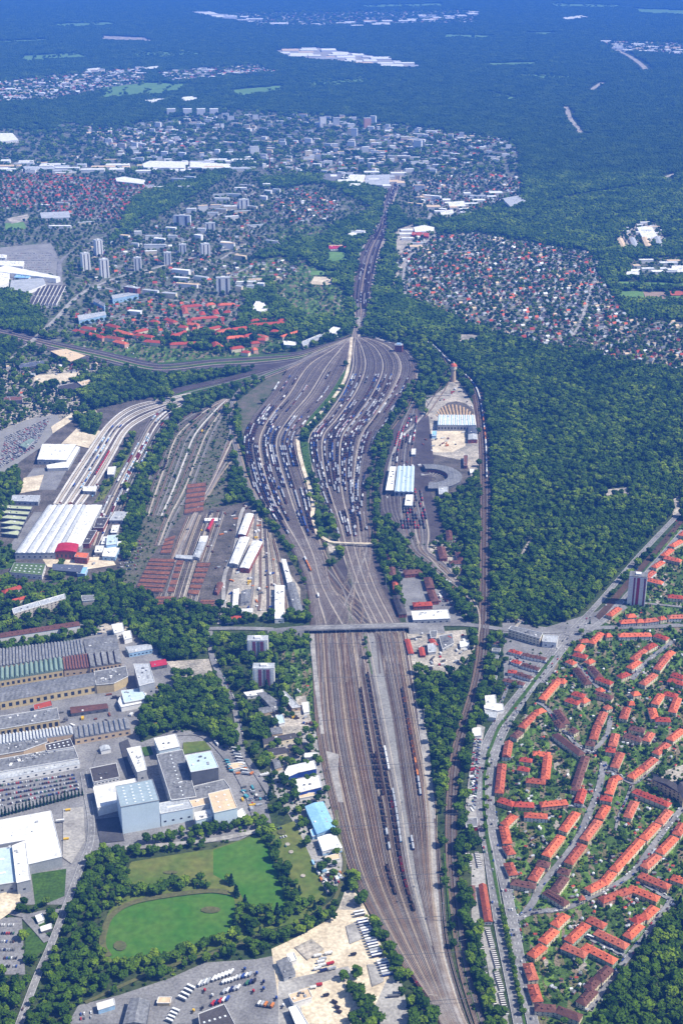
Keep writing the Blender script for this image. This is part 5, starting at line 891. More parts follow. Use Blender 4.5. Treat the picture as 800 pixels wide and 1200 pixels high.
# red roofed blocks of the middle distance
i = 0
for a in [(258, 607, 318, 622), (320, 622, 362, 634), (366, 630, 428, 640), (372, 588, 412, 598), (470, 622, 532, 632), (402, 608, 458, 624), (465, 616, 512, 604), (628, 527, 702, 522), (714, 520, 746, 516), (660, 570, 756, 562), (695, 612, 766, 595), (750, 622, 800, 602), (590, 632, 650, 612), (590, 656, 692, 652), (745, 650, 772, 668), (576, 568, 610, 580), (285, 598, 335, 605), (650, 585, 690, 590), (620, 595, 650, 598), (525, 575, 550, 580), (640, 530, 645, 550), (756, 520, 800, 518), (700, 545, 705, 555), (398, 645, 440, 655), (500, 645, 560, 650)]:
    i += 1; house(c3([a[:2]])[0], c3([a[2:]])[0], 'red' if i % 3 else 'orange', 'cream' if i % 2 else 'pink', w=16, he=10, hr=15, dormers=0, chim=0, win=False, name='apartment_house', label='')
for a in [(10, 612, 62, 606), (60, 606, 120, 598), (45, 635, 106, 630), (105, 630, 140, 622), (125, 590, 250, 582), (130, 575, 190, 572), (150, 625, 186, 632), (60, 672, 105, 666), (130, 652, 160, 650), (5, 650, 10, 665), (20, 520, 75, 518), (35, 545, 60, 545), (150, 640, 180, 640), (100, 682, 125, 685), (135, 675, 150, 672), (200, 610, 225, 612), (225, 575, 262, 572), (5, 540, 12, 552)]:
    i += 1; house(c4([a[:2]])[0], c4([a[2:]])[0], 'red' if i % 4 else 'orange', 'cream' if i % 2 else 'pink', w=16, he=10, hr=15, dormers=0, chim=0, win=False, name='apartment_house', label='')
LM2 = [(120, 392, 'curved railway and its allotments'), (262, 345, 'lone white tower'), (235, 380, 'cream barrack block'), (300, 395, 'yard neck'), (200, 365, 'blue fronted slab'), (150, 388, 'large cream hall')]
cells = {}
for h in HOUSES:
    if h[0]['label']: continue
    lx, ly, ln = min(LM2, key=lambda l: math.hypot(l[0] - h[4], (l[1] - h[5]) * 1.5)); dx, dy = h[4] - lx, (h[5] - ly) * 1.5
    side = ('right of' if dx > 0 else 'left of') if abs(dx) > abs(dy) else ('below' if dy > 0 else 'above')
    cells.setdefault((h[1], side, ln), []).append((math.hypot(dx, dy), h))
for (rf, side, ln), L_ in cells.items():
    L_.sort(key=lambda t: t[0])
    for i, (d, h) in enumerate(L_):
        h[0]['label'] = '%s roofed apartment house %s the %s%s' % (rf, side, ln, '' if len(L_) == 1 else ', ' + ORD[min(i, 9)]); h[0]['group'] = 'red roofed apartment houses'
# ------------------------------------------------------------------ middle distance towers and blocks
TW = [(116, 299, 24, 22, 52, .6, 'uppermost of the three white towers left'), (101, 316, 26, 22, 54, .5, 'leftmost of the three white towers'), (123, 325, 27, 22, 58, .4, 'lowest of the three white towers left'), (162, 317, 24, 20, 42, .1, 'white tower alone right of the three towers'), (197, 310, 23, 20, 40, .1, 'white tower above the road bend, left of a twin'), (214.5, 298, 24, 20, 34, .1, 'shorter white tower upper middle'), (241, 301, 28, 22, 44, .3, 'twin white tower near the wood'), (214, 264, 62, 16, 36, -.1, 'wide white slab tower upper middle'), (246.5, 271, 36, 18, 30, .1, 'square white tower right of the wide slab'), (262, 344, 42, 20, 50, .1, 'lone white tower above the red roofed blocks'), (286, 244, 38, 22, 34, .2, 'white tower with side wing in the estate'), (156, 348, 48, 16, 30, -.5, 'brown banded slab above the blue fronted slab')]
for (px, py, w, d, h, r, lb) in TW: tower(px, py, w, d, h, r, 'storey' if 'brown' not in lb else 'brick', 'light', lb)
far_blocks = [(540, 330, 75, 14), (535, 298, 60, 14), (525, 352, 40, 14), (470, 325, 26, 14), (480, 285, 26, 16), (435, 297, 34, 14), (600, 300, 34, 16), (595, 272, 40, 16), (555, 308, 40, 14), (630, 420, 60, 16), (630, 445, 50, 14), (650, 465, 70, 12), (700, 440, 50, 12), (590, 500, 44, 14), (525, 490, 50, 14), (470, 560, 40, 12), (690, 300, 30, 18), (700, 275, 30, 16), (665, 205, 36, 16), (705, 200, 36, 22), (770, 205, 40, 14), (740, 215, 40, 12), (785, 325, 40, 18), (620, 100, 60, 16), (660, 95, 50, 18), (640, 125, 50, 14), (560, 125, 60, 12), (455, 100, 90, 10), (520, 120, 40, 12), (230, 75, 90, 12), (120, 60, 80, 8), (190, 215, 90, 8), (210, 260, 80, 10), (220, 180, 50, 10), (160, 185, 40, 8), (300, 245, 60, 8), (150, 60, 60, 8), (20, 65, 60, 10), (60, 62, 50, 8), (320, 15, 40, 8), (250, 15, 60, 8), (385, 28, 60, 10), (350, 20, 70, 9)]
BG = 'flat roofed blocks of the middle distance'
fr = random.Random(5)
def fblock(px, py, w, h, lb, d=None, wall=None, roof=None, rot=None, name='apartment_block', group=BG):
    x, y, _ = at(px, py); r = fr.uniform(-.5, .3) if rot is None else rot; d = d or fr.uniform(11, 16)
    root = link(name, None, None, (x, y, 0), r); tag(root, lb, 'apartments', group)
    c, s = math.cos(r), math.sin(r); foot([(x + a * c - b * s, y + a * s + b * c) for a, b in ((-w / 2, -d / 2), (w / 2, -d / 2), (w / 2, d / 2), (-w / 2, d / 2))])
    k = ('fb', round(w / 6), round(h / 3), wall, roof)
    b = MB(); b.box(0, 0, 0, h, w, d); link('wall', b.mesh('wall', W_[wall or fr.choice(['white', 'white', 'white', 'cream', 'white'])]), root)
    b = MB(); b.box(0, 0, h + .004, h + .8, w + .5, d + .5); link('roof', b.mesh('roof', R_[roof or fr.choice(['light', 'white', 'light', 'white', 'tan'])]), root)
for (a, b_, w, h) in far_blocks: 
    p = c3([(a, b_)])[0]; fblock(p[0], p[1], w, h, 'pale flat roofed block in the wooded estate below the white slab towers')
for (a, b_, w, h) in [(25, 150, 60, 10), (95, 130, 50, 14), (30, 165, 60, 12), (70, 150, 60, 12), (115, 115, 60, 8), (100, 210, 60, 12), (65, 232, 50, 16), (135, 195, 40, 14), (60, 195, 50, 14), (185, 120, 30, 18), (220, 135, 30, 14), (190, 140, 30, 14), (175, 160, 28, 14), (150, 255, 60, 8), (50, 330, 50, 20), (95, 368, 40, 14), (205, 312, 50, 10), (35, 190, 50, 12), (10, 192, 40, 16), (430, 325, 60, 6), (385, 362, 10, 6), (490, 278, 70, 8), (720, 160, 40, 10), (715, 130, 40, 24), (760, 160, 70, 16), (700, 180, 60, 8), (790, 200, 40, 10), (620, 25, 40, 22), (660, 25, 60, 22), (700, 20, 60, 10), (770, 25, 60, 12), (330, 20, 50, 10), (130, 480, 22, 20), (90, 480, 22, 18), (165, 470, 22, 18), (115, 455, 60, 10), (155, 445, 60, 8)]:
    p = c4([(a, b_)])[0]; fblock(p[0], p[1], w, h, 'pale flat roofed block beside the loop line wood')
for (px, py, w, h) in [(378, 149, 34, 50), (394, 150, 34, 52), (430, 150, 36, 50), (411, 152, 36, 30), (298, 182, 40, 40), (489, 176, 40, 46), (437, 146, 30, 44), (415, 160, 30, 40)]:
    tower(px, py, w, 22, h, fr.uniform(-.3, .3), 'storey' if px != 430 else 'pink', 'light', '', parts=False)
for o in [o for o in sc.objects if o.get('category') == 'tower block' and not o['label']]:
    q = proj(*o.location); o['label'] = {378: 'left of the two slim white towers before the far forest', 394: 'right of the two slim white towers before the far forest', 430: 'pinkish tower before the far forest', 411: 'broad white tower between the slim pair and the pink one', 298: 'tall white slab above the factory chimney', 489: 'single white slab right of the far district', 437: 'slim tower right behind the pinkish one', 415: 'white tower just below the broad one at the forest edge'}[min([378, 394, 430, 411, 298, 489, 437, 415], key=lambda v: abs(v - q[0]))]
for k, px in enumerate([201, 220, 236, 251]): fblock(px, 135, 46, 34, ['first', 'second', 'third', 'fourth'][k] + ' from the left of four white terrace-stepped towers', 28, 'white', 'white', .1, group='four stepped towers in the far district')
# four beige barracks right
for k in range(4):
    x = 722 + k * 14.5; hall([(x, 279.5 - k * .6), (x + 6.5, 279 - k * .6), (x + 12.5, 290 - k * .6), (x + 5, 290.6 - k * .6)], 9, 'tan' if k % 2 == 0 else 'light', 'cream', ['first', 'second', 'third', 'fourth'][k] + ' from the left of four long beige barrack roofs', 'barrack', 'barracks', 'gable', 1, 3, group='beige barracks by the right wood')
# shopping centre and other big flat roofs in the middle distance
for pts, h, rf, lb, cv in [([(0, 395), (20, 388), (210, 428), (195, 434), (0, 410)], 16, 'white', 'long wedge shaped white shopping centre roof', c3), ([(0, 372), (85, 374), (80, 392), (0, 388)], 12, 'white', 'white flat roof above the wedge shaped roof', c3), ([(40, 440), (150, 432), (160, 452), (90, 480), (35, 470)], 12, 'light', 'pale shopping hall below the wedge shaped roof', c3), ([(0, 412), (35, 416), (30, 450), (0, 460)], 14, 'white', 'white block at the left edge below the wedge', c3), ([(60, 418), (110, 425), (100, 432), (50, 430)], 13, 'blue', 'blue glass roof by the wedge shaped roof', c3), ([(0, 350), (25, 352), (20, 362), (0, 362)], 10, 'white', 'white roof at the left edge above the shopping centre', c3),
 ([(270, 562), (365, 548), (370, 560), (275, 580)], 15, 'light', 'blue fronted slab above the red roofed blocks', c3), ([(388, 492), (475, 478), (482, 488), (392, 505)], 15, 'light', 'upper blue fronted slab near the road', c3), ([(330, 500), (365, 520), (362, 532), (325, 512)], 16, 'grey', 'grey slab left of the blue fronted slab', c3),
 ([(495, 36), (520, 25), (655, 28), (640, 50), (500, 48)], 12, 'white', 'long white factory roof by the upper railway', c3), ([(660, 28), (800, 36), (800, 50), (660, 48)], 12, 'white', 'white factory roofs right of the long white roof', c3), ([(402, 85), (430, 80), (505, 92), (500, 106), (405, 96)], 12, 'white', 'white office hall above the red roofed quarter', c3), ([(140, 205), (240, 200), (245, 222), (145, 224)], 10, 'light', 'white school complex near the sports ground', c3), ([(80, 45), (240, 40), (245, 52), (90, 56)], 10, 'light', 'pale shed along the upper railway', c3),
 ([(458, 92), (475, 72), (528, 74), (518, 102)], 12, 'white', 'white hall left of the white striped hall at the line end', c4), ([(530, 75), (612, 72), (610, 112), (522, 106)], 12, 'light', 'hall with white stripes at the line end', c4), ([(380, 70), (455, 70), (440, 96), (376, 92)], 10, 'grey', 'grey hall left of the line end halls', c4), ([(695, 256), (730, 248), (766, 256), (760, 270), (700, 272)], 10, 'white', 'white domed market hall beside the junction', c4), ([(690, 272), (748, 276), (746, 288), (688, 282)], 8, 'red', 'red fronted market hall beside the junction', c4), ([(465, 280), (500, 264), (535, 268), (530, 282), (475, 290)], 6, 'white', 'white pavilion roof by the line neck wood', c4), ([(402, 318), (460, 316), (462, 328), (400, 332)], 6, 'carmine', 'reddish clubhouse above the football pitch', c4),
 ([(655, 230), (700, 225), (720, 260), (675, 268)], 9, 'white', 'white workshop roof above the beige barracks', c5b), ([(625, 362), (665, 360), (662, 378), (622, 378)], 8, 'white', 'white school roof left of the sports courts', c5b), ([(765, 350), (810, 350), (810, 370), (760, 370)], 8, 'white', 'white depot roof at the right edge', c5b), ([(235, 140), (290, 130), (310, 150), (260, 165)], 10, 'light', 'grey round shopping roof at the wood corner', c5b), ([(40, 180), (80, 175), (85, 186), (45, 192)], 9, 'white', 'white commercial roof near the wood corner', c5b), ([(65, 152), (115, 148), (120, 164), (70, 166)], 10, 'white', 'white flat store left of the round shopping roof', c5b)]:
    hall(cv(pts), h, rf, 'lblue' if 'blue fronted' in lb else ('red' if 'red fronted' in lb else 'white'), lb, 'commercial_hall', 'hall', parapet=False)
for k in range(7):
    x = 43 + k * 4.6; hall([(x + 4, 334), (x + 6.6, 334.4), (x - 4.4, 356), (x - 7.4, 355.6)], 7, 'dark', 'white', ['first', 'second', 'third', 'fourth', 'fifth', 'sixth', 'seventh'][k] + ' from the left of the dark parking deck strips', 'parking_deck', 'parking deck', parapet=False, group='dark strips of the shopping centre parking deck')
# far factory and commercial strips: many white works halls
def strip(poly, n, lab, grp_, w=(50, 150), d=(35, 80), h=(8, 14), seed=1):
    r = random.Random(seed); xs = [p[0] for p in poly]; ys = [p[1] for p in poly]; k = 0
    used = []
    for _ in range(n * 30):
        px, py = r.uniform(min(xs), max(xs)), r.uniform(min(ys), max(ys)); ok = False; P = poly
        for i in range(len(P)):
            (ax, ay), (bx, by) = P[i - 1], P[i]
            if (ay > py) != (by > py) and px < (bx - ax) * (py - ay) / (by - ay) + ax: ok = not ok
        if not ok: continue
        W, D_ = r.uniform(*w), r.uniform(*d); x, y, _z = at(px, py)
        if any(abs(x - u) < (W + a_) / 2 + 6 and abs(y - v) < (D_ + b_) / 2 + 6 for u, v, a_, b_ in used): continue
        used.append((x, y, W, D_)); k += 1
        fblock(px, py, W, r.uniform(*h), lab, D_, 'white', r.choice(['white', 'white', 'white', 'light', 'tan', 'white']), 0.06, 'works_hall', grp_)
        if k >= n: break
zone('works_ground', 'concrete', [(316, 60), (345, 57), (374, 56), (432, 65), (496, 78), (482, 82), (452, 78), (400, 74), (340, 68)], NONE)
strip([(318, 61), (372, 57), (430, 66), (494, 78), (482, 81), (400, 73), (340, 67)], 46, 'white works hall in the long factory site inside the far forest', 'far forest works halls', (60, 170), (60, 150))
strip([(0, 190), (170, 196), (290, 186), (300, 200), (180, 203), (0, 203)], 40, 'white store roof along the upper railway', 'white stores along the upper railway', (30, 110), (20, 50), seed=2); strip([(380, 204), (470, 204), (470, 224), (400, 220)], 16, 'white hall at the far end of the arrival yard', 'halls at the line end', (25, 80), (25, 50), seed=3); strip([(500, 232), (600, 226), (618, 240), (540, 252), (505, 250)], 14, 'pale commercial roof near the wood corner', 'commercial roofs at the wood corner', (25, 70), (20, 40), seed=4); strip([(466, 272), (500, 264), (500, 284), (470, 300)], 8, 'pale shop roof beside the junction', 'shops at the junction', (20, 50), (18, 30), (5, 8), seed=5); strip([(715, 270), (770, 258), (782, 284), (745, 276)], 16, 'pale workshop above the beige barracks', 'workshops above the barracks', (14, 44), (10, 20), (5, 9), seed=6); strip([(735, 305), (800, 308), (800, 326), (738, 320)], 9, 'pale school building by the sports courts', 'school buildings', (20, 60), (14, 24), seed=7)
strip([(228, 14), (270, 18), (330, 30), (400, 28), (560, 14), (560, 20), (420, 34), (280, 26)], 40, 'far white building in the farthest town', 'buildings of the farthest town', (60, 180), (50, 120), (10, 20), seed=8); strip([(4, 97), (100, 84), (165, 81), (170, 95), (60, 118), (2, 119)], 46, 'white building in the far left town', 'buildings of the far left town', (25, 70), (16, 34), (8, 16), seed=9); strip([(185, 86), (300, 76), (324, 85), (200, 96)], 30, 'white building in the far middle village', 'buildings of the far middle village', (25, 70), (16, 36), (7, 12), seed=10); strip([(702, 49), (800, 52), (800, 65), (722, 59)], 26, 'white building in the far right village', 'buildings of the far right village', (40, 100), (24, 60), (8, 14), seed=11)
for q, lb in [([(225, 14), (245, 13), (268, 19), (255, 21)], 'far white roof at the top left of the forest'), ([(168, 118), (178, 115), (195, 116), (180, 121)], 'white roof left of the far meadow'), ([(212, 114), (230, 112), (231, 117), (214, 118)], 'white block right of the far meadow'), ([(100, 81), (118, 79), (116, 82), (104, 83)], 'white roof at the upper edge of the far left town'), ([(168, 79), (186, 77), (184, 80), (172, 81)], 'white roof right of the far left town'), ([(655, 21), (680, 18), (690, 20), (665, 23)], 'far white roof at the top right'), ([(0, 156), (15, 156), (22, 164), (0, 166)], 'white hall at the left edge of the far district')]:
    hall(q, 12, 'white', 'white', lb, 'commercial_hall', 'hall', parapet=False)
x, y, _ = at(316, 200); root = thing('factory_chimney', 'slim reddish factory chimney near the upper railway', 'chimney', (x, y, 0)); b = MB(); b.cyl(0, 0, 0, 75, 3.2, 2.0, 14); link('shaft', b.mesh('shaft', W_['brick']), root); b = MB(); b.cyl(0, 0, 75.01, 77, 2.4, 2.4, 14); link('cap', b.mesh('cap', W_['dgrey']), root)
# ------------------------------------------------------------------ bridge over the throat
A, B = at(356, 736, 8.5), at(478, 732.5, 8.5); ang = math.atan2(B[1] - A[1], B[0] - A[0]); L = math.hypot(B[0] - A[0], B[1] - A[1])
root = thing('road_bridge', 'long concrete road bridge across the railway throat', 'bridge', ((A[0] + B[0]) / 2, (A[1] + B[1]) / 2, 0), ang)
b = MB(); b.box(0, 0, 7, 8.5, L, 16); link('deck', b.mesh('deck', W_['concrete']), root); b = MB(); b.box(0, 0, 8.504, 8.55, L, 11); link('roadway', b.mesh('roadway', G['asphalt']), root)
b = MB()
for i in range(int(L / 12)): b.box(-L / 2 + 6 + i * 12, 0, 8.56, 8.57, 4, .3)
link('lane_line', b.mesh('lane_line', G['white']), root)
for sd in (-1, 1): b = MB(); b.box(0, sd * 7.8, 8.51, 9.6, L, .35); link('parapet', b.mesh('parapet', W_['white'] if 0 else W_['concrete']), root)
for i in range(8):
    b = MB(); b.box(0, 0, .9, 7, 1.2, 13); link('pier', b.mesh('pier', W_['grey']), root, (-L / 2 + 8 + i * (L - 16) / 7, 0, 0))
for (q, lb) in [([(316, 737), (356, 736), (356, 742), (316, 742)], 'left'), ([(478, 731), (500, 732), (500, 737), (478, 738)], 'right')]:
    P = [at(*p) for p in q]; b = MB(); n0 = (A if lb == 'left' else B); d = -60 if lb == 'left' else 60
    c, s = math.cos(ang), math.sin(ang); vs = []
    for t, z in ((0, 8.49), (d, 1.0)):
        for sd, zz in ((-9, z), (9, z), (16, .2), (-16, .2)): vs.append((n0[0] + t * c - sd * s, n0[1] + t * s + sd * c, zz))
    b.add(vs, [(0, 1, 5, 4) if lb == 'right' else (4, 5, 1, 0), (1, 2, 6, 5), (2, 3, 7, 6), (3, 0, 4, 7), (0, 3, 2, 1), (4, 5, 6, 7)]); link('embankment', b.mesh('embankment', G['asphalt']), kind='structure')
# yard footbridge at y 638
A, B = at(392, 636, 6), at(446, 639, 6); ang = math.atan2(B[1] - A[1], B[0] - A[0]); L = math.hypot(B[0] - A[0], B[1] - A[1])
root = thing('footbridge', 'thin pale service bridge across the lower yard fan', 'footbridge', ((A[0] + B[0]) / 2, (A[1] + B[1]) / 2, 0), ang)
b = MB(); b.box(0, 0, 5.2, 6, L, 4); link('deck', b.mesh('deck', G['pale']), root)
for i in range(6): b = MB(); b.box(-L / 2 + 3 + i * (L - 6) / 5, 0, 1, 5.2, .7, 2.6); link('pier', b.mesh('pier', W_['grey']), root)
# ------------------------------------------------------------------ rail wagons and road vehicles
PAINT = {n: mat('paint_' + n, c, None, .3, rough=.5, spec=.3, fine=.35, fscale=.5) for n, c in dict(white=(.72, .72, .70), silver=(.38, .40, .42), black=(.022, .022, .026), grey=(.13, .135, .14), red=(.42, .03, .03), blue=(.035, .08, .28), darkblue=(.02, .03, .10), brown=(.11, .055, .042), rust=(.20, .075, .045), orange=(.58, .20, .045), green=(.05, .16, .09), yellow=(.70, .45, .03), sky=(.30, .50, .68), charcoal=(.040, .036, .040), teal=(.08, .3, .36)).items()}
WM = {}
def wagon_parts(kind, col):
    k = (kind, col)
    if k in WM: return WM[k]
    out = []
    b = MB(); b.box(0, 0, .95, 1.25, 13.2, 2.5)
    for x in (-6.8, 6.8):
        for y in (-.85, .85): b.box(x, y, .95, 1.2, .5, .35)
    out.append(('chassis', b.mesh('chassis', PAINT['black']), (0, 0, 0)))
    b = MB()
    for a in (-.9, .9):
        for y in (-.75, .75): b.box(a, y, 0, .9, .9, .16)
    b.box(0, 0, .35, .9, 2.2, 1.8); bg = b.mesh('bogie', PAINT['black'])
    out += [('bogie', bg, (-4.6, 0, 0)), ('bogie', bg, (4.6, 0, 0))]
    b = MB()
    if kind == 'open':
        for y in (-1.4, 1.4): b.box(0, y, 1.25, 3.3, 12.6, .14)
        for x in (-6.23, 6.23): b.box(x, 0, 1.25, 3.3, .14, 2.66)
        b.box(0, 0, 1.26, 1.4, 12.3, 2.6)
        for x in (-4, -2, 0, 2, 4):
            for y in (-1.5, 1.5): b.box(x, y, 1.25, 3.3, .2, .1)
        out.append(('body', b.mesh('body', PAINT[col]), (0, 0, 0)))
        b = MB(); b.box(0, 0, 1.45, 2.9, 11.8, 2.5, taper=.82); out.append(('load', b.mesh('load', MATS['cargo'] if 'cargo' in MATS else mat('cargo', (.022, .020, .022), (.075, .045, .034), .4, fine=.8)), (0, 0, 0)))
    elif kind == 'van':
        b.box(0, 0, 1.3, 3.5, 12.9, 2.8); out.append(('body', b.mesh('body', PAINT[col]), (0, 0, 0)))
        b = MB(); b.box(0, 0, 3.51, 4.1, 13, 2.84, taper=.86); out.append(('roof', b.mesh('roof', PAINT['silver' if col != 'white' else 'white']), (0, 0, 0)))
    elif kind == 'tank':
        b = MB(); n = 14; vs = []
        for x, r in ((-6.3, .5), (-5.9, 1.35), (5.9, 1.35), (6.3, .5)): vs += [(x, r * math.cos(2 * PI * i / n), 2.7 + r * math.sin(2 * PI * i / n)) for i in range(n)]
        fs = [tuple(range(n - 1, -1, -1)), tuple(range(3 * n, 4 * n))] + [(j * n + i, j * n + (i + 1) % n, (j + 1) * n + (i + 1) % n, (j + 1) * n + i) for j in range(3) for i in range(n)]
        b.add(vs, fs); out.append(('barrel', b.mesh('barrel', PAINT[col]), (0, 0, 0))); b = MB(); b.cyl(0, 0, 4.0, 4.5, .5, .5, 10); out.append(('hatch', b.mesh('hatch', PAINT['grey']), (0, 0, 0)))
    elif kind == 'box':
        for x in (-3.2, 3.2): b = MB(); b.box(x, 0, 1.3, 3.8, 6.05, 2.44); out.append(('container', b.mesh('container', PAINT[col if x < 0 else (col if col != 'white' else 'sky')]), (0, 0, 0)))
    elif kind == 'loco':
        b.box(0, 0, 1.25, 2.9, 13, 2.6); b.box(-1.5, 0, 2.91, 3.9, 9, 1.8); out.append(('body', b.mesh('body', PAINT[col]), (0, 0, 0)))
        b = MB(); b.box(4.4, 0, 2.92, 4.3, 2.6, 2.7); out.append(('cab', b.mesh('cab', PAINT['grey']), (0, 0, 0)))
    WM[k] = out; return out
JM = {}
def joined(key, parts):
    """one mesh made of all the parts, for copies too small to show them"""
    if key in JM: return JM[key]
    vs, fs, mi, mats = [], [], [], []
    for nm, me, off in parts:
        m = me.materials[0]
        if m not in mats: mats.append(m)
        o = len(vs); vs += [(v.co.x + off[0], v.co.y + off[1], v.co.z + off[2]) for v in me.vertices]
        for p in me.polygons: fs.append(tuple(o + i for i in p.vertices)); mi.append(mats.index(m))
    me = bpy.data.meshes.new('vehicle'); me.from_pydata(vs, [], fs)
    for m in mats: me.materials.append(m)
    me.polygons.foreach_set('material_index', mi); me.update(); JM[key] = me; return me
WAG = []   # (distance, kind, colour, x, y, z, rot, label, group)
KN = {'open': 'open wagon', 'van': 'covered wagon', 'tank': 'tank wagon', 'box': 'container wagon', 'loco': 'locomotive'}
wr = random.Random(11)
def train(key, ya, yb, mix, lab, occ=1.0, seg=6, pitch=15.0, z=1.4):
    line = np.array([(p[0], p[1]) for p in TRACKS[key]]); d = np.r_[0, np.cumsum(np.linalg.norm(np.diff(line, axis=0), axis=1))]
    s = np.arange(4, d[-1] - 8, pitch); on = True
    for i, v in enumerate(s):
        if i % seg == 0: on = wr.random() < occ; kc = wr.choice(mix)
        a = np.array([np.interp(v, d, line[:, 0]), np.interp(v, d, line[:, 1])]); q = np.array([np.interp(v + 5, d, line[:, 0]), np.interp(v + 5, d, line[:, 1])])
        px, py = proj(a[0], a[1])
        if not on or py < ya or py > yb or not (-15 < px < 815): continue
        kind, col = kc if wr.random() < .45 else wr.choice(mix)
        m = (a + q) / 2; WAG.append((math.hypot(m[0], m[1]), kind, col, m[0], m[1], z, math.atan2(q[1] - a[1], q[0] - a[0]), lab))
DK = [('open', 'charcoal'), ('open', 'charcoal'), ('open', 'black'), ('open', 'brown')]
ALL = [('open', 'brown'), ('open', 'charcoal'), ('van', 'brown'), ('van', 'silver'), ('open', 'charcoal'), ('open', 'rust'), ('tank', 'grey'), ('tank', 'black'), ('box', 'darkblue'), ('van', 'white'), ('open', 'black'), ('van', 'rust'), ('van', 'red'), ('open', 'rust'), ('van', 'brown'), ('box', 'blue'), ('open', 'black'), ('open', 'brown'), ('van', 'brown')]
train(('BL', 15), 806, 926, DK, 'in the left of two long dark trains below the bridge'); train(('BL', 18), 790, 934, DK, 'in the right of two long dark trains below the bridge')
train(('BL', 18), 936, 1072, DK[2:] + [('open', 'rust'), ('open', 'brown'), ('open', 'red')], 'in the rusty train at the middle of the lower tracks'); train(('BL', 19), 928, 990, [('van', 'silver'), ('van', 'sky'), ('van', 'white')], 'in the silver train beside the rusty one')
train(('BL', 15), 932, 1000, [('van', 'white'), ('van', 'silver'), ('open', 'charcoal')], 'in the short pale train left of the rusty one'); train(('BL', 16), 880, 930, DK, 'in the short dark string between the two long dark trains')
train(('BL', 19), 878, 900, [('van', 'white')], 'standing alone in white beside the grey service strip'); train(('BR', 5), 808, 912, [('open', 'orange'), ('open', 'orange'), ('box', 'orange'), ('open', 'grey')], 'in the orange train right of the grey service strip'); train(('BR', 5), 914, 934, [('van', 'blue')], 'at the lower end of the orange train'); train(('BR', 0), 982, 1000, [('van', 'darkblue')], 'alone beside the service strip, blue'); train(('BL', 18), 1040, 1072, [('open', 'red')], 'at the tail of the rusty train') if 0 else None
train(('BL', 13), 1012, 1050, DK, 'in the short dark string left of the rusty train'); train(('BL', 0), 1140, 1170, [('open', 'red'), ('open', 'rust')], 'in the short red string by the bottom hedge')
for i in range(24):
    if i in (7, 15): continue
    train(('YL', i), 476 if i < 9 else 488, wr.uniform(568, 628), ALL if i > 5 else ALL + [('open', 'darkblue'), ('van', 'red')] + DK, 'in the left half of the sorting sidings', .74 if i < 12 else .55, 8)
    if i % 3 == 0: train(('YL', i), 436, 484, ALL, 'in the left half of the sorting sidings', .3, 4)
for i in range(26):
    if i in (0, 5, 12, 19): continue
    train(('YR', i), 440 if i % 3 else 470, wr.uniform(566, 630), ALL + ([('van', 'white'), ('open', 'charcoal')] if i < 12 else [('open', 'brown'), ('open', 'rust')]), 'in the right half of the sorting sidings', .72 if i < 18 else .5, 9)
for i in range(12):
    train(('N', i), 215, 362, DK + [('van', 'silver'), ('open', 'brown')], 'in the arrival yard north of the neck', .5 if 2 < i < 10 else .2, 8)
train(('M', 2), 440, 560, [('van', 'white'), ('box', 'orange'), ('box', 'blue'), ('van', 'silver'), ('open', 'charcoal')], 'in the freight train on the main line along the wood', 1); train(('M', 1), 372, 432, [('van', 'white'), ('van', 'white'), ('van', 'silver')], 'in the pale train on the main line above the water tower', 1)
train(('W', 2), 425, 470, [('open', 'black'), ('van', 'red'), ('van', 'brown')], 'on the line leaving left of the neck', .5, 10)
for i in (3, 5, 6): train(('K', i), 500, 572, [('box', 'white'), ('box', 'blue'), ('box', 'grey'), ('open', 'charcoal')], 'on the pale container terminal tracks', .5, 6)
train(('K', 8), 530, 556, [('loco', 'red'), ('box', 'red')], 'on the pale container terminal tracks', 1)
for i in (1, 3, 4, 6): train(('K2', i), 480, 610, [('van', 'white'), ('box', 'white'), ('van', 'silver'), ('open', 'red')], 'in the grey sidings beside the container terminal', .6, 5)
for i in (2, 6, 9): train(('O', i), 480, 560, DK + [('box', 'yellow'), ('open', 'brown')], 'in the old weedy sidings', .35, 4)
for i in range(6): train(('D2', i), 485, 575, [('loco', 'red'), ('loco', 'grey'), ('loco', 'red'), ('open', 'black'), ('van', 'white')], 'in front of the locomotive sheds', .5, 3)
for i in range(9): train(('D', i), 575, 622, [('loco', 'grey'), ('loco', 'brown'), ('loco', 'red'), ('loco', 'black')], 'below the locomotive sheds', .4, 2)
train(('C', 2), 640, 700, [('box', 'orange'), ('van', 'white')], 'on the flyover curve', .3, 2)
WAG.sort(key=lambda t: t[0])
for n, (dist, kind, col, x, y, z, r, lab) in enumerate(WAG[:300]):
    nm = 'locomotive' if kind == 'loco' else 'freight_wagon'; lb = '%s %s %s' % (col, KN[kind], lab); cat = 'locomotive' if kind == 'loco' else 'wagon'
    if n < 130:
        t = thing(nm, lb, cat, (x, y, z), r, 'freight wagons ' + lab)
        for pn, me, off in wagon_parts(kind, col): link(pn, me, t, off)
    else:
        t = tag(link(nm, joined((kind, col), wagon_parts(kind, col)), None, (x, y, z), r), lb, cat, 'freight wagons ' + lab)
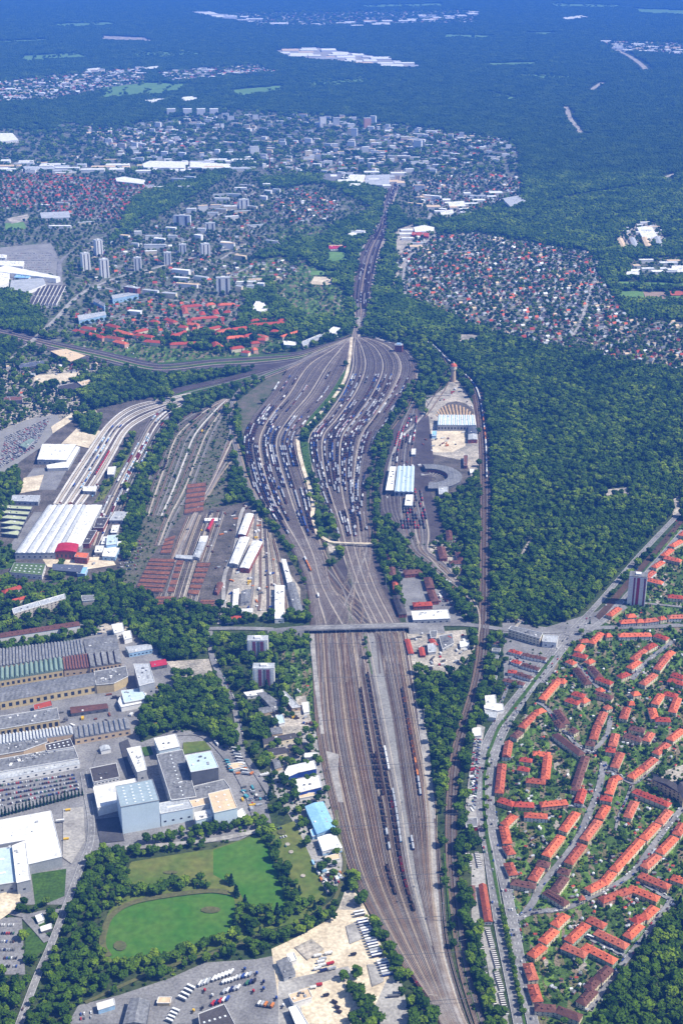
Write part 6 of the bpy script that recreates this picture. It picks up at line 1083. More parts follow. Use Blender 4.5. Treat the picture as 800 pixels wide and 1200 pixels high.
def merge_stuff(name, items, label, cat):
    """items: (mesh, x, y, z, rot) baked into one object"""
    if not items: return
    V, Fc, MI, mats = [], [], [], []; o = 0
    for me, x, y, z, r in items:
        k = len(me.vertices); co = np.empty(k * 3); me.vertices.foreach_get('co', co); co = co.reshape(-1, 3); c, s = math.cos(r), math.sin(r)
        V.append(np.stack([co[:, 0] * c - co[:, 1] * s + x, co[:, 0] * s + co[:, 1] * c + y, co[:, 2] + z], 1))
        mp = []
        for m in me.materials:
            if m not in mats: mats.append(m)
            mp.append(mats.index(m))
        for p in me.polygons: Fc.append(tuple(o + i for i in p.vertices)); MI.append(mp[p.material_index])
        o += k
    me = bpy.data.meshes.new(name); me.from_pydata(np.concatenate(V).tolist(), [], Fc)
    for m in mats: me.materials.append(m)
    me.polygons.foreach_set('material_index', MI); me.update()
    ob = link(name, me, kind='stuff'); tag(ob, label, cat)
merge_stuff('freight_wagons', [(joined((k, c), wagon_parts(k, c)), x, y, z, r) for _, k, c, x, y, z, r, l in WAG[300:]], 'hundreds more small freight wagons filling the sorting sidings', 'wagons')
# ---- cars
CARS = []
def car_parts(col):
    k = ('car', col)
    if k in WM: return WM[k]
    b = MB(); b.box(0, 0, .3, .82, 4.3, 1.75, taper=.97); b.box(-.2, 0, 1.28, 1.42, 1.9, 1.4)
    body = b.mesh('body', PAINT[col]); b = MB(); b.box(-.2, 0, .82, 1.29, 2.7, 1.6, taper=.78); cab = b.mesh('windows', W_['glass'])
    b = MB()
    for x in (-1.35, 1.35):
        for y in (-.8, .8): b.box(x, y, 0, .62, .62, .2)
    WM[k] = [('body', body, (0, 0, 0)), ('windows', cab, (0, 0, 0)), ('wheels', b.mesh('wheels', PAINT['black']), (0, 0, 0))]; return WM[k]
CC = ['white', 'silver', 'silver', 'grey', 'black', 'blue', 'darkblue', 'red', 'white', 'grey', 'black', 'silver', 'green', 'brown']
kr = random.Random(21)
def cars_on_line(pts, off, lab, occ=.5, pitch=5.6, across=False, cols=CC, z=1.6, k=6):
    line = np.array([at(x, y)[:2] for x, y in smooth(pts, k)]); d = np.r_[0, np.cumsum(np.linalg.norm(np.diff(line, axis=0), axis=1))]
    for v in np.arange(3, d[-1] - 3, pitch):
        if kr.random() > occ: continue
        a = np.array([np.interp(v, d, line[:, 0]), np.interp(v, d, line[:, 1])]); q = np.array([np.interp(v + 1, d, line[:, 0]), np.interp(v + 1, d, line[:, 1])]); t = (q - a) / (np.linalg.norm(q - a) + 1e-9)
        p = a + np.array([-t[1], t[0]]) * off; px, py = proj(*p)
        if not (0 < px < 800 and py < 1200): continue
        CARS.append((np.linalg.norm(p), kr.choice(cols), p[0], p[1], z, math.atan2(t[1], t[0]) + (PI / 2 if across else 0) + kr.uniform(-.04, .04), lab))
def lot(quad, rows, lab, occ=.85, cols=CC, z=.8, across=True, pitch=2.7):
    a, b, c, d = quad
    for i in range(rows):
        u = (i + .5) / rows
        cars_on_line([(a[0] + (d[0] - a[0]) * u, a[1] + (d[1] - a[1]) * u), (b[0] + (c[0] - b[0]) * u, b[1] + (c[1] - b[1]) * u)], 0, lab, occ, pitch, across, cols, z)
lot([(-4, 919), (90, 906), (97, 926), (-4, 949)], 5, 'parked in the works car park beside the white lean-to', .9); lot([(0, 1080), (20, 1080), (24, 1138), (0, 1138)], 6, 'parked in the small car park at the lower left edge', .85)
lot([(6, 512), (62, 488), (40, 526), (-4, 552)], 16, 'in the crowded car storage lot left of the container terminal', .62, ['white', 'white', 'silver', 'silver', 'grey', 'black', 'red', 'darkblue'])
lot([(142, 635), (172, 632), (162, 668), (136, 672)], 9, 'in the small car lot right of the striped hall', .75); lot([(12, 296), (62, 296), (60, 320), (6, 322)], 9, 'in the shopping centre car park', .7); lot([(508, 695), (538, 690), (545, 712), (514, 712)], 4, 'parked among the brick railway houses', .5, z=1.0)
lot([(105, 462), (145, 455), (148, 464), (100, 470)], 5, 'in the pale storage yard above the container tracks', .7); lot([(232, 718), (262, 718), (262, 726), (230, 726)], 2, 'parked above the bridge road junction', .8); lot([(100, 735), (124, 732), (126, 744), (102, 747)], 3, 'parked by the white sheds of the works', .7); lot([(590, 722), (625, 724), (625, 731), (590, 731)], 3, 'in the dealer lot at the wood corner', .7); lot([(556, 858), (550, 930), (556, 950), (563, 868)], 4, 'in the car yards beside the avenue', .8, z=1.0)
for p, w in STREETS[1:14]:
    for o in (-w / 2 + 1.1, w / 2 - 1.1): cars_on_line(p, o, 'parked along a side street of the garden suburb', .38, 6.0, z=1.65)
for P, lb in ((RIGHT_AVE, 'on the right carriageway of the avenue'), (LEFT_AVE, 'on the left carriageway of the avenue')):
    for o in (-4.6, -1, 2, 4.8): cars_on_line(P, o, lb, .10, 9, z=1.7)
cars_on_line(RIGHT_AVE[8:], 7.5, 'parked beside the right carriageway of the avenue', .5, 6.5, z=.9); cars_on_line([(249, 772), (262, 800), (274, 826), (279, 850), (284, 880)], 4, 'parked along the wood road', .7, 6); cars_on_line([(800, 622), (757, 672), (718, 716)], 5.2, 'parked along the tram road', .5, 7, z=1.6); cars_on_line([(18, 1215), (42, 1150), (78, 1062), (97, 1012)], 2, 'driving on the road beside the belt of trees', .06, 12, z=1.7)
for q, r, lb in [([(150, 898), (160, 896), (163, 912), (153, 914)], 3, 'behind the high-bay warehouse'), ([(318, 968), (332, 965), (345, 995), (335, 998)], 3, 'on the lane beside the dry meadow'), ([(300, 905), (316, 902), (330, 930), (318, 934)], 4, 'in the lorry yard by the meadow corner'), ([(282, 928), (300, 922), (310, 940), (292, 946)], 4, 'among the scrap in the lorry yard'), ([(330, 935), (345, 932), (352, 950), (338, 952)], 3, 'beside the blue fronted halls'), ([(362, 1015), (398, 1012), (400, 1036), (380, 1042)], 5, 'in the scrapyard below the white gabled hall'), ([(92, 1182), (112, 1178), (112, 1195), (92, 1198)], 3, 'in the truck yard at the bottom edge')]: lot(q, r, lb, .55, z=1.0, pitch=3.6)
CARS.sort(key=lambda t: t[0])
for n, (d, col, x, y, z, r, lab) in enumerate(CARS[:300]):
    tag(link('parked_car' if 'carriageway' not in lab or 'parked' in lab else 'car', joined(('car', col), car_parts(col)), None, (x, y, z), r), '%s car %s' % (col if col != 'darkblue' else 'dark blue', lab), 'car', 'cars ' + lab)
merge_stuff('parked_cars', [(joined(('car', c), car_parts(c)), x, y, z, r) for _, c, x, y, z, r, l in CARS[300:]], 'many more tiny cars in the car parks and streets farther off', 'cars')
# ---- lorries and trailers
def trailer_parts(col, side, L=13.0, tilt=3.9):
    k = ('trailer', col, side, L)
    if k in WM: return WM[k]
    o = []; b = MB(); b.box(0, 0, 1.25, tilt - .1, L, 2.5); o.append(('side_curtain', b.mesh('side_curtain', PAINT[side]), (0, 0, 0)))
    b = MB(); b.box(0, 0, tilt - .09, tilt, L, 2.54); o.append(('roof', b.mesh('roof', PAINT[col]), (0, 0, 0)))
    b = MB(); b.box(0, 0, .85, 1.24, L - .4, 2.2); o.append(('chassis', b.mesh('chassis', PAINT['black']), (0, 0, 0)))
    b = MB()
    for y in (-1.05, 1.05): b.box(0, y, 0, 1, 1, .3)
    wm = b.mesh('axle', PAINT['black'])
    for x in (L / 2 - 1.5, L / 2 - 2.8, -L / 2 + 2.2): o.append(('axle', wm, (x, 0, 0)))
    WM[k] = o; return o
def cab_parts(col):
    k = ('cab', col)
    if k in WM: return WM[k]
    o = []; b = MB(); b.box(0, 0, 1.0, 3.3, 2.2, 2.4, taper=.92); o.append(('cab', b.mesh('cab', PAINT[col]), (0, 0, 0))); b = MB(); b.box(.98, 0, 2.0, 2.9, .2, 2.1); o.append(('windscreen', b.mesh('windscreen', W_['glass']), (0, 0, 0)))
    b = MB(); b.box(-2, 0, .7, 1.0, 5, 1.2); o.append(('chassis', b.mesh('chassis', PAINT['black']), (0, 0, 0)))
    b = MB()
    for y in (-1.05, 1.05): b.box(0, y, 0, 1, 1, .3)
    for x in (.2, -3.4): o.append(('axle', b.mesh('axle', PAINT['black']), (x, 0, 0)))
    WM[k] = o; return o
def put(parts, name, lab, cat, px, py, rot, group=None, z=1.0):
    x, y, _ = at(px, py); t = thing(name, lab, cat, (x, y, z), rot, group)
    for pn, me, off in parts: link(pn, me, t, off)
g = 'white trailers parked side by side on the sandy lot'
for i in range(24):
    if i in (2, 17): continue
    u = i / 23; px, py = 420 + 31 * u + (3 if i > 17 else 0), 1071 + 73 * u; col = ['white', 'white', 'silver'][i % 3]
    put(trailer_parts(col, ['darkblue', 'grey', 'white', 'blue'][i % 4] if i > 1 else 'grey'), 'semi_trailer', 'white roofed semi-trailer in the long slanting row on the sandy lot', 'trailer', px, py, .30, g)
for i in range(9):
    u = i / 8; put(trailer_parts(['silver', 'white'][i % 2], ['grey', 'silver', 'white'][i % 3], 11.0), 'semi_trailer', 'pale trailer stacked in the yard behind the tan cube warehouse', 'trailer', 275 + 13 * u, 879 + 29 * u, -.22, 'trailers behind the tan cube')
for i in range(5): put(trailer_parts('teal', 'teal', 6.0, 3.4), 'skip_container', 'turquoise skip left of the pale trailers', 'skip', 266 + i * 1.3, 893 + i * 3.0, -.2, 'turquoise skips')
for i in range(4): put(trailer_parts('orange', 'orange', 6.0, 3.2), 'skip_container', 'orange skip beside the pale trailers', 'skip', 271 + i * 8, 903 + (i % 2) * 5, .3 * i, 'orange skips')
n = 0
for (cx, cy, cnt, dx, dy, cols, lb, L) in [(251, 1149, 6, 4.1, -1.5, ['white'], 'white tank trailer in the row at the truck yard middle', 9), (235, 1155, 4, 3.2, -1.1, ['white', 'silver'], 'white trailer in the short row left in the truck yard', 9), (262, 1153, 4, 3.6, -1.0, ['white'], 'white box body in the lower short row of the truck yard', 6), (277, 1148, 5, 4.0, -1.0, ['white', 'silver', 'blue'], 'white body in the middle row of the truck yard', 6.5), (263, 1164, 5, 4.2, -1.2, ['silver', 'white', 'darkblue'], 'silver lorry body in the lower row of the truck yard', 7), (290, 1154, 3, 4.0, -1.2, ['green', 'darkblue', 'black'], 'dark lorry body right in the truck yard', 6.5), (250, 1178, 5, 4.2, -1.4, ['red', 'darkblue', 'red', 'white', 'blue'], 'coloured lorry body beside the dark depot roof', 7), (304, 1178, 5, 3.8, .6, ['white', 'silver', 'orange', 'grey', 'orange'], 'lorry body near the open corner of the truck yard', 6.5)]:
    for i in range(cnt):
        c = cols[i % len(cols)]; put(trailer_parts(c, c if c != 'white' else 'silver', L, 3.6), 'lorry_trailer', lb, 'trailer', cx + dx * i, cy + dy * i, 1.15, lb + 's'); n += 1
for (px, py, c, lb) in [(240, 1162, 'red', 'red tractor unit below the left short row'), (287, 1137, 'blue', 'blue tractor unit uppermost in the truck yard'), (301, 1142, 'blue', 'blue tractor unit right of the uppermost one'), (309, 1152, 'darkblue', 'dark blue tractor unit beside the dark bodies'), (297, 1163, 'red', 'red tractor unit right of the lower row'), (309, 1160, 'blue', 'blue tractor unit above the open corner'), (249, 1168, 'white', 'white tractor unit left of the coloured bodies'), (324, 1171, 'blue', 'blue tractor unit at the right of the open corner'), (332, 1180, 'white', 'white tractor unit beside the white roofed shed'), (227, 1186, 'yellow', 'yellow digger cab left of the dark depot'), (238, 1182, 'grey', 'grey tractor unit left of the dark depot')]: put(cab_parts(c), 'tractor_unit', lb, 'lorry', px, py, 1.1)
for i in range(4): put(trailer_parts('white', 'silver', 11), 'semi_trailer', 'white trailer in the slanting row by the thin hedge', 'trailer', 214 + i * 3.4, 1172 - i * 4.4, -.55, 'trailers along the thin hedge in the truck yard')
for i in range(4): put(trailer_parts('white', 'silver', 9), 'semi_trailer', 'white trailer at the bottom edge of the truck yard', 'trailer', 199 + i * 2.5, 1198 - i * 4.0, -.5, 'trailers at the bottom edge')
k = 0
for (px, py, c, r) in [(372, 1122, 'white', .3), (378, 1126, 'silver', .3), (385, 1119, 'white', .3), (377, 1133, 'white', .3), (387, 1131, 'red', .4), (379, 1139, 'darkblue', .4), (389, 1137, 'silver', .4), (372, 1137, 'white', .4), (376, 1129, 'white', .3)]: put(trailer_parts(c, c, 9, 3.4), 'lorry', '%s lorry in the ring shaped sandy lot' % c, 'lorry', px, py, r, 'lorries in the ring shaped sandy lot')
for (px, py, c, r, lb) in [(392, 1176, 'black', -.6, 'dark'), (395, 1182, 'charcoal', -.5, 'dark'), (397, 1187, 'charcoal', -.5, 'dark'), (382, 1168, 'black', .3, 'dark'), (374, 1156, 'red', .2, 'red'), (367, 1159, 'white', .2, 'white'), (414, 1120, 'black', .3, 'dark')]: put(trailer_parts(c, c, 7, 3), 'lorry', '%s lorry on the pale ground right of the white shed' % lb, 'lorry', px, py, r, 'lorries right of the white shed')
put(trailer_parts('grey', 'grey', 14, 3), 'flat_trailer', 'grey flat trailer alone at the bottom of the sandy lot', 'trailer', 461, 1169, .1); put(trailer_parts('white', 'white', 13), 'articulated_lorry', 'white articulated lorry driving up the lorry yard', 'lorry', 310, 910, .3); put(trailer_parts('white', 'white', 12), 'articulated_lorry', 'white lorry on the curve by the small wood', 'lorry', 254, 873, -1.1); put(trailer_parts('yellow', 'yellow', 7, 3), 'lorry', 'yellow lorry on the concrete beside the white hall, upper', 'lorry', 80, 951, .2); put(trailer_parts('yellow', 'yellow', 7, 3), 'lorry', 'yellow lorry on the concrete beside the white hall, lower', 'lorry', 78, 985, .2); put(trailer_parts('white', 'silver', 11), 'semi_trailer', 'white trailer docked at the white hall', 'trailer', 71, 964, .2)
put(trailer_parts('white', 'grey', 9), 'coach', 'white coach in the green walled courtyard of the terraces', 'coach', 691, 1100, -.5)
# ---- catenary gantries
def gantry(px0, py0, px1, py1, lab):
    a, b_ = at(px0, py0), at(px1, py1); L = math.hypot(b_[0] - a[0], b_[1] - a[1]); r = math.atan2(b_[1] - a[1], b_[0] - a[0])
    t = thing('catenary_gantry', lab, 'gantry', ((a[0] + b_[0]) / 2, (a[1] + b_[1]) / 2, 0), r, 'overhead line gantries'); m = PAINT['grey']
    for s in (-1, 1): bb = MB(); bb.box(0, 0, 0, 9, .5, .5); link('mast', bb.mesh('mast', m), t, (s * L / 2, 0, 0))
    bb = MB(); bb.box(0, 0, 8.2, 8.6, L, .4); link('beam', bb.mesh('beam', m), t)
for j, (a, b_, c, d, lb) in enumerate([(366, 760, 475, 758, 'just below the bridge'), (370, 800, 484, 797, 'second below the bridge'), (376, 850, 492, 846, 'third below the bridge'), (382, 905, 503, 900, 'beside the blue fronted halls'), (396, 975, 512, 970, 'beside the light blue hall'), (412, 1035, 518, 1030, 'above the long row of trailers'), (436, 1085, 522, 1080, 'beside the long row of trailers'), (468, 1126, 540, 1122, 'at the lower end of the trailer row'), (505, 1180, 556, 1176, 'lowest before the bottom edge'), (360, 690, 446, 688, 'just above the bridge'), (340, 645, 434, 643, 'beside the yard footbridge'), (170, 664, 262, 664, 'first across the rusty wheel store'), (167, 672, 256, 672, 'second across the rusty wheel store'), (164, 680, 252, 680, 'third across the rusty wheel store'), (160, 690, 246, 690, 'fourth across the rusty wheel store'), (562, 700, 574, 700, 'over the main line beside the wood'), (548, 850, 560, 848, 'over the main line above the avenue bend'), (519, 960, 537, 960, 'over the main line by the garages'), (535, 1110, 552, 1106, 'over the main line beside the garage rows')]): gantry(a, b_, c, d, 'thin grey line gantry over the tracks ' + lb)
for j, (px, py) in enumerate([(364, 770), (374, 860), (436, 770), (446, 850), (470, 960), (496, 850), (508, 960), (484, 1060), (300, 560), (352, 545), (366, 575), (436, 560), (430, 610), (322, 480), (400, 470), (470, 470), (412, 690), (384, 690), (452, 690), (518, 1080)]):
    x, y, _ = at(px, py); t = thing('light_mast', 'tall slim floodlight mast between the railway tracks', 'light mast', (x, y, .8), 0, 'floodlight masts in the railway yard')
    b = MB(); b.cyl(0, 0, 0, 26, .35, .2, 8); link('pole', b.mesh('pole', PAINT['silver']), t); b = MB(); b.cyl(0, 0, 26.01, 26.6, 1.4, 1.4, 10); link('lamp_ring', b.mesh('lamp_ring', PAINT['grey']), t)
# ---- stored goods, containers and scrap in the yards
cr_ = random.Random(77)
def clutter(poly, n, lab, grp_, cols=('white', 'grey', 'silver', 'brown', 'rust', 'blue', 'white', 'orange', 'charcoal', 'yellow'), big=1.0, z=.9):
    xs = [p[0] for p in poly]; ys = [p[1] for p in poly]; k = 0
    for _ in range(n * 12):
        px, py = cr_.uniform(min(xs), max(xs)), cr_.uniform(min(ys), max(ys)); ok = False
        for i in range(len(poly)):
            (ax, ay), (bx, by) = poly[i - 1], poly[i]
            if (ay > py) != (by > py) and px < (bx - ax) * (py - ay) / (by - ay) + ax: ok = not ok
        if not ok: continue
        x, y, _z = at(px, py)
        if any(min(p[0] for p in f) - 2 < x < max(p[0] for p in f) + 2 and min(p[1] for p in f) - 2 < y < max(p[1] for p in f) + 2 for f in FOOT): continue
        v = cr_.randrange(5); c = cr_.choice(cols); key = ('clut', v, c)
        if key not in MC:
            b = MB(); L, w, h = [(6, 2.5, 2.6), (4, 3, 1.4), (9, 2.6, 1.8), (3, 3, 2.2), (7, 4, 3)][v]; b.box(0, 0, 0, h, L, w)
            for i in range(int(L)): b.box(-L / 2 + .5 + i, 0, .1, h + .12, .12, w + .14)
            MC[key] = b.mesh('storage_container', PAINT[c])
        tag(link('storage_container', MC[key], None, (x, y, z), cr_.choice([.3, .3 + PI / 2, cr_.uniform(0, 3)]), None, big), '%s container or stack of goods %s' % (c, lab), 'container', grp_); k += 1
        if k >= n: break
clutter([(262, 712), (280, 640), (300, 600), (318, 640), (350, 690), (350, 718), (290, 722)], 39, 'among the white freight sheds', 'goods among the freight sheds'); clutter([(205, 605), (290, 592), (300, 600), (262, 700), (250, 660)], 33, 'between the old sidings and the wheel store', 'goods by the wheel store'); clutter([(504, 490), (548, 488), (548, 524), (504, 530)], 22, 'on the sand floor of the engine sheds', 'goods on the sand floor', ('white', 'rust', 'brown', 'silver', 'grey', 'orange'))
clutter([(478, 744), (545, 740), (550, 762), (528, 786), (490, 788)], 30, 'in the yard below the bridge', 'goods in the yard below the bridge', ('white', 'white', 'grey', 'red', 'silver', 'charcoal')); clutter([(362, 1010), (396, 1006), (402, 1030), (384, 1044)], 20, 'in the scrapyard beside the meadow', 'scrap beside the meadow', ('white', 'silver', 'white', 'charcoal', 'orange', 'sky')); clutter([(278, 925), (300, 918), (316, 940), (300, 955), (285, 948)], 19, 'in the lorry yard by the meadow corner', 'goods in the lorry yard', ('white', 'silver', 'grey', 'charcoal', 'teal', 'yellow'))
clutter([(60, 588), (150, 590), (150, 660), (100, 665)], 25, 'beside the striped hall', 'goods beside the striped hall', ('white', 'white', 'silver', 'grey', 'rust', 'blue')); clutter([(0, 430), (60, 425), (130, 420), (150, 440), (70, 490), (0, 505)], 33, 'in the scrap yards at the upper left', 'goods in the upper left yards', ('white', 'brown', 'rust', 'grey', 'blue', 'silver')); clutter([(340, 840), (366, 835), (368, 856), (350, 870)], 7, 'beside the stable rows', 'goods beside the stable rows'); clutter([(86, 530), (60, 575), (150, 590), (160, 545)], 10, 'at the foot of the container tracks', 'goods at the container tracks', ('white', 'grey', 'sky', 'rust'))
clutter([(20, 805), (150, 790), (200, 810), (190, 850), (110, 880), (100, 870)], 19, 'in the works yard', 'goods in the works yard', ('yellow', 'white', 'grey', 'rust', 'charcoal')); clutter([(512, 660), (540, 690), (545, 712), (512, 712)], 10, 'among the parking places of the railway houses', 'goods by the railway houses', ('red', 'rust', 'white', 'grey')); clutter([(452, 540), (500, 500), (500, 570), (450, 600)], 12, 'around the repair shed tracks', 'goods around the repair shed', ('grey', 'charcoal', 'rust', 'white'))
clutter([(558, 850), (566, 854), (557, 920), (556, 955), (547, 960), (550, 900)], 16, 'in the car yards beside the avenue', 'goods beside the avenue', ('white', 'white', 'silver', 'grey', 'red'))
clutter([(500, 440), (545, 450), (556, 480), (520, 480)], 11, 'between water tower and engine shed', 'goods between water tower and engine shed', ('white', 'red', 'charcoal', 'grey'))
# ------------------------------------------------------------------ detached suburb houses
SUB = []
RC = ['brown', 'white', 'grey', 'light', 'red', 'brown', 'dark', 'tan', 'orange']
sr = random.Random(31)
def small_house_mesh(v):
    k = ('sh', v)
    if k in MC: return MC[k]
    q = random.Random(v); L, w, he, hr = q.uniform(9, 14), q.uniform(8, 10.5), q.uniform(4.2, 6.2), q.uniform(8, 10.5); b = MB(); b.box(0, 0, 0, he, L, w); hl, hw, o = L / 2, w / 2, .5
    b.add([(-hl - o, -hw - o, he), (hl + o, -hw - o, he), (hl + o, hw + o, he), (-hl - o, hw + o, he), (-hl - o, 0, hr), (hl + o, 0, hr)], [(0, 1, 5, 4), (2, 3, 4, 5), (3, 2, 1, 0)], 1)
    b.add([(-hl, -hw, he), (-hl, hw, he), (-hl, 0, hr - .5), (hl, -hw, he), (hl, hw, he), (hl, 0, hr - .5)], [(0, 2, 1), (3, 4, 5)], 0)
    b.box(L * .2, .6, hr - 1, hr + .8, .8, .8, mi=1)
    for x in (-L * .28, L * .28):
        for z in (1.2, he - 1.6): b.box(x, -hw - .04, z, z + 1.3, 1.4, .1, mi=2)
    MC[k] = b.mesh('small_house', [W_[['white', 'white', 'cream', 'white'][v % 4]], R_[RC[v % 9]], W_['glass']]); return MC[k]
def far_house_mesh(v):
    k = ('fh', v % 6)
    if k not in MC:
        b = MB(); L, w = 16 + 3 * (v % 6), 11; b.box(0, 0, 0, 7, L, w); b.add([(-L / 2, -w / 2 - .5, 7), (L / 2, -w / 2 - .5, 7), (L / 2, w / 2 + .5, 7), (-L / 2, w / 2 + .5, 7), (-L / 2, 0, 10), (L / 2, 0, 10)], [(0, 1, 5, 4), (2, 3, 4, 5), (3, 2, 1, 0), (0, 4, 3), (1, 2, 5)], 1); MC[k] = b.mesh('far_house', [W_['white'], R_[['light', 'red', 'tan', 'grey', 'white', 'brown'][v % 6]]])
    return MC[k]
def scatter_houses(poly, n_m, jitter, ang, lab, keep=.85, codes=(SUBURB, PARK)):
    xs = [p[0] for p in poly]; ys = [p[1] for p in poly]; g0 = [at(x, y)[:2] for x, y in poly]; gx = [p[0] for p in g0]; gy = [p[1] for p in g0]
    c, s = math.cos(ang), math.sin(ang); R = max(max(gx) - min(gx), max(gy) - min(gy)) * .75; mx, my = (max(gx) + min(gx)) / 2, (max(gy) + min(gy)) / 2
    m = int(R / n_m) + 1
    for i in range(-m, m + 1):
        for j in range(-m, m + 1):
            if j % 4 == 0 and n_m < 30: continue     # a street every fourth row
            u, v = i * n_m + sr.uniform(-jitter, jitter), j * n_m * .95 + sr.uniform(-jitter, jitter); x, y = mx + u * c - v * s, my + u * s + v * c
            if not inpoly(x, y, g0) or sr.random() > keep: continue
            px, py = proj(x, y)
            if not (-5 < px < 805 and 0 < py < 1200) or (codes and MK[min(1199, int(py)), min(799, max(0, int(px)))] not in codes): continue
            v_ = sr.randrange(36)
            if 'red roofed' in lab: v_ = sr.choice([0, 4, 8, 5, 13, 22, 31, 4])
            SUB.append((math.hypot(x, y), v_, x, y, ang + sr.choice([0, PI / 2]) + sr.uniform(-.12, .12), lab))
    if n_m < 30:
        for j in range(-m, m + 1):
            if j % 4: continue
            run = []
            for i in range(-4 * m, 4 * m + 1):
                u, v = i * n_m / 4, j * n_m * .95; p = (mx + u * c - v * s, my + u * s + v * c)
                if inpoly(p[0], p[1], g0): run.append(p)
                if (not inpoly(p[0], p[1], g0) or i == 4 * m) and run:
                    if len(run) > 8: b = MB(); ribbon(b, run, 5, 1.9); link('street', b.mesh('street', G['concrete']), kind='structure'); carve_line(run, 6)
                    run = []
def inpoly(x, y, P):
    ins = False
    for i in range(len(P)):
        (ax, ay), (bx, by) = P[i - 1][:2], P[i][:2]
        if (ay > y) != (by > y) and x < (bx - ax) * (y - ay) / (by - ay) + ax: ins = not ins
    return ins
scatter_houses([(470, 280), (560, 274), (620, 286), (690, 297), (704, 330), (733, 372), (800, 380), (800, 436), (750, 430), (690, 414), (600, 400), (560, 386), (520, 370), (480, 349), (464, 320)], 20, 4, .45, 'in the detached suburb between the two woods', .7)
scatter_houses([(0, 205), (60, 205), (180, 215), (182, 240), (130, 262), (60, 250), (0, 245)], 22, 4, .3, 'in the red roofed quarter below the upper railway', .8, None)
scatter_houses([(318, 232), (350, 222), (398, 236), (392, 258), (340, 262), (318, 250)], 21, 4, .2, 'in the clearing left of the arrival yard', .85)
scatter_houses([(478, 214), (520, 206), (612, 206), (612, 228), (540, 256), (500, 244)], 24, 5, .4, 'in the far suburb above the right wood', .7)
scatter_houses([(100, 150), (200, 152), (240, 168), (180, 185), (110, 168)], 26, 5, .4, 'in the far left district', .5); scatter_houses([(440, 152), (590, 160), (610, 184), (520, 198), (430, 190)], 26, 6, .2, 'in the far right district', .42)
scatter_houses([(250, 178), (330, 165), (420, 170), (420, 200), (340, 205)], 34, 8, .3, 'in the far central district', .32)
scatter_houses([(0, 97), (100, 85), (165, 81), (170, 95), (60, 118), (0, 120)], 34, 7, .3, 'in the far left town', .8); scatter_houses([(182, 86), (300, 76), (325, 85), (200, 96)], 36, 7, .3, 'in the far middle village', .8)
scatter_houses([(280, 16), (555, 13), (555, 27), (305, 31)], 60, 14, .3, 'in the farthest town', .55); scatter_houses([(702, 49), (800, 51), (800, 65), (722, 59)], 46, 10, .3, 'in the far right village', .75)
scatter_houses([(85, 366), (200, 350), (300, 352), (370, 362), (390, 392), (250, 405), (90, 396)], 31, 6, .2, 'in the red roofed estate beside the allotments', .7, (PARK, URBAN)); scatter_houses([(100, 292), (200, 262), (300, 215), (318, 270), (270, 340), (100, 345)], 34, 9, .2, 'in the wooded tower estate', .5, (PARK,)); scatter_houses([(262, 322), (330, 300), (350, 318), (300, 350)], 24, 6, .3, 'in the loop line gardens', .5, None); scatter_houses([(5, 425), (60, 418), (120, 420), (150, 440), (60, 470), (0, 470)], 30, 8, .2, 'among the yards at the upper left', .4, (PARK,))
SUB.sort(key=lambda t: t[0])
for d, v, x, y, r, lab in SUB[:300]: tag(link('detached_house', small_house_mesh(v), None, (x, y, 0), r), 'small house with a %s roof %s' % (RC[v % 9], lab), 'house', 'houses ' + lab); carve([(x - 5, y - 5), (x + 5, y - 5), (x + 5, y + 5), (x - 5, y + 5)], 0, 0)
merge_stuff('suburb_houses', [(small_house_mesh(v), x, y, 0, r) for d, v, x, y, r, l in SUB[300:] if d < 7000] + [(far_house_mesh(v), x, y, 0, r) for d, v, x, y, r, l in SUB[300:] if d >= 7000], 'hundreds of small far houses in the suburbs and distant towns', 'houses')
# far apartment blocks scattered through the wooded districts
n = 0
for _ in range(2600):
    px, py = fr.uniform(60, 610), fr.uniform(132, 212)
    if not inpoly(px, py, [(110, 152), (270, 132), (420, 140), (600, 168), (608, 190), (520, 202), (420, 206), (300, 200), (150, 192)]) or MK[int(py), int(px)] != PARK: continue
    n += 1; fblock(px, py, fr.uniform(14, 40), fr.choice([9, 10, 12, 14, 22]), 'pale apartment block among trees in the far district before the forest', group='blocks of the far district'); carve([(at(px, py)[0] - 20, at(px, py)[1] - 14), (at(px, py)[0] + 20, at(px, py)[1] - 14), (at(px, py)[0] + 20, at(px, py)[1] + 14), (at(px, py)[0] - 20, at(px, py)[1] + 14)], 0, 0)
    if n >= 290: break
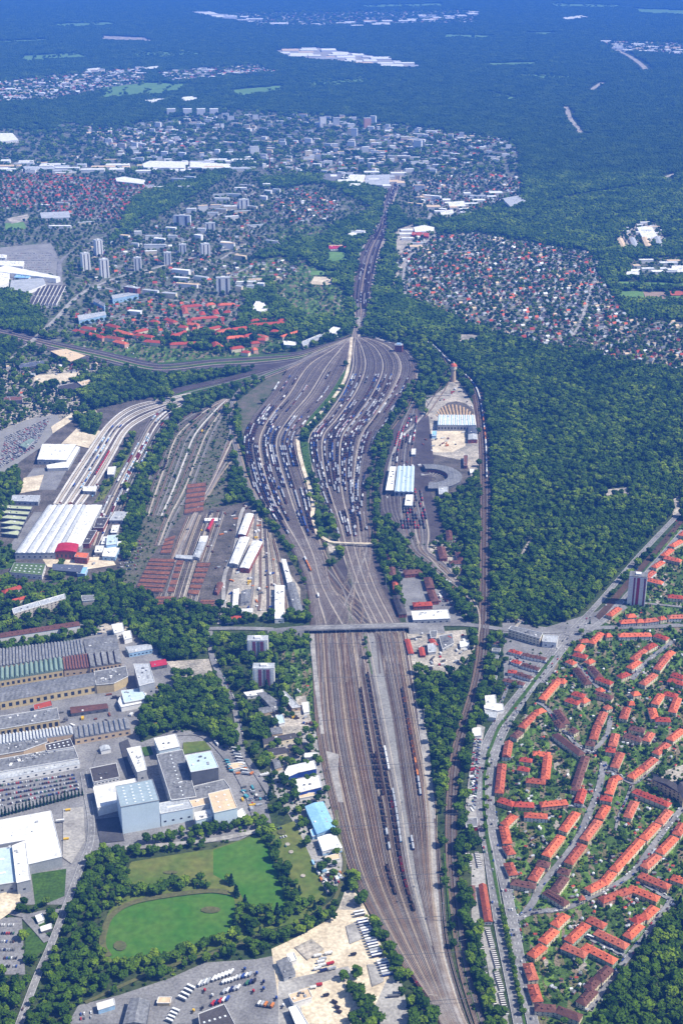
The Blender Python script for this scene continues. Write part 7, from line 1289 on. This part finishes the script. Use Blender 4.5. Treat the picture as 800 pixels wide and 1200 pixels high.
# garden sheds
k = 0
ys, xs = np.nonzero(MK == GARDEN); order = rng.permutation(len(ys))
for i in order:
    if k >= 260: break
    px, py = xs[i] + .5, ys[i] + .5
    if py < 740 and rng.random() > .25: continue
    x, y, _ = at(px, py); v = int(rng.integers(0, 5)); key = ('shed', v)
    if key not in MC:
        b = MB(); L, w = [3, 4, 5, 3.4, 4.4][v], [2.6, 3, 3.4, 2.4, 3]; w = w[v] if isinstance(w, list) else w; b.box(0, 0, 0, 2.2, L, w); b.add([(-L / 2 - .2, -w / 2 - .2, 2.2), (L / 2 + .2, -w / 2 - .2, 2.2), (L / 2 + .2, w / 2 + .2, 2.2), (-L / 2 - .2, w / 2 + .2, 2.2), (-L / 2 - .2, 0, 3.1), (L / 2 + .2, 0, 3.1)], [(0, 1, 5, 4), (2, 3, 4, 5), (0, 4, 3), (1, 2, 5), (3, 2, 1, 0)], 1)
        MC[key] = b.mesh('garden_shed', [W_[['white', 'cream', 'brick', 'grey', 'cream'][v]], R_[['white', 'red', 'grey', 'brown', 'light'][v]]])
    tag(link('garden_shed', MC[key], None, (x, y, .8), float(rng.uniform(0, PI))), 'tiny garden shed with a %s roof in the %s' % (['white', 'red', 'grey', 'brown', 'pale grey'][v], 'gardens between the orange terraces' if px > 580 else 'allotments by the railway'), 'shed', 'garden sheds'); carve([(x - 2, y - 2), (x + 2, y - 2), (x + 2, y + 2), (x - 2, y + 2)], 0, .3); k += 1
# low hedges and beds shown as small green lumps are planted below
# ------------------------------------------------------------------ trees
import bmesh
LEAF = leafmat('leaves', (.014, .038, .003), (.052, .102, .006), (.150, .215, .014))
LEAFF = leafmat('leaves_far', (.022, .050, .005), (.040, .078, .007), (.068, .114, .012))
LEAFC = leafmat('leaves_conifer', (.012, .034, .012), (.018, .045, .014), (.028, .06, .018))
BARK = mat('bark', (.09, .065, .045), None, .5)
def ico(sub):
    bm = bmesh.new(); bmesh.ops.create_icosphere(bm, subdivisions=sub, radius=1); v = np.array([q.co[:] for q in bm.verts]); f = [tuple(q.index for q in p.verts) for p in bm.faces]; bm.free(); return v, f
I1 = ico(2); I0 = ico(1)
def crown(seed, rx, rz, zc, nb, base=I1, cards=260, br=(.36, .58), cone=False):
    q = np.random.default_rng(seed); b = MB(); pts = []
    for i in range(nb):
        if cone:
            t = (i + .5) / nb; z = zc - rz + 2 * rz * t; rr = rx * (1 - t) * .8 + .25; a = i * 2.4; c = np.array([math.cos(a) * rr * .35, math.sin(a) * rr * .35, z]); r = rr
        else:
            d = q.normal(size=3); d /= np.linalg.norm(d); d[2] = d[2] * .8 + .12; k = q.uniform(.45, .78) if i else 0; c = np.array([d[0] * rx * k, d[1] * rx * k, zc + d[2] * rz * k]); r = rx * q.uniform(*br)
        v = base[0] * (r * (1 + .22 * q.normal(size=(len(base[0]), 1)))) * np.array([1, 1, .82]) + c
        b.add(v.tolist(), base[1]); pts.append(v)
    pts = np.concatenate(pts)
    for i in range(cards):
        p = pts[q.integers(len(pts))] + q.normal(size=3) * .22; s = q.uniform(.3, .75); u = q.normal(size=3); u /= np.linalg.norm(u); w = np.cross(u, q.normal(size=3)); w /= np.linalg.norm(w)
        b.add([p - u * s - w * s, p + u * s - w * s, p + u * s + w * s, p - u * s + w * s], [(0, 1, 2, 3)])
    return b
def trunk(h, r):
    b = MB(); b.cyl(0, 0, 0, h, r, r * .55, 8)
    for i in range(4):
        a = i * 1.6 + .3; x, y = math.cos(a) * 1.7, math.sin(a) * 1.7
        b.add([(-.12, 0, h * .6), (.12, 0, h * .6), (0, .12, h * .62), (x, y, h * 1.15)], [(0, 1, 3), (1, 2, 3), (2, 0, 3)])
    return b
VAR = []   # (crown mesh, trunk mesh, joined mesh)
for s in range(7):
    q = random.Random(s); rx, rz = q.uniform(4.2, 5.6), q.uniform(3.4, 5.2); zc = rz + q.uniform(2.2, 3.6); cm = crown(s, rx, rz, zc, 15).mesh('crown', LEAF); tm = trunk(zc, .34).mesh('trunk', BARK); VAR.append((cm, tm))
cm = crown(50, 1.7, 6.2, 6.8, 12, cone=True, cards=120).mesh('crown', LEAFC); tm = trunk(3, .22).mesh('trunk', BARK); COLT = (cm, tm)
cm2 = crown(51, 3.0, 6.5, 7.2, 12, cone=True, cards=160).mesh('crown', LEAFC); CONT = (cm2, trunk(4, .28).mesh('trunk', BARK))
BUSH = [crown(70 + s, 1.5, 1.2, 1.1, 6, I0, 40).mesh('bush', LEAF) for s in range(4)]
def join2(c, t, nm): return joined((nm, c.name), [('crown', c, (0, 0, 0)), ('trunk', t, (0, 0, 0))])
def patch(seed, n, R, nb=5):
    q = np.random.default_rng(seed); b = MB()
    for i in range(n):
        a, r = q.uniform(0, 2 * PI), R * math.sqrt(q.uniform(0, 1)); x, y = r * math.cos(a), r * math.sin(a); s = q.uniform(.8, 1.35)
        for k in range(nb):
            d = q.normal(size=3) * np.array([2.6, 2.6, 1.8]) * s; rr = q.uniform(2.6, 3.8) * s
            v = I0[0] * rr * (1 + .18 * q.normal(size=(len(I0[0]), 1))) + d + np.array([x, y, 8.5 * s]); b.add(v.tolist(), I0[1])
    return b.mesh('tree_patch', LEAF if n < 9 else LEAFF)
SRC = bpy.data.collections.new('plant_kinds')   # kept out of the scene; only its instances render
def src(me, i):
    o = bpy.data.objects.new('kind_%02d' % i, me); SRC.objects.link(o)
SM = [join2(c, t, 'tree') for c, t in VAR] + [join2(CONT[0], CONT[1], 'tree')] + BUSH + [patch(90 + i, 5, 11) for i in range(4)] + [patch(95 + i, 22, 26, 4) for i in range(4)]
for i, me in enumerate(SM): src(me, i)
NT, IC, IB, IP, IQ = len(VAR), len(VAR), len(VAR) + 1, len(VAR) + 5, len(VAR) + 9
def scatter_stuff(name, P, S, Rz, I, label, cat):
    if len(P) == 0: return
    me = bpy.data.meshes.new(name); me.from_pydata([tuple(map(float, p)) for p in P], [], [])
    for an, ty, val in (('sc', 'FLOAT', S), ('rz', 'FLOAT', Rz), ('vi', 'INT', I)):
        a = me.attributes.new(an, ty, 'POINT'); a.data.foreach_set('value', np.asarray(val, np.float32 if ty == 'FLOAT' else np.int32))
    o = link(name, me, kind='stuff'); tag(o, label, cat)
    ng = bpy.data.node_groups.new(name, 'GeometryNodeTree'); ng.interface.new_socket('Geometry', in_out='INPUT', socket_type='NodeSocketGeometry'); ng.interface.new_socket('Geometry', in_out='OUTPUT', socket_type='NodeSocketGeometry')
    N, L = ng.nodes, ng.links; gi, go = N.new('NodeGroupInput'), N.new('NodeGroupOutput'); iop = N.new('GeometryNodeInstanceOnPoints'); ci = N.new('GeometryNodeCollectionInfo')
    ci.inputs['Collection'].default_value = SRC; ci.inputs['Separate Children'].default_value = True; ci.inputs['Reset Children'].default_value = True
    def at_(nm, ty): n = N.new('GeometryNodeInputNamedAttribute'); n.data_type = ty; n.inputs['Name'].default_value = nm; return n.outputs['Attribute']
    cb = N.new('ShaderNodeCombineXYZ'); L.new(at_('rz', 'FLOAT'), cb.inputs['Z'])
    iop.inputs['Pick Instance'].default_value = True; L.new(at_('vi', 'INT'), iop.inputs['Instance Index']); L.new(cb.outputs[0], iop.inputs['Rotation']); L.new(at_('sc', 'FLOAT'), iop.inputs['Scale'])
    L.new(gi.outputs[0], iop.inputs['Points']); L.new(ci.outputs[0], iop.inputs['Instance']); L.new(iop.outputs[0], go.inputs[0])
    md = o.modifiers.new('scatter', 'NODES'); md.node_group = ng
def sample(step, y0, y1, jit=.45):
    """jittered ground grid covering photo rows y0..y1, with land-use code"""
    ga, gb = at(400, y1)[1], at(400, y0)[1]; ys = np.arange(ga, gb, step); out = []
    for gy in ys:
        hw = abs(at(-70, proj(0, gy)[1])[0]) if True else 0
        xs = np.arange(-hw, hw, step); q = np.stack([xs + rng.uniform(-jit, jit, len(xs)) * step, gy + rng.uniform(-jit, jit, len(xs)) * step], 1); out.append(q)
    P = np.concatenate(out); zc = P[:, 1] * CP + HC * SP; px = 400 + F * P[:, 0] / zc; py = 600 - F * (P[:, 1] * SP - HC * CP) / zc
    ok = (px > -68) & (px < 868) & (py < y1) & (py >= y0); P, px, py = P[ok], px[ok], py[ok]
    c = MK[np.clip(py.astype(int), 0, 1199), np.clip(px.astype(int), 0, 799)]; return P, px, py, c
#            none forest park garden suburb urban grass weed forest2
DENS = np.array([0, .98, .34, .20, .52, .06, .0, .05, .56]); SIZE = np.array([0, 1.10, 1.0, .60, .75, .8, .8, .6, 1.12])
fill([(250, 732), (364, 730), (364, 747), (250, 749)], NONE); fill([(470, 728), (590, 733), (590, 743), (470, 742)], NONE)
P1, X1, Y1, C1 = sample(9.0, 390, 1262); keep = rng.random(len(P1)) < DENS[C1]; P1, X1, Y1, C1 = P1[keep], X1[keep], Y1[keep], C1[keep]
S1 = SIZE[C1] * rng.uniform(.62, 1.35, len(P1)) * (1 + .1 * (Y1 < 560)) * np.where((X1 < 410) & (Y1 > 940), .86, 1); V1 = rng.integers(0, NT, len(P1)); V1[rng.random(len(P1)) < .04 + .22 * (np.sin(P1[:, 0] / 61) * np.sin(P1[:, 1] / 83 + 1) > .45)] = IC; R1 = rng.uniform(0, 6.28, len(P1))
D1 = np.hypot(P1[:, 0], P1[:, 1]) - 120 * S1; order = np.argsort(D1); inview = [i for i in order if 2 < X1[i] < 798 and Y1[i] < 1198][:300]; near = set(inview)
def tree_label(px, py):
    if px > 685 and py > 1040: return 'broad leafy tree in the dense wood at the bottom right', 'trees of the bottom right wood'
    if 90 < px < 405 and 940 < py < 1200 : return 'leafy tree in the belt around the meadow and oval pitch', 'trees around the meadow'
    if px <= 110: return 'leafy tree beside the road at the lower left', 'trees at the lower left'
    if 405 <= px < 500: return 'leafy tree in the strip between trailers and railway', 'trees between trailers and railway'
    if px < 600: return 'leafy tree on the embankment beside the main line', 'trees beside the main line'
    return 'small garden tree among the orange terraces', 'garden trees among the terraces'
for i in inview:
    lb, gp = tree_label(X1[i], Y1[i]); con = V1[i] == IC; cm, tm = CONT if con else VAR[V1[i]]
    t = thing('conifer_tree' if con else 'broadleaf_tree', lb.replace('leafy', 'dark pointed').replace('broad ', '').replace('small garden', 'dark pointed garden') if con else lb, 'tree', (P1[i, 0], P1[i, 1], 0), float(R1[i]), gp); t.scale = (S1[i],) * 3
    link('trunk', tm, t); link('crown', cm, t)
rest = np.array([i for i in range(len(P1)) if i not in near])
def z3(P): return np.c_[P, np.zeros(len(P))]
scatter_stuff('woodland', z3(P1[rest]), S1[rest], R1[rest], V1[rest], 'dense green woods and scattered trees around the railway yard', 'woods')
# columnar trees behind the car park, thin hedge
for i in range(24):
    u = i / 23; x, y, _ = at(3 + 94 * u, 957 - 25 * u); t = thing('columnar_tree', 'slim dark columnar tree in the row below the works car park', 'tree', (x, y, 0), i, 'columnar trees below the car park'); s = .85 + .3 * rng.random(); t.scale = (s,) * 3; link('trunk', COLT[1], t); link('crown', COLT[0], t)
for i in range(34):
    u = i / 33; px, py = (576 + (u - .0) * 34, 1020 + u * 170) if i > 8 else (571 - i * .5, 890 + i * 12); x, y, _ = at(px - 1.0 + (1.5 if i <= 8 else 2.5), py); t = thing('median_tree', 'round tree standing on the grass median of the avenue', 'tree', (x, y, 1), i, 'trees on the avenue median'); s = .5 + .3 * rng.random(); t.scale = (s,) * 3; link('trunk', VAR[i % NT][1], t); link('crown', VAR[i % NT][0], t)
fill([(250, 732), (364, 730), (364, 747), (250, 749)], NONE); fill([(470, 728), (590, 733), (590, 743), (470, 742)], NONE)
# shrubs in gardens and verges
P2, X2, Y2, C2 = sample(4.6, 430, 1250); d2 = np.array([0, .22, .30, .44, 0, .03, .0, .22, .30]); kp = rng.random(len(P2)) < d2[C2]; P2 = P2[kp]
scatter_stuff('shrubbery', z3(P2), rng.uniform(.5, 1.5, len(P2)), rng.uniform(0, 6.28, len(P2)), rng.integers(IB, IB + 4, len(P2)), 'low bushes and hedges filling the gardens and verges', 'shrubs')
P3, X3, Y3, C3 = sample(15, 205, 390); d3 = np.array([0, .98, .48, .25, .62, .1, .0, .1, .75]); kp = rng.random(len(P3)) < d3[C3]; P3, C3 = P3[kp], C3[kp]
single = (C3 == SUBURB) | (C3 == GARDEN) | (C3 == PARK)
I3 = np.where(single, rng.integers(0, NT, len(P3)), rng.integers(IP, IP + 4, len(P3)))
scatter_stuff('middle_woodland', z3(P3), np.where(single, rng.uniform(.7, 1.2, len(P3)), rng.uniform(.8, 1.15, len(P3))), rng.uniform(0, 6.28, len(P3)), I3, 'woods and street trees of the middle distance', 'woods')
P4, X4, Y4, C4 = sample(31, -8, 205); d4 = np.array([0, .97, .6, .3, .5, .2, .0, .1, .6]); kp = rng.random(len(P4)) < d4[C4]; P4, C4 = P4[kp], C4[kp]
pat = (C4 == FOREST) | (C4 == FOREST2)
I4 = np.where(pat, rng.integers(IQ, IQ + 4, len(P4)), rng.integers(IP, IP + 4, len(P4)))
scatter_stuff('far_forest', z3(P4), rng.uniform(.8, 1.15, len(P4)), rng.uniform(0, 6.28, len(P4)), I4, 'vast blue hazy forest covering the far plain', 'forest')
SUN_E, SKY_E, EXPO = 4.8, 0.11, 0.62
HAZE_C, HAZE_D, HAZE_A = (.075, .275, 1.0, 1), 6.0e-5, None
# ------------------------------------------------------------------ light, air, camera
SUN_EL, SUN_AZ = math.radians(52), math.radians(-9)     # azimuth from +X (camera right), negative = towards the camera
sd = bpy.data.lights.new('sun', 'SUN'); sd.energy = SUN_E; sd.angle = math.radians(.5); sd.color = (1, .94, .83)
so = bpy.data.objects.new('sun', sd); COL.objects.link(so)
from mathutils import Vector
L_ = Vector((math.cos(SUN_EL) * math.cos(SUN_AZ), math.cos(SUN_EL) * math.sin(SUN_AZ), math.sin(SUN_EL)))
so.rotation_euler = L_.to_track_quat('Z', 'Y').to_euler(); so.location = (0, 2000, 3000)
w = bpy.data.worlds.new('World'); sc.world = w; w.use_nodes = True; nt = w.node_tree; bgd = nt.nodes['Background']
sky = nt.nodes.new('ShaderNodeTexSky'); sky.sky_type = 'NISHITA'; sky.sun_disc = False; sky.sun_elevation = SUN_EL; sky.sun_rotation = math.atan2(L_.x, L_.y)
nt.links.new(sky.outputs[0], bgd.inputs['Color']); bgd.inputs['Strength'].default_value = SKY_E
# haze box
m = bpy.data.materials.new('haze_air'); m.use_nodes = True; nt = m.node_tree; nt.nodes.remove(nt.nodes['Principled BSDF']); pv = nt.nodes.new('ShaderNodeVolumePrincipled')
pv.inputs['Color'].default_value = HAZE_C; pv.inputs['Density'].default_value = HAZE_D; pv.inputs['Anisotropy'].default_value = 0.0
if HAZE_A: pv.inputs['Absorption Color'].default_value = HAZE_A
nt.links.new(pv.outputs[0], nt.nodes['Material Output'].inputs['Volume'])
b = MB(); b.add([(x, y, z) for z in (-1.0, HC + 25) for x, y in ((-46000, -9000), (46000, -9000), (46000, 61000), (-46000, 61000))], [(3, 2, 1, 0), (4, 5, 6, 7), (0, 1, 5, 4), (1, 2, 6, 5), (2, 3, 7, 6), (3, 0, 4, 7)])
hz = link('haze', b.mesh('haze', m), kind='stuff'); tag(hz, 'blue summer haze thickening towards the horizon', 'haze')
cd = bpy.data.cameras.new('camera'); co = bpy.data.objects.new('camera', cd); COL.objects.link(co); co.location = (0, 0, HC); co.rotation_euler = (PI / 2 - PITCH, 0, 0)
cd.sensor_fit = 'VERTICAL'; cd.sensor_height = 36; cd.lens = 36 * F / 1200; cd.clip_start = 1; cd.clip_end = 120000; sc.camera = co
sc.view_settings.view_transform = 'Standard'; sc.view_settings.look = 'None'; sc.view_settings.exposure = EXPO; sc.view_settings.gamma = 1; sc.view_settings.use_curve_mapping = False
sc.render.engine = 'CYCLES'; sc.cycles.max_bounces = 6; sc.cycles.diffuse_bounces = 2; sc.cycles.glossy_bounces = 2; sc.cycles.volume_bounces = 1; sc.cycles.transparent_max_bounces = 4
sc.cycles.use_denoising = True; sc.cycles.denoiser = 'OPENIMAGEDENOISE'; sc.cycles.denoising_input_passes = 'RGB_ALBEDO_NORMAL'
sc.cycles.pixel_filter_type = 'BLACKMAN_HARRIS'; sc.cycles.filter_width = 1.5
